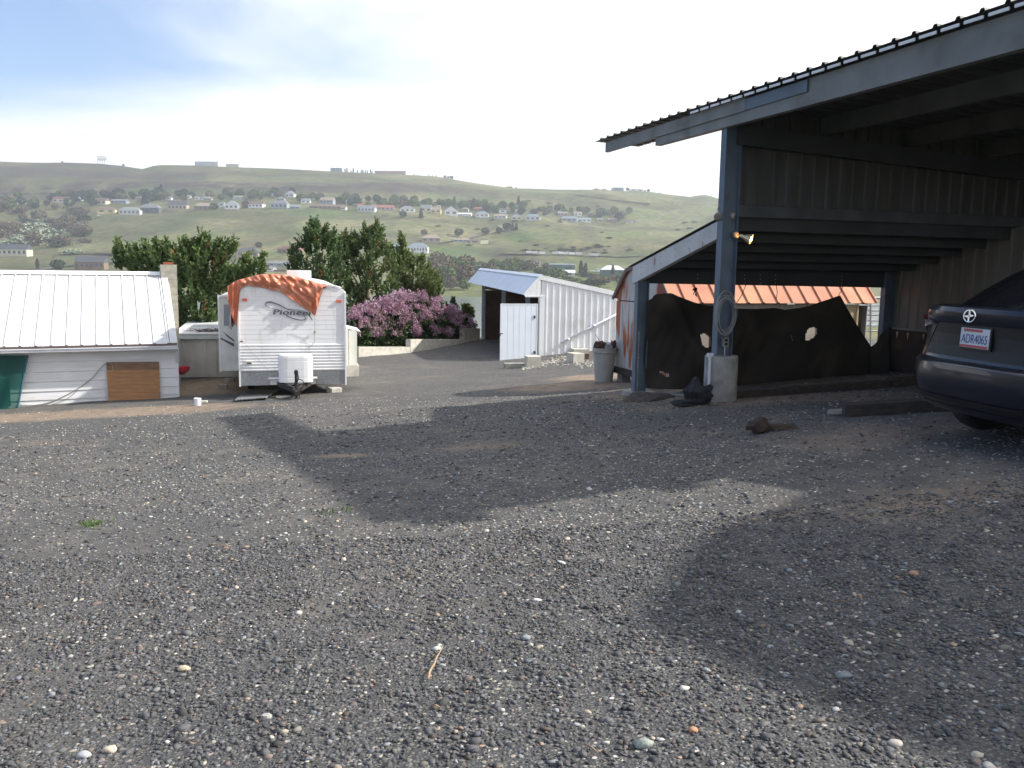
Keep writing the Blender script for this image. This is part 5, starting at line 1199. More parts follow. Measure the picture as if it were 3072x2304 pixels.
# chimney of concrete blocks
chw0 = (PP(482, 900, HO + HA * rdepth * .96, HA) - HO).dot(HB)
chd = rdepth * .9
pc0 = PP(481, 793, HO + HA * chd, HA); pc1 = PP(530, 793, HO + HA * chd, HA); cw2 = (pc1 - pc0).dot(HB); cwa = (pc0 - HO).dot(HB); ctopz = pc0.z
ch = thing('block_chimney', 'square concrete block chimney against the right end of the low outbuilding', 'chimney', V(pc0.x, pc0.y, zb_))
zz = ctopz; i = 0
while zz > zb_ - .2:
    mb = MB(); mb.box(Hp(cwa + .004 * (i % 2), zz - .196, chd), HB * (cw2 - .006 * (i % 2)), HA * cw2, Z * .19); mb.build('block', M['block'], ch); zz -= .2; i += 1
mb = MB(); mb.box(Hp(cwa + .012, zb_ - .3, chd + .012), HB * (cw2 - .024), HA * (cw2 - .024), Z * (ctopz - zb_ + .29)); mb.build('mortar_core', M['concrete'], ch)
mb = MB(); mb.boxc(Hp(cwa + cw2 / 2, ctopz + .03, chd + cw2 / 2), HB * (cw2 * .6), HA * (cw2 * .6), Z * .06); mb.build('clay_flue', M['rust_red'], ch)
# wooden pallet door leaning on the wall
def c3(x, y): return x * .3134, 780 + y * .3134
bl, br_, btp, bbt = c3(1018, 980)[0], c3(1522, 980)[0], 1086, 1232
pa = thing('wooden_panel', 'weathered orange brown board panel leaning against the low white outbuilding', 'wooden panel', onH(403, 1234, .25))
nb_ = 13; ys_ = np.linspace(btp, bbt + 3, nb_ + 1)
for i in range(nb_):
    off0, off1 = .06 + .16 * i / nb_, .06 + .16 * (i + 1) / nb_
    xa, xb = bl + (i / nb_) * 8, br_ + (i / nb_) * 6
    A1 = [onH(xa + (i * 37 % 5) * .2, ys_[i] + .6, off0), onH(xb + (i * 53 % 7) * .25, ys_[i] + .9 - 1.5, off0), onH(xb, ys_[i + 1] - 1.0, off1), onH(xa, ys_[i + 1] + .4, off1)]
    mb = MB(); mb.loft(A1, [v - nH * .025 for v in A1]); mb.build('board', M['pallet_old'] if i < 2 or i == 12 else M['pallet'], pa)
mb = MB()
for f in (.12, .5, .88): w = bl + (br_ - bl) * f; mb.beam(onH(w, btp + 2, .025), onH(w + 6, bbt, .18), .08, .02, up=nH)
mb.build('battens', M['timber'], pa)
mb = MB(); mb.tube([onH(*c3(x, y), .03 + .05 * (x > 900)) for x, y in spl([(175, 1385), (330, 1390), (480, 1360), (620, 1300), (760, 1220), (880, 1130), (960, 1040), (1010, 990), (1060, 985), (1078, 1020), (1080, 1060)], 4)], .010, 6)
mb.tube([onH(*c3(x, y), .03) for x, y in spl([(440, 1400), (560, 1360), (660, 1315), (760, 1232)], 4)], .006, 5)
tag(mb.build('hose', M['wire'], smooth=True), 'thin grey hose looping down the white siding from the board panel', 'hose')
# green mesh screen at the far left, with a dark window behind it
gsn = thing('mesh_screen', 'green mesh cloth screen stretched over the left end of the white wall', 'screen', onH(20, 1235, .3))
rws = []
for j in range(11):
    f = j / 10.; row = []
    for i in range(13):
        s = i / 12.; xr = 264 + (165 - 264) * f - 10 * math.sin(math.pi * f) * (1 if f > .85 else .3); x = -260 + (xr + 260) * s; y = 912 + (1455 - 912) * f
        row.append(onH(*c3(x, y), .12 + .18 * f + .03 * math.sin(s * 14 + f * 5)))
    rws.append(row)
netm = bpy.data.materials.new('translucent_green_mesh'); netm.use_nodes = True; t = netm.node_tree; t.nodes.clear(); o = nn(t, 'ShaderNodeOutputMaterial'); m_ = nn(t, 'ShaderNodeMixShader'); tr = nn(t, 'ShaderNodeBsdfTransparent'); df = nn(t, 'ShaderNodeBsdfDiffuse'); tr.inputs[0].default_value = (.38, .55, .52, 1); df.inputs[0].default_value = (.02, .085, .075, 1); m_.inputs[0].default_value = .62
t.links.new(tr.outputs[0], m_.inputs[1]); t.links.new(df.outputs[0], m_.inputs[2]); t.links.new(m_.outputs[0], o.inputs[0])
mb = MB(); mb.grid(rws); mb.build('mesh_cloth', netm, gsn, smooth=True)
mb = MB(); mb.tube([r_[-1] for r_ in rws], .022, 6); mb.build('hem', M['blue_hem'], gsn, smooth=True)
mb = MB(); mb.tube([v + Z * .02 for v in rws[-1]], .05, 6); mb.build('bunched_bottom', M['green_net'], gsn, smooth=True)
mb = MB(); wz = [onH(*c3(x, y), .03) for x, y in ((-200, 1135), (90, 1135), (105, 1400), (-200, 1410))]; mb.loft(wz, [v + nH * .02 for v in wz]); mb.build('window', M['darkglass'], hs_)

# ================================================================== small grey building between outbuilding and trailer
gD = 24.5; GO = P(600, 1000, gD); GO.z = 0; GB = hdir(78); GA = hdir(-12); nG = GA * -1
def onG_(px, py, off=0): return PP(px, py, GO + nG * off, GA)
gs = thing('grey_shed', 'low grey panelled shed with a flat white roof left of the trailer', 'shed', onG_(600, 1110))
gt_, gb_ = onG_(590, 1012), onG_(590, 1121); wA, wBq = (onG_(520, 1050) - GO).dot(GB), (onG_(706, 1050) - GO).dot(GB)
def Gp(w, z, d=0): return GO + GB * w + Z * z + GA * d
k = 0
while wA + k * .295 < wBq:
    panel(gs, 'wall_panel', M['gray_wall'], None, GB, nG, .2945, lambda s: Gp(wA + s, gt_.z), lambda s: Gp(wA + s, gb_.z - .1), k * .295, rib=.012, ribw=.03); k += 1
mb = MB(); z1_, z2_ = onG_(590, 1003, .1).z, onG_(590, 1017, .1).z; mb.box(Gp(wA, z2_, -.1), GB * (wBq - wA), GA * .04, Z * (z1_ - z2_)); mb.build('fascia', M['trim_gray'], gs)
zrr = PP(590, 953, GO + GA * 4.0, GA).z
for k in range(7):
    a = wA + k * (wBq - wA) / 7; mb = MB(); mb.box(Gp(a, z1_ + .004, -.12), GB * ((wBq - wA) / 7 - .004), GA * 4.1 + Z * (zrr - z1_), Z * .02); mb.build('roof_sheet', M['roof_white'], gs)
mb = MB(); mb.box(Gp(wA, gb_.z - .1, 3.9), GB * (wBq - wA), GA * .05, Z * (zrr - gb_.z)); mb.build('back_wall', M['gray_wall'], gs)
# twigs on that roof
mb = MB(); r3 = random.Random(4); pn = onG_(622, 998, -.2)
for k in range(170):
    a = r3.uniform(0, 6.28); c0 = pn + GB * r3.gauss(0, .24) + GA * (.2 + r3.gauss(0, .12)) + Z * abs(r3.gauss(0, .035)); d = V(math.cos(a), math.sin(a), r3.uniform(-.15, .35)) * r3.uniform(.08, .22); mb.tube([c0 - d, c0, c0 + d + Z * r3.uniform(-.03, .03)], .006, 3)
tag(mb.build('twig_pile', M['bark']), 'nest-like pile of brown twigs on the white roof of the grey shed', 'twigs')
mb = MB(); p = PP(547, 1124, GO, GA); p = P(546, 1124, 21.0); mb.lathe(p, [(.05, 0), (.17, .10), (.19, .20), (.18, .2), (.05, .02)], 16); tag(mb.build('basin', M['red_plastic'], smooth=False), 'red plastic basin just past the right corner of the low outbuilding', 'basin')
# ================================================================== conifers and the lilac
def leaf_mesh(name, pts, col, sizes, dirs, parent, matl, wr=.38, seed=1, kind=None):
    r = np.random.default_rng(seed); n = len(pts); pts = np.asarray(pts); dirs = np.asarray(dirs)
    dirs = dirs / (np.linalg.norm(dirs, axis=1, keepdims=True) + 1e-9); rnd = r.normal(0, 1, (n, 3)); sd_ = np.cross(dirs, rnd); sd_ /= np.linalg.norm(sd_, axis=1, keepdims=True) + 1e-9
    Lz = np.asarray(sizes)[:, None]; w = Lz * wr
    a = pts - sd_ * w * .35; b = pts + sd_ * w * .35; c = pts + dirs * Lz * .6 + sd_ * w * .5; d = pts + dirs * Lz; e = pts + dirs * Lz * .6 - sd_ * w * .5
    vs = np.stack([a, b, c, d, e], 1).reshape(-1, 3); idx = np.arange(n)[:, None] * 5 + np.arange(5)[None]
    m = bpy.data.meshes.new(name); m.vertices.add(n * 5)
    off = Vector((0, 0, 0)); q = parent
    while q: off += q.location; q = q.parent
    m.vertices.foreach_set('co', (vs - np.array(off)).ravel()); m.loops.add(n * 5); m.loops.foreach_set('vertex_index', idx.ravel()); m.polygons.add(n); m.polygons.foreach_set('loop_start', np.arange(n) * 5); m.update(calc_edges=True)
    ca_ = m.color_attributes.new('tint', 'FLOAT_COLOR', 'POINT'); ca_.data.foreach_set('color', np.repeat(np.concatenate([np.asarray(col), np.ones((n, 1))], 1)[:, None], 5, 1).ravel())
    m.materials.append(matl); o = bpy.data.objects.new(name, m); S.collection.objects.link(o)
    if parent: o.parent = parent
    if kind: o['kind'] = kind
    return o
def leafmat(name, tr=.3):
    m = bpy.data.materials.new(name); m.use_nodes = True; t = m.node_tree; t.nodes.clear(); o = nn(t, 'ShaderNodeOutputMaterial'); a = nn(t, 'ShaderNodeAttribute'); a.attribute_name = 'tint'
    b = nn(t, 'ShaderNodeBsdfPrincipled'); b.inputs['Roughness'].default_value = .6; b.inputs['Specular IOR Level'].default_value = .25; tl = nn(t, 'ShaderNodeBsdfTranslucent'); mx = nn(t, 'ShaderNodeMixShader'); mx.inputs[0].default_value = tr
    t.links.new(a.outputs['Color'], b.inputs['Base Color']); t.links.new(a.outputs['Color'], tl.inputs[0]); t.links.new(b.outputs[0], mx.inputs[1]); t.links.new(tl.outputs[0], mx.inputs[2]); t.links.new(mx.outputs[0], o.inputs[0]); return m
ML = leafmat('foliage_leaves')
def poly_in(poly, r):
    xs_, ys2 = [p[0] for p in poly], [p[1] for p in poly]
    while True:
        x, y = r.uniform(min(xs_), max(xs_)), r.uniform(min(ys2), max(ys2))
        if inside(x, y, poly): return x, y
def edge_dist(x, y, poly):
    d = 1e9; n = len(poly)
    for i in range(n):
        (x1, y1), (x2, y2) = poly[i], poly[(i + 1) % n]; L2 = (x2 - x1) ** 2 + (y2 - y1) ** 2; t_ = max(0, min(1, ((x - x1) * (x2 - x1) + (y - y1) * (y2 - y1)) / (L2 or 1))); d = min(d, math.hypot(x - x1 - t_ * (x2 - x1), y - y1 - t_ * (y2 - y1)))
    return d
def conifer(label, poly, D, depth, ntuft, base_px, hue, seed, leaders=(), limbs=7, tl=.5):
    r = random.Random(seed); sc = D / FPX
    bx = P(base_px, 900, D); zg_ = float(gbase(bx.x, D)) - .3
    t_ = thing('pine_tree', label, 'tree', V(bx.x, D, zg_))
    tufts = []
    for k in range(ntuft):
        x, y = poly_in(poly, r); ed = edge_dist(x, y, poly) * sc
        dm = min(depth, .25 + ed * 1.1); dd_ = r.uniform(-1, 1); dd_ = math.copysign(abs(dd_) ** .6, dd_) * dm
        if dd_ > .3 * dm and r.random() < .5: dd_ = -dd_
        # leave gaps
        if mnoise.noise(V(x / 34., y / 34., seed)) < -.22 and ed < .9: continue
        p = P(x, y, D + dd_); tufts.append((p, x, y))
    for (x, y) in leaders:
        for k in range(26):
            f = k / 26.; p = P(x + r.gauss(0, 2.2) * (.4 + f * 2.2), y + 60 * f, D + r.gauss(0, .12)); tufts.append((p, x, y))
    pts, dirs, szs, cols = [], [], [], []
    cx_ = P(base_px, 900, D)
    for (p, x, y) in tufts:
        outw = V(p.x - cx_.x, (p.y - D) * .8, 0); outw = outw.normalized() if outw.length > .01 else V(0, 0, 0)
        ax = (Z * 1.0 + outw * r.uniform(.1, .7) + V(r.gauss(0, .2), r.gauss(0, .2), 0)).normalized(); ln = tl * r.uniform(.6, 1.25)
        b_ = r.uniform(.65, 1.3); br = r.random() < .035
        c0 = np.array(hue) * b_
        if br: c0 = np.array((.13, .075, .03))
        for k in range(20):
            f = r.uniform(0, 1); q_ = p + ax * ln * (f - .4); d = (ax * r.uniform(.5, 1.2) + V(r.gauss(0, 1), r.gauss(0, 1), r.gauss(0, .6)) * .62)
            pts.append(tuple(q_)); dirs.append(tuple(d)); szs.append(r.uniform(.09, .17) * (1.1 - .3 * f)); cols.append(tuple(c0 * (1 + .35 * f) * r.uniform(.8, 1.25)))
    leaf_mesh('crown', pts, cols, szs, dirs, t_, ML, .42, seed)
    mb = MB(); top_ = min(p[1] for p in poly); ptop = P(base_px, top_ + 60, D)
    mb.tube([V(bx.x, D, zg_), V(bx.x + .1, D, zg_ + 1.2), V((bx.x + ptop.x) / 2, D, (zg_ + ptop.z) / 2), V(ptop.x, D, ptop.z)], [.19, .16, .11, .03], 8); mb.build('trunk', M['bark'], t_, smooth=True)
    for k in range(limbs):
        f = r.uniform(.15, .75); s_ = V(bx.x + (ptop.x - bx.x) * f, D, zg_ + (ptop.z - zg_) * f); e_ = r.choice(tufts)[0]; mb = MB(); mb.tube([s_, s_.lerp(e_, .5) - Z * .12, e_], [.06, .04, .015], 5); mb.build('limb', M['bark'], t_, smooth=True)
    return t_
polyA = [(350, 742), (362, 738), (378, 752), (405, 742), (418, 752), (436, 738), (452, 748), (468, 734), (478, 752), (508, 736), (520, 748), (548, 734), (560, 748), (590, 728), (604, 716), (618, 738), (650, 738), (688, 735), (708, 742), (705, 760), (676, 785), (650, 803), (628, 830), (606, 850), (625, 838), (655, 820), (700, 788), (722, 775), (733, 780), (740, 800), (760, 800), (782, 778), (780, 802), (760, 822), (740, 830), (700, 850), (665, 880), (660, 960), (655, 1000), (535, 990), (528, 850), (480, 818), (430, 815), (385, 808), (368, 790), (356, 770)]
conifer('spreading dark pine behind the block chimney and the grey shed', polyA, 27.5, 1.6, 900, 580, (.085, .125, .042), 3, [(358, 738), (478, 733), (508, 733), (560, 730), (604, 712), (618, 722), (575, 738), (782, 776), (735, 772), (648, 735)], 10)
polyB1 = [(868, 768), (884, 752), (897, 724), (912, 722), (919, 704), (932, 684), (938, 670), (947, 668), (955, 686), (966, 688), (976, 684), (974, 702), (990, 704), (997, 700), (994, 722), (1014, 722), (1032, 735), (1045, 760), (1050, 860), (1060, 930), (1040, 950), (1042, 990), (868, 985), (870, 850), (865, 800)]
conifer('tall pointed pine rising just right of the travel trailer', polyB1, 38.5, 2.0, 850, 950, (.072, .115, .042), 5, [(936, 668), (948, 667), (975, 682), (997, 698), (922, 702), (1014, 720), (880, 748)], 8)
polyB2 = [(1014, 735), (1038, 708), (1052, 722), (1066, 708), (1080, 716), (1090, 700), (1096, 682), (1108, 690), (1116, 684), (1126, 675), (1133, 684), (1142, 692), (1148, 722), (1165, 742), (1176, 750), (1185, 800), (1195, 870), (1190, 900), (1140, 910), (1090, 925), (1045, 940), (1035, 860)]
conifer('second pine with paired tips in the middle of the tree cluster', polyB2, 40, 1.8, 700, 1100, (.092, .13, .048), 7, [(1096, 680), (1126, 672), (1140, 690), (1040, 704), (1066, 706), (1110, 690), (1056, 712)], 8)
polyB3 = [(1165, 752), (1178, 748), (1197, 756), (1203, 722), (1208, 708), (1214, 722), (1217, 752), (1230, 765), (1240, 775), (1262, 775), (1280, 790), (1292, 812), (1312, 835), (1330, 862), (1335, 878), (1310, 890), (1285, 905), (1240, 885), (1190, 880), (1170, 840)]
conifer('light green loose conifer at the right end of the tree cluster by the river', polyB3, 42, 1.7, 620, 1235, (.12, .155, .058), 9, [(1207, 706), (1212, 720), (1236, 770), (1178, 746), (1262, 772)], 7)

polyL = [(1044, 943), (1058, 932), (1073, 925), (1100, 911), (1125, 908), (1144, 902), (1160, 896), (1170, 898), (1180, 885), (1194, 875), (1211, 881), (1225, 888), (1241, 884), (1255, 884), (1267, 877), (1278, 890), (1286, 908), (1300, 903), (1320, 901), (1335, 912), (1352, 922), (1372, 930), (1393, 941), (1410, 955), (1424, 976), (1422, 986), (1392, 988), (1388, 1014), (1300, 1018), (1232, 1020), (1228, 1042), (1079, 1044), (1050, 1010)]
def lilac():
    r = random.Random(31); D0 = 29.0
    t_ = thing('lilac_bush', 'big lilac bush in pink purple bloom between the trailer and the white shed', 'bush', V(-4.0, 34, float(gbase(-4.0, 34)) - .2))
    pts, dirs, szs, cols = [], [], [], []; fp_, fd, fs_, fcol = [], [], [], []
    def Dx(x): return 30.6 + (x - 1044) / 380. * 6.5
    for k in range(5200):
        x, y = poly_in(polyL, r); ed = edge_dist(x, y, polyL) / 80.; dd_ = -abs(r.gauss(0, .5)) * min(1.0, .3 + ed); p = P(x, y, Dx(x) + .6 + dd_)
        b_ = r.uniform(.5, 1.4); yell = mnoise.noise(V(x / 30, y / 30, 4)) > .15
        for j in range(4):
            pts.append((p.x + r.gauss(0, .07), p.y + r.gauss(0, .07), p.z + r.gauss(0, .06))); dirs.append((r.gauss(0, 1), r.gauss(0, 1) - .5, r.gauss(.3, 1))); szs.append(r.uniform(.07, .13)); cols.append(tuple(np.array((.075, .125, .04) if yell else (.042, .072, .03)) * b_))
    n = 0
    while n < 900:
        x, y = poly_in(polyL, r); lowf = (y - 880) / 160.
        dens = .42 + 1.5 * mnoise.noise(V(x / 30., y / 22., 9)) + .35 - lowf * .75
        if y > 1012 or r.random() > dens: 
            if r.random() < .001: n += 1
            continue
        n += 1; p = P(x, y, Dx(x) - .05 - r.uniform(0, .5)); hgt = r.uniform(.14, .26); tilt = V(r.gauss(0, .35), r.gauss(-.2, .3), 1).normalized(); b_ = r.uniform(.7, 1.15); base = np.array((.46, .28, .38)) if r.random() < .65 else np.array((.58, .42, .50))
        if r.random() < .12: base = np.array((.40, .22, .26))
        for j in range(30):
            f = r.random(); rad = .07 * (1 - f * .8); a = r.uniform(0, 6.28); q_ = p + tilt * hgt * f + V(math.cos(a) * rad, math.sin(a) * rad, 0)
            fp_.append(tuple(q_)); fd.append((math.cos(a) + r.gauss(0, .4), math.sin(a) - .3, r.gauss(.3, .6))); fs_.append(r.uniform(.028, .05)); fcol.append(tuple(base * b_ * r.uniform(.7, 1.25)))
    leaf_mesh('foliage', pts, cols, szs, dirs, t_, ML, .6, 4); leaf_mesh('blossom', fp_, fcol, fs_, fd, t_, leafmat('lilac_petals', .25), .95, 5)
    for k in range(9):
        a = P(1100 + k * 32, 1030, Dx(1100 + k * 32) + .5); b_ = P(1090 + k * 34, 930, Dx(1090 + k * 34) + .5); mb = MB(); mb.tube([a - Z * .6, a.lerp(b_, .5) + V(.1, 0, 0), b_], [.04, .03, .012], 5); mb.build('stem', M['bark'], t_, smooth=True)
lilac()
# sapling tips right of the lilac, green yellow clumps by the water
for (poly, D, n, hue, lab, sd_, bp2_) in (([(1352, 905), (1366, 895), (1378, 905), (1372, 930), (1358, 935)], 37.4, 26, (.07, .11, .045), 'small green sapling tip above the right part of the lilac', 41, 1365), ([(1385, 925), (1398, 915), (1412, 930), (1420, 945), (1402, 950)], 38.0, 26, (.13, .16, .05), 'yellow green sapling tip beside the river at the far right of the lilac', 42, 1400)):
    conifer(lab, poly, D, .3, n * 2, bp2_, hue, sd_, [], 2, .25)

# ================================================================== parked car
CF = hdir(78.0); CL_ = hdir(-12.0)
CO = P(2949, 1015, 6.75); CO = CO + CF * -.155 ; zc0 = P(2949, 1015, 6.75).z - .855
def Kp(s, t, z): return V(CO.x, CO.y, 0) + CF * s + CL_ * t + Z * (zc0 + z)
lz = [.23, .27, .36, .46, .56, .625, .65, .665, .74, .93, .955, .985, 1.05, 1.085, 1.095]
ls = [.16, .09, .035, .01, .0, .005, .03, .085, .105, .110, .098, .080, .075, .10, .15]
lw = [.77, .80, .83, .845, .852, .855, .856, .856, .85, .835, .83, .82, .79, .765, .74]
def Wz(z): return float(np.interp(z, lz, lw))
def Sr(z): return float(np.interp(z, lz, ls))
def surf(a, z, off=0.0):
    """a in -1..1 goes across the rear; beyond it runs along the side (metres)"""
    Wd = Wz(z); sg = 1 if a >= 0 else -1; b_ = abs(a)
    wrap = .50 if z < .66 else .42
    if b_ <= 1:
        th = b_ * math.pi / 2; n_ = 3.4
        t_ = Wd * (math.sin(th) ** (2 / n_)) if b_ > 0 else 0; s_ = Sr(z) + wrap * (1 - max(0, math.cos(th)) ** (2 / n_))
        nx_, ny_ = -math.cos(th) ** (2 - 2 / n_), math.sin(th) ** (2 - 2 / n_)
        t_ = Wd * math.sin(th) ** .62 ; s_ = Sr(z) + wrap * (1 - max(0.0, math.cos(th)) ** .62)
        return Kp(s_ - off * math.cos(th), sg * (t_ + off * math.sin(th)), z)
    return Kp(Sr(z) + wrap + (b_ - 1), sg * (Wd + off), z)
car = thing('parked_car', 'dark blue sedan parked under the carport with its rear to the gravel yard', 'car', Kp(2, 0, 0))
As = [0, .08, .18, .3, .42, .52, .62, .70, .78, .86, .93, 1.0]
LENC = 4.35
ring_n = None; rws = []
for z in lz:
    half = [surf(a, z) for a in As] + [Kp(s_, Wz(z) * (1 + .005), z) for s_ in (1.0, 1.8, 2.6, 3.3)] + [Kp(3.8, Wz(z) * .95, z if z < .8 else .8 + (z - .8) * .3), Kp(4.2, Wz(z) * .72, z if z < .7 else .7 + (z - .7) * .25), Kp(4.33, Wz(z) * .3, z if z < .65 else .65 + (z - .65) * .2), Kp(4.35, 0, z if z < .65 else .65 + (z - .65) * .2)]
    oth = [surf(-a, z) for a in As[1:]] + [Kp(s_, -Wz(z) * (1 + .005), z) for s_ in (1.0, 1.8, 2.6, 3.3)] + [Kp(3.8, -Wz(z) * .95, z if z < .8 else .8 + (z - .8) * .3), Kp(4.2, -Wz(z) * .72, z if z < .7 else .7 + (z - .7) * .25), Kp(4.33, -Wz(z) * .3, z if z < .65 else .65 + (z - .65) * .2)]
    rws.append(half + oth[::-1])
n = len(rws[0]); mb = MB()
for r_ in rws: mb.v += r_
for i in range(len(rws) - 1):
    for k in range(n): mb.f.append((i * n + k, (i + 1) * n + k, (i + 1) * n + (k + 1) % n, i * n + (k + 1) % n))
nh = len(As) + 8
tp = (len(rws) - 1) * n
for k in range(nh - 1):
    a_, b_ = k, k + 1; c_, d_ = (n - k) % n, n - k - 1
    q4 = (tp + a_, tp + c_, tp + d_ % n, tp + b_)
    mb.f.append(tuple(dict.fromkeys(q4))); mb.f.append(tuple(dict.fromkeys((a_, b_, d_ % n, c_))))
mb.f = [f for f in mb.f if len(f) > 2]; mb.m = [0] * len(mb.f)
body = mb.build('body', M['car'], car, smooth=True)
try: body.data.set_sharp_from_angle(angle=R(32))
except Exception: pass
# cabin: dark glass with a painted roof
def cring(z, s0, s1, w, n_=3.2):
    o_ = []
    for i in range(32):
        th = 2 * math.pi * i / 32; cx2, sy2 = math.cos(th), math.sin(th); o_.append(Kp((s0 + s1) / 2 - (s1 - s0) / 2 * math.copysign(abs(cx2) ** (2 / n_), cx2), w * math.copysign(abs(sy2) ** (2 / n_), sy2), z))
    return o_
gr = [(1.06, .16, 3.15, .775), (1.13, .27, 3.0, .76), (1.24, .46, 2.75, .725), (1.36, .70, 2.5, .675), (1.45, .92, 2.3, .62)]
def stack(rings, name, m_, smooth=True, capt=True):
    mb = MB(); n = len(rings[0])
    for r_ in rings: mb.v += r_
    for i in range(len(rings) - 1):
        for k in range(n): mb.f.append((i * n + k, i * n + (k + 1) % n, (i + 1) * n + (k + 1) % n, (i + 1) * n + k))
    mb.f.append(tuple(range(n))[::-1]); mb.f.append(tuple((len(rings) - 1) * n + k for k in range(n))); mb.m = [0] * len(mb.f); o = mb.build(name, m_, car, smooth=smooth)
    try: o.data.set_sharp_from_angle(angle=R(40))
    except Exception: pass
stack([cring(*g_) for g_ in gr], 'windows', M['car_glass'])
stack([cring(1.445, .90, 2.32, .635), cring(1.47, .95, 2.25, .60), cring(1.495, 1.15, 2.1, .50), cring(1.502, 1.4, 1.9, .3)], 'roof', M['car'])
def patch(name, quad, m_, off=.006, na=8, nz_=4, parent=None, th=.006):
    """quad: (a0,z0),(a1,z1),(a2,z2),(a3,z3) bilinear on the rear surface"""
    rows_ = []
    for j in range(nz_ + 1):
        g_ = j / nz_; row = []
        for i in range(na + 1):
            f = i / na; a = (quad[0][0] * (1 - f) + quad[1][0] * f) * (1 - g_) + (quad[3][0] * (1 - f) + quad[2][0] * f) * g_; z = (quad[0][1] * (1 - f) + quad[1][1] * f) * (1 - g_) + (quad[3][1] * (1 - f) + quad[2][1] * f) * g_; row.append((a, z))
        rows_.append(row)
    mb = MB(); mb.grid([[surf(a, z, off) for a, z in r_] for r_ in rows_]); nv = len(mb.v); mb.v += [surf(a, z, off - th - .002) for r_ in rows_ for a, z in r_]; mb.f += [tuple(i + nv for i in f) for f in mb.f]; mb.m *= 2
    W_ = na + 1; H_ = nz_ + 1; bd = [j for j in range(W_)] + [W_ * (i + 1) - 1 for i in range(1, H_)] + [W_ * H_ - 1 - j for j in range(1, W_)] + [W_ * (H_ - 1 - i) for i in range(1, H_ - 1)]
    for i in range(len(bd)): a, b_ = bd[i], bd[(i + 1) % len(bd)]; mb.f.append((a, b_, b_ + nv, a + nv)); mb.m.append(0)
    return mb.build(name, m_, parent or car, smooth=False)
for sg in (1, -1):
    tlp = patch('tail_light', [(sg * .28, .935), (sg * .92, .84), (sg * .95, 1.0), (sg * .56, 1.0)], M['redlens'], .022, 10, 4, th=.03)
    patch('clear_lens', [(sg * .31, .935), (sg * .60, .885), (sg * .63, .985), (sg * .50, .98)], M['clearlens'], .030, 6, 3, parent=tlp)
    patch('chrome_edge', [(sg * .29, .935), (sg * .60, .988), (sg * .60, .998), (sg * .285, .95)], M['chrome'], .032, 8, 1, parent=tlp)
    patch('reflector', [(sg * .86, .50), (sg * .98, .50), (sg * .98, .54), (sg * .86, .535)], M['redlens'], .008, 4, 1)
patch('licence_recess', [(-.44, .69), (.44, .69), (.25, .955), (-.25, .955)], M['car_black'], .003, 12, 3)
patch('bumper_slot', [(-.88, .33), (.88, .33), (.88, .372), (-.88, .372)], M['car_black'], .012, 22, 1)
patch('lower_valance', [(-.9, .235), (.9, .235), (.9, .30), (-.9, .30)], M['car_black'], .004, 22, 1)
patch('bumper_seam', [(-1.05, .648), (1.05, .648), (1.05, .654), (-1.05, .654)], M['car_black'], .004, 24, 1)
for sg in (1, -1): patch('boot_lid_gap', [(sg * .470, .67), (sg * .482, .67), (sg * .30, .93), (sg * .288, .93)], M['car_black'], .004, 1, 4)
patch('chrome_strip', [(-.60, .925), (-.36, .925), (-.36, .94), (-.60, .94)], M['chrome'], .012, 6, 1)
# licence plate with its writing
pO = Kp(.090, 0, .855); pU = CL_ * -1; pN = CF * -1; pV = (Z * 1.0 + CF * .05).normalized()
mb = MB(); mb.boxc(pO, pU * .335, pV * .182, pN * .012); pf = mb.build('plate_frame', M['car_black'], car)
mb = MB(); mb.boxc(pO + pN * .010, pU * .305, pV * .152, pN * .006); mb.build('licence_plate', M['plate_white'], pf)
mb = MB(); mb.boxc(pO + pN * .0145 + pV * .060 - pU * .02, pU * .20, pV * .022, pN * .002); mb.boxc(pO + pN * .0145 - pV * .064, pU * .30, pV * .020, pN * .002); mb.build('plate_bands', M['plate_red'], pf)
def text_on(txt, size_h, o, u, v, nrm, m_, parent, name, width=None, thick=.002, shear=0.0):
    fc = bpy.data.curves.new(name, 'FONT'); fc.body = txt; fc.size = 1.0; fc.extrude = .001; fo = bpy.data.objects.new('tmp', fc); S.collection.objects.link(fo); bpy.context.view_layer.update()
    em = bpy.data.meshes.new_from_object(fo.evaluated_get(bpy.context.evaluated_depsgraph_get())); bpy.data.objects.remove(fo)
    xs_ = [q.co.x for q in em.vertices]; ys2 = [q.co.y for q in em.vertices]; w_, h_ = max(xs_) - min(xs_), max(ys2) - min(ys2); sy = size_h / h_; sx = (width / w_) if width else sy
    mb = MB(); mb.add([o + u * ((q.co.x - min(xs_) - w_ / 2) * sx + shear * q.co.y * sy) + v * ((q.co.y - min(ys2) - h_ / 2) * sy) + nrm * (thick if q.co.z > 0 else 0) for q in em.vertices], [tuple(f.vertices) for f in em.polygons]); return mb.build(name, m_, parent)
text_on('ADR4065', .070, pO + pN * .0135 - pV * .006, pU, pV, pN, M['plate_blue'], pf, 'plate_number', .275)
text_on('iA', .05, surf(-.40, .735, .012) + pN * .02, pU, pV, pN, M['chrome'], car, 'model_lettering', .075, shear=.25)
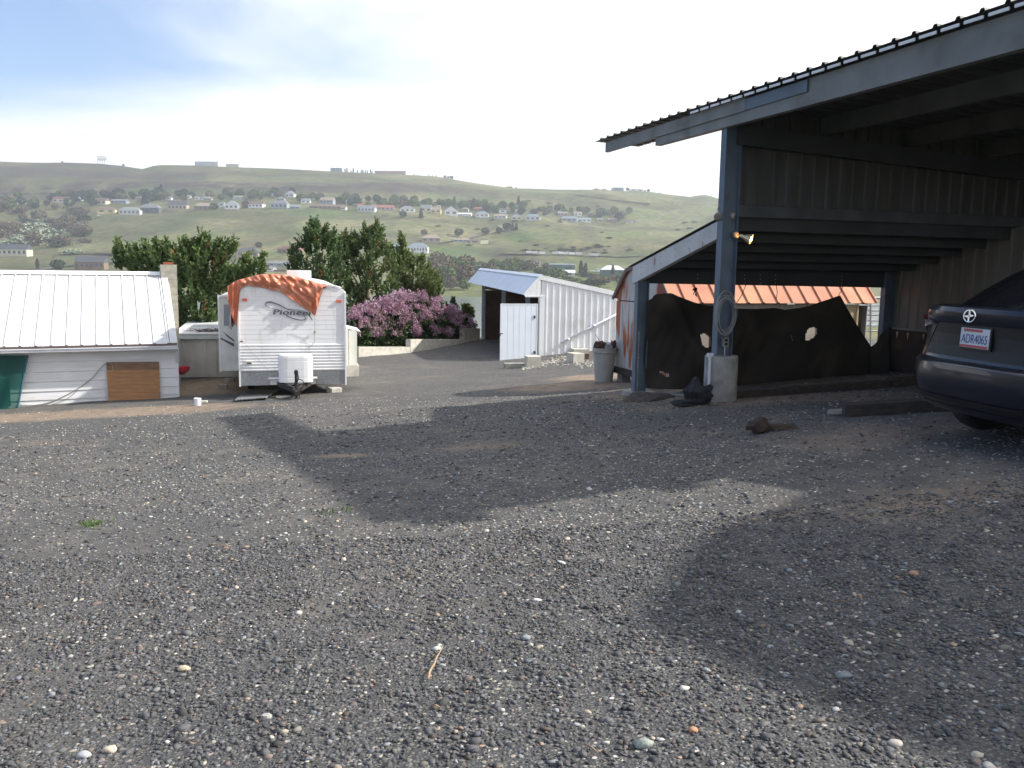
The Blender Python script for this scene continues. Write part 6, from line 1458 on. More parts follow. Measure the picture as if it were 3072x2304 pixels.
# round emblem on the boot lid
eO = Kp(.068, .06, 1.025); mb = MB()
mb.tube([eO + pU * .062 * math.cos(t_) + pV * .047 * math.sin(t_) for t_ in [i * 2 * math.pi / 28 for i in range(29)]], .006, 6, caps=False)
def fin(pts): A1 = [eO + pU * x + pV * y for x, y in pts]; mb.loft(A1, [q + pN * .006 for q in A1])
fin([(-.055, -.004), (-.02, .006), (-.008, .004), (-.008, -.012), (-.03, -.012)]); fin([(.055, .004), (.02, -.006), (.008, -.004), (.008, .012), (.03, .012)])
fin([(-.007, .044), (.009, .044), (.012, .012), (-.006, -.002)]); fin([(.007, -.044), (-.009, -.044), (-.012, -.012), (.006, .002)])
mb.build('emblem', M['chrome'], car)
for s_, lab in ((.80, 0), (3.35, 0)):
    for sg in (1, -1):
        c0 = Kp(s_, sg * .66, .31); wm = MB(); wm.lathe(c0 - CL_ * .09, [(.20, 0), (.29, .0), (.315, .03), (.315, .16), (.29, .185), (.20, .185)], 28, axis=CL_); wo = wm.build('wheel', M['black'], car)
        rm = MB(); rm.lathe(c0 - CL_ * .085, [(.195, 0), (.195, .178)], 20, axis=CL_); rm.build('rim', M['lamp_body'], wo)
mb = MB(); mb.lathe(Kp(.22, -.48, .22), [(.028, 0), (.028, .3)], 12, axis=CF); mb.build('exhaust_pipe', M['galv'], car)
mb = MB(); mb.boxc(Kp(2.2, 0, .26), CF * 3.6, CL_ * 1.1, Z * .16); mb.build('underbody', M['car_black'], car)

# ================================================================== far bank: roads, houses, trees
def ribbon(pts, w, label, mt, zo=.9):
    P3 = []
    for i in range(len(pts) - 1):
        for k in range(8):
            f = k / 8.; P3.append(H(pts[i][0] * (1 - f) + pts[i + 1][0] * f, pts[i][1] * (1 - f) + pts[i + 1][1] * f))
    P3.append(H(*pts[-1])); A1, B1 = [], []
    for i, p in enumerate(P3):
        d = P3[min(i + 1, len(P3) - 1)] - P3[max(i - 1, 0)]; d.z = 0; s = V(-d.y, d.x, 0).normalized() * w / 2; a, b_ = p + s, p - s
        zz_ = max(p.z, hz(a.x, a.y), hz(b_.x, b_.y)) + zo; A1.append(V(a.x, a.y, zz_)); B1.append(V(b_.x, b_.y, zz_))
    mb = MB(); mb.grid([A1, B1]); nv = len(mb.v); mb.v += [v - Z * 1.5 for v in mb.v]; mb.f += [tuple(i + nv for i in f)[::-1] for f in mb.f]; mb.m *= 2
    o = mb.build('road', mt); o['kind'] = 'structure'; return o
gravelroad = mat('pale_gravel_road', (.24, .21, .16), None, .05, .95)
ribbon([(60, 822), (110, 814), (170, 803), (230, 797), (340, 793)], 9, '', M['asphalt']); ribbon([(340, 790), (380, 768), (300, 762), (210, 764)], 9, '', M['asphalt'])
ribbon([(1320, 731), (1400, 716), (1470, 702), (1515, 690), (1500, 678)], 7, '', gravelroad); ribbon([(1500, 764), (1600, 765), (1750, 768), (1860, 772), (1950, 768)], 8, '', gravelroad)
ribbon([(1480, 812), (1600, 808), (1720, 822), (1850, 826), (1960, 824)], 10, '', gravelroad); ribbon([(1705, 580), (1760, 590), (1830, 600), (1950, 614)], 6, '', mat('dark_track', (.07, .07, .05), None, .05, .95))
ribbon([(620, 820), (760, 812), (900, 812)], 12, '', M['asphalt'])

WC = dict(white=(.78, .78, .78), cream=(.62, .58, .44), gray=(.34, .36, .38), tan=(.42, .36, .27), brown=(.24, .17, .12), yellow=(.62, .55, .30), blue=(.26, .31, .38), pink=(.46, .34, .30), dark=(.10, .11, .13), teal=(.07, .17, .16), pale=(.55, .56, .58))
RC = dict(gray=(.20, .21, .23), dgray=(.08, .085, .10), brown=(.16, .11, .09), red=(.30, .11, .08), maroon=(.18, .07, .07), white=(.72, .74, .74), blue=(.20, .25, .30), tan=(.30, .25, .20), green=(.22, .25, .24))
wm = {k: mat('house_wall_' + k, v, None, .3, .8) for k, v in WC.items()}; rm_ = {k: mat('house_roof_' + k, v, None, .4, .8) for k, v in RC.items()}
def house(px, py, w, h, wc, rc, typ, label, cat='house', nwin=3, az=None, name='house', group=None, D=None):
    b_ = H(px, py) if D is None else P(px, py, D)
    s = b_.y / FPX; Wd, Ht = w * s * .96, h * s; dep = max(6, min(Wd * .6, 14)); r = random.Random(int(px * 7 + py)); az = r.uniform(-10, 14) if az is None else az
    e1, e2 = hdir(90 + az), hdir(az); t_ = thing(name, label, cat, b_, group)
    rh = Ht * (.42 if typ in 'gh' else .5 if typ == 'f' else .12); wh = Ht - rh; o = b_ - e1 * Wd / 2
    mb = MB(); mb.box(o - Z * 3, e1 * Wd, e2 * dep, Z * (wh + 3)); mb.build('wall', wm[wc], t_)
    ov = .5; mb = MB(); zz = wh; o2 = o + Z * zz
    if typ == 'g': A1 = [o2 - e1 * ov - e2 * ov, o2 - e1 * ov + e2 * dep / 2 + Z * rh, o2 - e1 * ov + e2 * (dep + ov)]; mb.loft(A1, [v + e1 * (Wd + 2 * ov) for v in A1])
    elif typ == 'f': A1 = [o2 - e1 * ov - e2 * ov, o2 + e1 * Wd / 2 + Z * rh - e2 * ov, o2 + e1 * (Wd + ov) - e2 * ov]; mb.loft(A1, [v + e2 * (dep + 2 * ov) for v in A1])
    elif typ == 'h':
        c = [o2 - e1 * ov - e2 * ov, o2 + e1 * (Wd + ov) - e2 * ov, o2 + e1 * (Wd + ov) + e2 * (dep + ov), o2 - e1 * ov + e2 * (dep + ov)]; k_ = min(dep, Wd) / 2.1; t1, t2 = o2 + e1 * k_ + e2 * dep / 2 + Z * rh, o2 + e1 * (Wd - k_) + e2 * dep / 2 + Z * rh
        mb.add(c + [t1, t2], [(0, 1, 5, 4), (1, 2, 5), (2, 3, 4, 5), (3, 0, 4), (3, 2, 1, 0)])
    else: mb.box(o2 - e1 * .4 - e2 * .4, e1 * (Wd + .8), e2 * (dep + .8), Z * rh)
    mb.build('roof', rm_[rc], t_)
    if typ == 'f': 
        A1 = [o2 - e2 * .05, o2 + e1 * Wd / 2 + Z * (rh - .4) - e2 * .05, o2 + e1 * Wd - e2 * .05]; mb = MB(); mb.loft(A1, [v - e2 * .5 for v in A1]); mb.build('gable_wall', wm[wc], t_)
    for k in range(nwin):
        f = (k + .5) / nwin; ww = Wd / nwin * .5; hh2 = wh * .42; mb = MB(); mb.box(o + e1 * (Wd * f - ww / 2) + Z * wh * .38 - e2 * .12, e1 * ww, e2 * .1, Z * hh2); mb.build('window', M['glass_dark'], t_)
    return t_
HL = [
 (14, 605, 20, 14, 'white', 'gray', 'g', 'small white house at the extreme left end of the upper hillside row', 1), (64, 614, 24, 22, 'white', 'gray', 'f', 'white gabled house above the green lawn near the left edge', 1),
 (182, 608, 50, 18, 'cream', 'maroon', 'g', 'long cream house with a maroon roof in the upper left row', 3), (229, 605, 32, 15, 'pale', 'blue', 'g', 'pale house with a blue grey roof right of the maroon roofed one', 2),
 (298, 614, 44, 20, 'cream', 'brown', 'g', 'cream house with an orange brown roof in the upper left row', 3), (355, 611, 50, 14, 'blue', 'gray', 'g', 'long low blue grey house between the upper left trees', 4),
 (318, 641, 52, 22, 'yellow', 'brown', 'h', 'yellow walled house with a brown hip roof at the left street end', 2), (388, 645, 62, 24, 'pale', 'green', 'h', 'pale house with porch columns left of the dark blue grey house', 5),
 (449, 640, 58, 28, 'dark', 'gray', 'h', 'two storey dark blue grey house with a pale right end', 4), (531, 631, 58, 28, 'tan', 'dgray', 'g', 'tan and white house with two small gables under a dark roof', 5),
 (609, 631, 52, 22, 'brown', 'tan', 'h', 'brown two storey house with a wide balcony', 4), (664, 620, 20, 15, 'white', 'gray', 'h', 'little white house just left of the arched white gable', 1),
 (694, 628, 42, 26, 'white', 'gray', 'f', 'white gabled house with big arched windows', 3), (766, 624, 46, 20, 'white', 'brown', 'g', 'house with a red brown roof over a white lower wall', 4),
 (836, 626, 54, 25, 'gray', 'gray', 'h', 'grey hip roofed house with a covered deck', 4), (841, 603, 24, 12, 'gray', 'gray', 'h', 'small grey house peeking above the grey hip roof', 2),
 (868, 593, 30, 20, 'white', 'gray', 'f', 'highest white house with steep gables', 2), (821, 589, 14, 9, 'white', 'gray', 'g', 'tiny white house left of the steep white gables', 1),
 (597, 599, 24, 10, 'white', 'gray', 'g', 'small white house above the brown two storey house', 2), (417, 590, 20, 9, 'pink', 'maroon', 'g', 'small pinkish house with a maroon roof among dark trees', 1),
 (884, 627, 30, 12, 'blue', 'blue', 'g', 'small light blue house right of the grey hip roof', 2), (917, 610, 27, 15, 'white', 'gray', 'g', 'white house above the long brown one', 2),
 (975, 627, 95, 14, 'brown', 'brown', 'g', 'very long low brown house above the green slope', 7), (979, 612, 42, 20, 'gray', 'tan', 'g', 'grey brown terraced house with small gables', 4),
 (1028, 629, 20, 12, 'white', 'tan', 'g', 'bright white little building right of the long brown house', 1), (1051, 614, 28, 14, 'pale', 'gray', 'g', 'grey white house under the white flat one', 2),
 (1062, 600, 30, 10, 'white', 'white', 'n', 'white flat roofed house high in the middle of the slope', 2), (1098, 636, 54, 20, 'pale', 'gray', 'g', 'house with purple grey roof and tall white windows', 5),
 (1156, 632, 52, 17, 'pink', 'red', 'g', 'pink walled house with a long red roof', 4), (1222, 637, 44, 19, 'white', 'gray', 'h', 'white house with a grey roof right of the red roof', 3),
 (1278, 636, 32, 21, 'cream', 'gray', 'g', 'beige two storey house beside the dark round shrub', 2), (1307, 641, 30, 20, 'yellow', 'tan', 'h', 'cream yellow house left of the white pointed gable', 2),
 (1353, 647, 40, 28, 'white', 'gray', 'f', 'white house with the tallest pointed gable on the middle slope', 2), (1392, 648, 44, 10, 'white', 'white', 'g', 'low white wing running right from the pointed gable', 5),
 (1446, 653, 40, 19, 'white', 'blue', 'h', 'white walled house under a blue grey roof', 3), (1434, 634, 30, 13, 'brown', 'red', 'h', 'house with a red brown roof above the blue grey one', 2),
 (1500, 656, 38, 14, 'pale', 'tan', 'g', 'pale low house with an arched front', 3), (1508, 640, 22, 16, 'white', 'dgray', 'h', 'small white house under a near black roof', 1),
 (1550, 661, 32, 17, 'cream', 'gray', 'h', 'cream house with a grey hip roof on the right slope', 2), (1556, 643, 22, 15, 'pale', 'gray', 'g', 'small pale house above the cream hip roofed one', 2),
 (1598, 662, 44, 20, 'pale', 'blue', 'h', 'wide grey hip roofed house with a pale front', 3), (1596, 642, 20, 13, 'gray', 'blue', 'n', 'small flat topped grey house above the wide hip roof', 1),
 (1688, 648, 30, 14, 'pink', 'gray', 'g', 'low grey roofed house on a pinkish base', 3), (1734, 648, 24, 13, 'white', 'pink' if False else 'tan', 'g', 'white and pink house beside the dark shrubs on the right slope', 2),
 (1708, 665, 46, 16, 'gray', 'blue', 'g', 'long blue grey house partly behind bushes', 3), (1753, 666, 40, 13, 'white', 'blue', 'g', 'bright white house with a pale blue roof at the right of the row', 3),
 (1800, 666, 17, 12, 'tan', 'gray', 'g', 'small tan house alone near the right end of the row', 1), (1838, 667, 28, 13, 'brown', 'tan', 'g', 'brown roofed house beside the round dark tree', 2),
 (1895, 670, 34, 11, 'cream', 'dgray', 'h', 'last house of the row, dark roofed, above the bare slope', 2), (1772, 646, 20, 8, 'brown', 'brown', 'g', 'low brown house in the upper right row', 1), (1655, 629, 16, 9, 'white', 'gray', 'g', 'tiny white house among the upper right trees', 1),
 (36, 769, 94, 36, 'cream', 'dgray', 'g', 'long cream house with a dark grey roof just above the white metal roof at left', 6), (268, 810, 88, 40, 'brown', 'dgray', 'g', 'dark brown two storey house with a slate roof by the curved road', 6),
 (742, 771, 68, 28, 'tan', 'dgray', 'h', 'tan house with a dark hip roof above the green lawn', 3), (866, 761, 76, 22, 'brown', 'maroon', 'h', 'long house with a maroon roof left of the tall pine', 5),
 (1178, 757, 56, 25, 'pale', 'blue', 'h', 'grey roofed house half hidden behind the pine tops', 3), (1253, 758, 62, 29, 'white', 'blue', 'h', 'big white columned house with a blue grey roof by the green slope', 7),
 (1294, 727, 58, 22, 'tan', 'tan', 'h', 'grey tan house with a yellow end wall', 3), (1425, 731, 34, 20, 'tan', 'gray', 'f', 'small tan gabled house behind the cream garden wall', 1), (1382, 726, 46, 11, 'gray', 'tan', 'g', 'low grey tan house left of the small gabled one', 3)]
for (px, py, w, h, wc, rc, ty, lab, nw) in HL: house(px, py, w, h, wc, rc, ty, lab, nwin=nw)
for i in range(26):
    px = rng.uniform(200, 930) if i < 14 else rng.uniform(1080, 1560)
    py = 597 + rng.uniform(-5, 5) if i < 14 else 622 + (px - 1080) * .03 + rng.uniform(-5, 6)
    house(px, py, rng.uniform(16, 28), rng.uniform(8, 13), rng.choice(['white', 'cream', 'pale', 'tan', 'gray']), rng.choice(['gray', 'dgray', 'brown', 'tan', 'red']), rng.choice('ghg'), 'small house half hidden among the trees behind the front row of hillside houses', nwin=1, group='small houses among the trees')
mb = MB(); p = H(1444, 733); s = p.y / FPX; mb.box(p - V(18 * s, 0, 2), V(38 * s, 6, 1.0), V(0, .8, 0), V(0, 0, 11 * s + 2)); tag(mb.build('garden_wall', wm['cream']), 'bright cream garden wall below the small gabled house', 'wall')
IND = [(1421, 812, 62, 17, 'teal', 'white', 'n', 'green walled industrial building with a cream roof behind the white shed awning', 3, 'warehouse'), (1585, 795, 72, 14, 'pale', 'blue', 'n', 'long grey white office building with a row of windows', 8, 'office'),
 (1686, 823, 78, 32, 'teal', 'white', 'n', 'teal warehouse with a white roof in the middle of the far bank', 2, 'warehouse'), (1704, 829, 42, 19, 'pale', 'white', 'g', 'low white roofed shed in front of the middle teal warehouse', 1, 'shed'),
 (1838, 827, 74, 30, 'teal', 'white', 'h', 'teal green warehouse with a cream roof nearest the carport', 3, 'warehouse'), (1310, 808, 26, 13, 'pale', 'white', 'g', 'small white blue shed left of the brown riverside trees', 1, 'shed'),
 (690, 814, 60, 12, 'white', 'white', 'n', 'white roofed industrial shed seen through the pine branches', 3, 'shed'), (790, 813, 60, 14, 'white', 'gray', 'g', 'white building seen just above the trailer roof', 3, 'building'), (860, 800, 120, 16, 'gray', 'gray', 'g', 'long grey building behind the tarp covered trailer', 5, 'building'),
 (352, 806, 24, 18, 'pink', 'gray', 'f', 'small pinkish garage by the left end of the pine', 1, 'garage')]
for (px, py, w, h, wc, rc, ty, lab, nw, ct_) in IND: house(px, py, w, h, wc, rc, ty, lab, cat=ct_, nwin=nw, name='industrial_building' if ct_ != 'garage' else 'garage', az=2)
RD = [(619, 498, 72, 13, 'pale', 'white', 'n', 'long pale warehouse standing on the ridge', 0), (697, 501, 40, 9, 'cream', 'white', 'n', 'smaller pale building right of the ridge warehouse', 0), (1170, 523, 95, 10, 'pink', 'red', 'n', 'long reddish building on the ridge right of the poplars', 0),
 (1007, 515, 32, 11, 'blue', 'blue', 'n', 'pale blue flat building on the ridge left of the poplars', 0), (1528, 566, 18, 7, 'brown', 'maroon', 'g', 'small maroon roofed house on the ridge line', 0), (1789, 573, 22, 9, 'cream', 'tan', 'f', 'left one of two pale gabled houses on the right ridge', 0),
 (1812, 573, 18, 8, 'cream', 'tan', 'f', 'right one of two pale gabled houses on the right ridge', 0), (1853, 572, 37, 9, 'gray', 'gray', 'n', 'grey flat topped building on the right ridge', 1), (1910, 574, 42, 8, 'white', 'green', 'h', 'low building with a green tan roof at the right end of the ridge', 2)]
for (px, py, w, h, wc, rc, ty, lab, nw) in RD: house(px, py, w, h, wc, rc, ty, lab, cat='building' if w > 30 else 'house', nwin=nw, az=3, name='ridge_building', D=2235)
# lattice billboard on the left ridge
bb_ = thing('billboard', 'white lattice billboard frame standing on the left ridge', 'billboard', P(306, 487, 2235)); s = 2235 / FPX; b0 = P(306, 487, 2235)
for k in range(5): mb = MB(); mb.box(b0 + V((-13 + k * 6.5) * s, 0, -3), V(1.4, 0, 0), V(0, 1.4, 0), V(0, 0, 15 * s + 3)); mb.build('post', wm['white'], bb_)
for z in (8, 14.5): mb = MB(); mb.box(b0 + V(-14 * s, -1, z * s), V(28 * s, 0, 0), V(0, 1, 0), V(0, 0, 2.0)); mb.build('crossbar', wm['white'], bb_)
for k in range(4):
    mb = MB(); mb.beam(b0 + V((-13 + k * 6.5) * s, .5, 1 * s), b0 + V((-6.5 + k * 6.5) * s, .5, 14 * s), .9, .9); mb.build('brace', wm['white'], bb_)
# trucks and trailers parked along the far road
tk = thing('parked_truck', 'white truck parked on the far road', 'truck', V(0, 0, 0), 'white vehicles parked along the far hillside road')
mb = MB(); mb.box(V(-5, 0, .8), V(7.5, 0, 0), V(0, 2.5, 0), V(0, 0, 3.0)); mb.build('box_body', wm['white'], tk); mb = MB(); mb.loft([V(2.7, 0, .7), V(5.2, 0, .7), V(5.2, 0, 1.7), V(4.6, 0, 2.9), V(2.7, 0, 2.9)], [V(2.7, 2.4, .7), V(5.2, 2.4, .7), V(5.2, 2.4, 1.7), V(4.6, 2.4, 2.9), V(2.7, 2.4, 2.9)]); mb.build('cab', wm['pale'], tk)
mb = MB()
for x in (-3.5, 3.8): mb.lathe(V(x, -.1, .5), [(.5, 0), (.5, 2.7)], 10, axis=V(0, 1, 0))
mb.build('wheels', M['black'], tk)
tp_ = [(1590, 763), (1606, 764), (1630, 765), (1666, 765), (1684, 765), (1700, 766), (1718, 767), (1738, 767), (1776, 770), (1790, 771)]
for i, (px, py) in enumerate(tp_):
    b0 = H(px, py); c_ = tk if i == 0 else copy_thing(tk, (0, 0, 0)); c_.location = b0 + Z * .8; c_.rotation_euler.z = R(rng.uniform(-15, 15)); c_['label'] = 'white truck parked on the road across the far green slope'
cr = thing('parked_car', 'white car parked on the far bank', 'car', V(0, 0, 0), 'white cars parked before the far industrial buildings')
mb = MB(); A1 = [V(-2.3, 0, .4), V(2.3, 0, .4), V(2.3, 0, .9), V(1.2, 0, 1.0), V(.6, 0, 1.5), V(-1.2, 0, 1.5), V(-1.9, 0, 1.0), V(-2.3, 0, .9)]; mb.loft(A1, [v + V(0, 1.7, 0) for v in A1]); mb.build('body', wm['white'], cr)
mb = MB()
for x in (-1.4, 1.4): mb.lathe(V(x, -.05, .35), [(.35, 0), (.35, 1.8)], 10, axis=V(0, 1, 0))
mb.build('wheels', M['black'], cr)
for i, (px, py) in enumerate([(1496, 795), (1508, 794), (1520, 794), (1532, 794), (1780, 818), (1790, 819), (1799, 818), (1795, 812), (295, 650), (1425, 806)]):
    b0 = H(px, py); c_ = cr if i == 0 else copy_thing(cr, (0, 0, 0)); c_.location = b0 + Z * .9; c_.scale = (1.25, 1.25, 1.25); c_.rotation_euler.z = R(rng.uniform(-20, 20)); c_['label'] = 'white car parked in front of the far industrial buildings' if px != 295 else 'white car at the left street end of the hillside'
    if px == 295: c_['group'] = 'cars by the houses'
# far trees: a few shapes, each tree its own object
def fartree_mesh(name, kind, seed, c):
    r = np.random.default_rng(seed); n = 420; 
    if kind == 'round': d = r.normal(0, 1, (n, 3)); d /= np.linalg.norm(d, axis=1, keepdims=True); p = d * (r.uniform(.4, 1, (n, 1)) ** .4) * np.array([.5, .5, .42]) + np.array([0, 0, .56]); p += .07 * np.array([[mnoise.noise(Vector(x) * 5 + V(i, seed, 0)) for i in range(3)] for x in p])
    elif kind == 'cone': z = r.uniform(.05, 1, n); a = r.uniform(0, 6.28, n); rad = .26 * (1 - z) ** .8 * r.uniform(.5, 1.1, n) + .01; p = np.stack([rad * np.cos(a), rad * np.sin(a), z], 1)
    elif kind == 'poplar': z = r.uniform(.1, 1, n); a = r.uniform(0, 6.28, n); rad = .14 * np.sin(np.pi * z ** .8) ** .6 * r.uniform(.5, 1.1, n) + .01; p = np.stack([rad * np.cos(a), rad * np.sin(a), z], 1)
    else: d = r.normal(0, 1, (n, 3)); p = d * np.array([.30, .30, .12]) + np.array([0, 0, .28]); p[:, 2] = np.abs(p[:, 2])
    s = .072 if kind != 'poplar' else .05; q0 = r.normal(0, 1, (n, 3)); q0 /= np.linalg.norm(q0, axis=1, keepdims=True); q1 = np.cross(q0, r.normal(0, 1, (n, 3))); q1 /= np.linalg.norm(q1, axis=1, keepdims=True)
    vs = np.stack([p - q0 * s, p + q1 * s * .8, p + q0 * s, p - q1 * s * .8], 1).reshape(-1, 3).tolist(); fs = [tuple(range(4 * i, 4 * i + 4)) for i in range(n)]
    b0 = len(vs)
    for (x, y, z) in ((-.02, -.02, -.1), (.02, -.02, -.1), (0, .025, -.1), (-.012, -.012, .5), (.012, -.012, .5), (0, .015, .5)): vs.append([x, y, z])
    fs += [(b0, b0 + 1, b0 + 4, b0 + 3), (b0 + 1, b0 + 2, b0 + 5, b0 + 4), (b0 + 2, b0, b0 + 3, b0 + 5)]
    m = bpy.data.meshes.new(name); m.from_pydata(vs, [], fs); m.materials.append(mat('far_' + name, c, tuple(x * .5 for x in c), .35, .9, spec=.1)); return m
FT_ = {('round', 'dark'): [fartree_mesh('dark_round_crown', 'round', k, (.048, .075, .035)) for k in (1, 2)], ('round', 'green'): [fartree_mesh('green_round_crown', 'round', k, (.12, .175, .05)) for k in (3, 4)],
 ('round', 'brown'): [fartree_mesh('brown_round_crown', 'round', k, (.17, .14, .09)) for k in (5, 6)], ('cone', 'dark'): [fartree_mesh('dark_cone_crown', 'cone', 7, (.035, .055, .033))], ('poplar', 'dark'): [fartree_mesh('poplar_crown', 'poplar', 8, (.08, .10, .06))],
 ('bush', 'pale'): [fartree_mesh('pale_bush_crown', 'bush', 9, (.33, .38, .27))], ('bush', 'dark'): [fartree_mesh('dark_bush_crown', 'bush', 10, (.07, .085, .045))], ('bush', 'brown'): [fartree_mesh('brown_bush_crown', 'bush', 11, (.15, .11, .085))], ('bush', 'green'): [fartree_mesh('green_bush_crown', 'bush', 12, (.13, .17, .06))], ('round', 'red'): [fartree_mesh('red_round_crown', 'round', 13, (.14, .05, .05))]}
def ftree(px, py, hpx, kind, colr_, label, group=None, D=None, wide=1.0):
    b0 = H(px, py) if D is None else P(px, py, D); m = rng.choice(FT_[(kind, colr_)]); o = bpy.data.objects.new({'bush': 'far_bush'}.get(kind, 'far_tree'), m); S.collection.objects.link(o)
    h = hpx * b0.y / FPX * (1.12 if D is None else 1.0); o.location = b0 - Z * .5; o.scale = (h * wide, h * wide, h); o.rotation_euler.z = rng.uniform(0, 6.28); tag(o, label, 'bush' if kind == 'bush' else 'tree', group)
Rg = lambda a, b_: rng.uniform(a, b_)
named = [(188, 592, 22, 'round', 'green', 'bright green round tree above the maroon roofed house'), (208, 622, 26, 'round', 'dark', 'dark tree in front of the cream and maroon house'), (278, 618, 22, 'round', 'dark', 'dark tree left of the orange brown roof'),
 (357, 598, 30, 'round', 'dark', 'large dark round tree behind the blue grey house'), (435, 612, 34, 'cone', 'dark', 'dark conifer above the two storey blue grey house'), (470, 600, 30, 'round', 'dark', 'broad dark tree left of the pointed one on the upper slope'), (484, 592, 34, 'cone', 'dark', 'tall dark pointed tree above the tan gabled house'),
 (642, 631, 20, 'round', 'dark', 'dark green shrub tree at the right of the brown balcony house'), (738, 624, 20, 'round', 'red', 'dark red tree left of the red brown roofed house'), (1263, 654, 26, 'cone', 'dark', 'dark conical shrub below the beige two storey house'), (1210, 652, 18, 'round', 'dark', 'dark round shrub below the white house with grey roof'),
 (1363, 616, 24, 'cone', 'dark', 'dark conifer standing above the white pointed gable'), (1420, 626, 28, 'cone', 'dark', 'largest dark conifer in the middle of the row'), (1555, 616, 24, 'cone', 'dark', 'lone dark conifer above the middle right houses'), (1690, 634, 18, 'cone', 'dark', 'small dark conifer beside the pale blossoming tree'),
 (1677, 628, 16, 'round', 'green', 'pale blossoming round tree on the upper right slope'), (1802, 652, 26, 'round', 'dark', 'dark tree above the small tan house'), (1857, 662, 22, 'round', 'dark', 'round dark tree beside the brown roofed house at right'), (1842, 642, 20, 'round', 'green', 'light green tree behind the right end of the row'),
 (1376, 709, 22, 'round', 'dark', 'lone dark tree on the tan slope above the low grey house'), (1456, 704, 20, 'round', 'dark', 'left dark shrub along the sloping dirt road'), (1498, 700, 17, 'round', 'dark', 'second dark shrub along the sloping dirt road'), (1521, 692, 22, 'round', 'dark', 'bigger dark tree at the bend of the dirt road'), (1538, 692, 20, 'cone', 'dark', 'narrow dark tree in the trio at the dirt road bend'), (1549, 690, 20, 'cone', 'dark', 'last dark tree of the trio at the dirt road bend'),
 (1272, 706, 16, 'round', 'brown', 'brownish tree behind the grey tan house'), (777, 743, 16, 'round', 'dark', 'round dark tree right of the tan hip roofed house'), (175, 812, 32, 'round', 'dark', 'dark bushy tree by the curved road'), (113, 808, 30, 'poplar', 'dark', 'thin bare tree left of the curved road'),
 (760, 702, 0, 'bush', 'dark', '')]
for (px, py, h, k_, c_, lab) in named:
    if h: ftree(px, py, h, k_, c_, lab, wide=1.15 if k_ == 'round' else 1)
for i in range(72): px = Rg(170, 900); ftree(px, 600 - (px - 170) * .01 + Rg(-10, 8), Rg(14, 26), 'round', rng.choice(['dark', 'dark', 'dark', 'brown', 'green']), 'tree among the upper left houses under the rocky slope', 'trees among the upper left houses')
for i in range(80): px = Rg(900, 1580); ftree(px, 606 + (px - 930) * .035 + Rg(-9, 12), Rg(14, 24), 'round', rng.choice(['green', 'green', 'green', 'brown', 'dark']), 'fresh green tree behind the middle row of hillside houses', 'trees behind the middle row of houses')
for i in range(20): px = Rg(1560, 1900); ftree(px, 636 + (px - 1560) * .03 + Rg(-9, 12), Rg(12, 20), 'round', rng.choice(['green', 'green', 'brown', 'dark']), 'small tree among the right hand hillside houses', 'trees among the right hand houses')
for i in range(26): ftree(Rg(0, 170), Rg(590, 645), Rg(12, 24), 'round', rng.choice(['dark', 'brown', 'brown', 'red', 'green']), 'mixed tree among the houses at the left edge', 'trees among the houses at the left edge')
for i in range(40): ftree(Rg(0, 260), Rg(635, 742), Rg(16, 36), rng.choice(['bush', 'round']), rng.choice(['dark', 'brown', 'brown']) , 'grey brown bush filling the gully at the left edge', 'bushes in the left gully', wide=1.3)
for (px, py, h) in ((112, 690, 40), (128, 708, 44), (138, 722, 34), (60, 734, 34), (85, 736, 32), (132, 668, 22), (216, 762, 26), (75, 722, 28), (98, 700, 30)): ftree(px, py, h, 'bush', 'pale', 'pale grey green blossoming bush in the left gully', 'pale blossoming bushes in the left gully', wide=1.6)
for i in range(26): px = Rg(1430, 1640); ftree(px, Rg(800, 824), Rg(16, 28), 'round', rng.choice(['green', 'green', 'brown']), 'spring green tree on the far bank behind the white shed roof', 'spring green trees on the far bank', wide=1.4)
for i in range(30): px = Rg(1290, 1400); ftree(px, Rg(810, 872), Rg(30, 60), 'round', rng.choice(['brown', 'brown', 'green', 'brown']), 'budding brown tree at the far water edge', 'budding trees at the far water edge', wide=1.05)
for i in range(34): px = Rg(1700, 1960); ftree(px, Rg(828, 868), Rg(10, 22), rng.choice(['bush', 'round']), rng.choice(['green', 'dark', 'brown']), 'low scrub bush on the bank below the warehouses', 'scrub below the warehouses', wide=1.6)
for (px, py, h) in ((1668, 838, 34), (1640, 830, 26), (1690, 836, 24)): ftree(px, py, h, 'round', 'green', 'light green tree in front of the middle teal warehouse', 'light green trees before the middle warehouse', wide=1.1)
for (px, py, h) in ((1742, 826, 40), (1756, 826, 34), (1838, 828, 30)): ftree(px, py, h, 'poplar', 'dark', 'thin bare tree between the two teal warehouses', 'thin trees by the warehouses')
for i in range(26): ftree(Rg(1560, 1900), Rg(735, 760), Rg(6, 12), 'bush', rng.choice(['dark', 'dark', 'brown']), 'dark sagebrush on the slope above the parked trucks', 'sagebrush above the parked trucks', wide=1.5)
for i in range(30): ftree(Rg(1280, 2100), Rg(600, 740), Rg(5, 10), 'bush', rng.choice(['dark', 'brown', 'green']), 'small shrub dotted on the open right slope', 'shrubs on the open right slope', wide=1.5)
for (px, h) in ((1024, 12), (1035, 13), (1041, 15), (1053, 10), (1060, 15), (1072, 11), (1084, 12), (1089, 12), (1096, 11), (1102, 12), (1112, 14), (1117, 9), (1242, 9), (1253, 8), (1286, 9), (1297, 8), (1309, 8)): ftree(px, float(np.interp(px, [a for a, _ in ridge], [b_ for _, b_ in ridge])) + 3, h, 'poplar', 'dark', 'slim tree standing in the line along the ridge', 'slim trees along the ridge', D=2238)
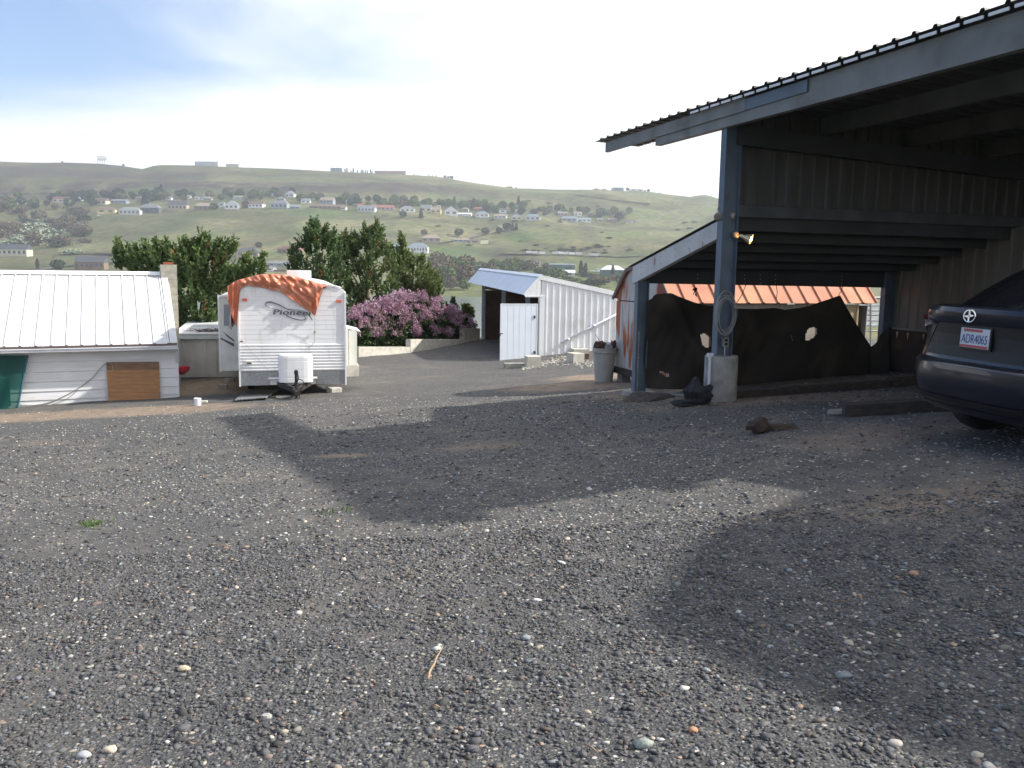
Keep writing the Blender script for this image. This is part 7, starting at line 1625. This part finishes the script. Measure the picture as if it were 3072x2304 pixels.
for (px, h) in ((1335, 9), (1345, 8), (1355, 11), (1548, 6), (1883, 11), (1945, 10), (1935, 6), (1980, 5), (187, 6), (370, 8)): ftree(px, float(np.interp(px, [a for a, _ in ridge], [b_ for _, b_ in ridge])) + 2, h, 'round', 'dark', 'small round tree on the ridge line', 'round trees on the ridge', D=2238)
# slim power poles
for (px, py, D, h) in ((1474, 806, None, 20), (1502, 802, None, 20), (1530, 800, None, 20), (1570, 795, None, 22), (1597, 795, None, 22), (162, 806, None, 36), (181, 806, None, 30), (2048, 589, 2235, 14), (2053, 589, 2235, 14), (1398, 812, None, 42)):
    b0 = H(px, py) if D is None else P(px, py, D); mb = MB(); hh3 = h * b0.y / FPX; mb.tube([b0 - Z * 2, b0 + Z * hh3], .28, 5); mb.box(b0 + V(-1.5, -.3, hh3 - 1.2), V(3, 0, 0), V(0, .25, 0), V(0, 0, .25)); tag(mb.build('power_pole', M['bark']), 'slim wooden power pole on the far side of the river', 'pole', 'power poles on the far side')

# ================================================================== single stones, twigs and weeds on the gravel
for (px, py, r_, c_, lab, sx) in ((2079, 2195, .020, (.50, .26, .15), 'smooth orange brown pebble near the bottom right of the yard', 1.1), (1930, 2240, .034, (.30, .33, .30), 'large grey green stone low in the middle of the gravel', 1.2), (2740, 1725, .030, (.36, .22, .15), 'reddish brown stone lying in the nearer roof shadow', 1.0), (2052, 2070, .022, (.62, .58, .50), 'angular white stone at the edge of the nearer shadow', 1.1),
 (1577, 1918, .026, (.28, .31, .32), 'round blue grey stone right of the dry twig', 1.1), (250, 2272, .030, (.36, .37, .38), 'grey pointed stone at the bottom left of the gravel', 1.2), (330, 2255, .028, (.56, .47, .38), 'pale tan half round stone at the bottom left', 1.3), (2685, 2235, .024, (.55, .50, .44), 'flat pale stone at the bottom right', 1.3),
 (1310, 1950, .022, (.62, .61, .58), 'white stone beside the tip of the dry twig', 1.1), (2930, 2270, .022, (.55, .50, .40), 'cream stone near the bottom right corner', 1.2), (550, 2010, .026, (.55, .45, .32), 'tan angular stone in the left middle foreground', 1.4), (2530, 2032, .028, (.22, .25, .26), 'flat dark grey stone in the nearer shadow', 1.5)):
    r_ *= .78; p = G(px, py); mb = MB(); mb.blob(p + Z * r_ * .35, V(r_ * sx, r_ * .85, r_ * .6), .22, 2, int(px)); tag(mb.build('pebble', mat('pebble_' + str(px), c_, tuple(v * .75 for v in c_), 40, .8, bump=.2, bscale=90), smooth=True), lab, 'stone')
def twig(pts, r_, lab):
    mb = MB(); q_ = [G(*p) + Z * (r_ + .012 + .008 * (i % 2)) for i, p in enumerate(pts)]; mb.tube(q_, [r_ * (1.1 - .8 * i / len(pts)) for i in range(len(pts))], 6); tag(mb.build('twig', mat('dry_twig', (.42, .30, .18), (.30, .21, .13), 30, .8), smooth=True), lab, 'twig')
twig([(1284, 2048), (1290, 2030), (1302, 2005), (1312, 1985), (1318, 1970), (1328, 1955)], .005, 'dry brown twig lying on the gravel near the front')
twig([(1755, 2245), (1775, 2262), (1795, 2272), (1806, 2268)], .003, 'thin pale dry stem at the bottom centre'); twig([(625, 1640), (660, 1643), (690, 1645)], .004, 'short straw coloured stem at the left of the yard')
for (px, py, n, lab) in ((277, 1577, 60, 'small green weed tuft growing in the gravel at left'), (985, 1540, 26, 'tiny green weed in the middle of the gravel')):
    r3 = random.Random(px); p = G(px, py); pts, dirs, szs, cols = [], [], [], []
    for k in range(n): q_ = p + V(r3.gauss(0, .06), r3.gauss(0, .05), .005); pts.append(tuple(q_)); dirs.append((r3.gauss(0, .6), r3.gauss(0, .6), 1)); szs.append(r3.uniform(.02, .05)); cols.append((.10, .16, .045))
    o_ = leaf_mesh('weed', pts, cols, szs, dirs, None, ML, .3, 3); tag(o_, lab, 'weed')

# ================================================================== air
hz_ = MB(); hz_.box(V(-4600, -2900, -66), V(9200, 0, 0), V(0, 6200, 0), V(0, 0, 66 + 330)); ho = hz_.build('haze', bpy.data.materials.new('haze_air')); ho['kind'] = 'stuff'
hm = ho.data.materials[0]; hm.use_nodes = True; t = hm.node_tree; t.nodes.clear(); o = nn(t, 'ShaderNodeOutputMaterial'); pv = nn(t, 'ShaderNodeVolumePrincipled'); pv.inputs['Color'].default_value = (.86, .92, 1.0, 1); pv.inputs['Density'].default_value = HAZE; pv.inputs['Anisotropy'].default_value = .3
t.links.new(pv.outputs[0], o.inputs['Volume'])
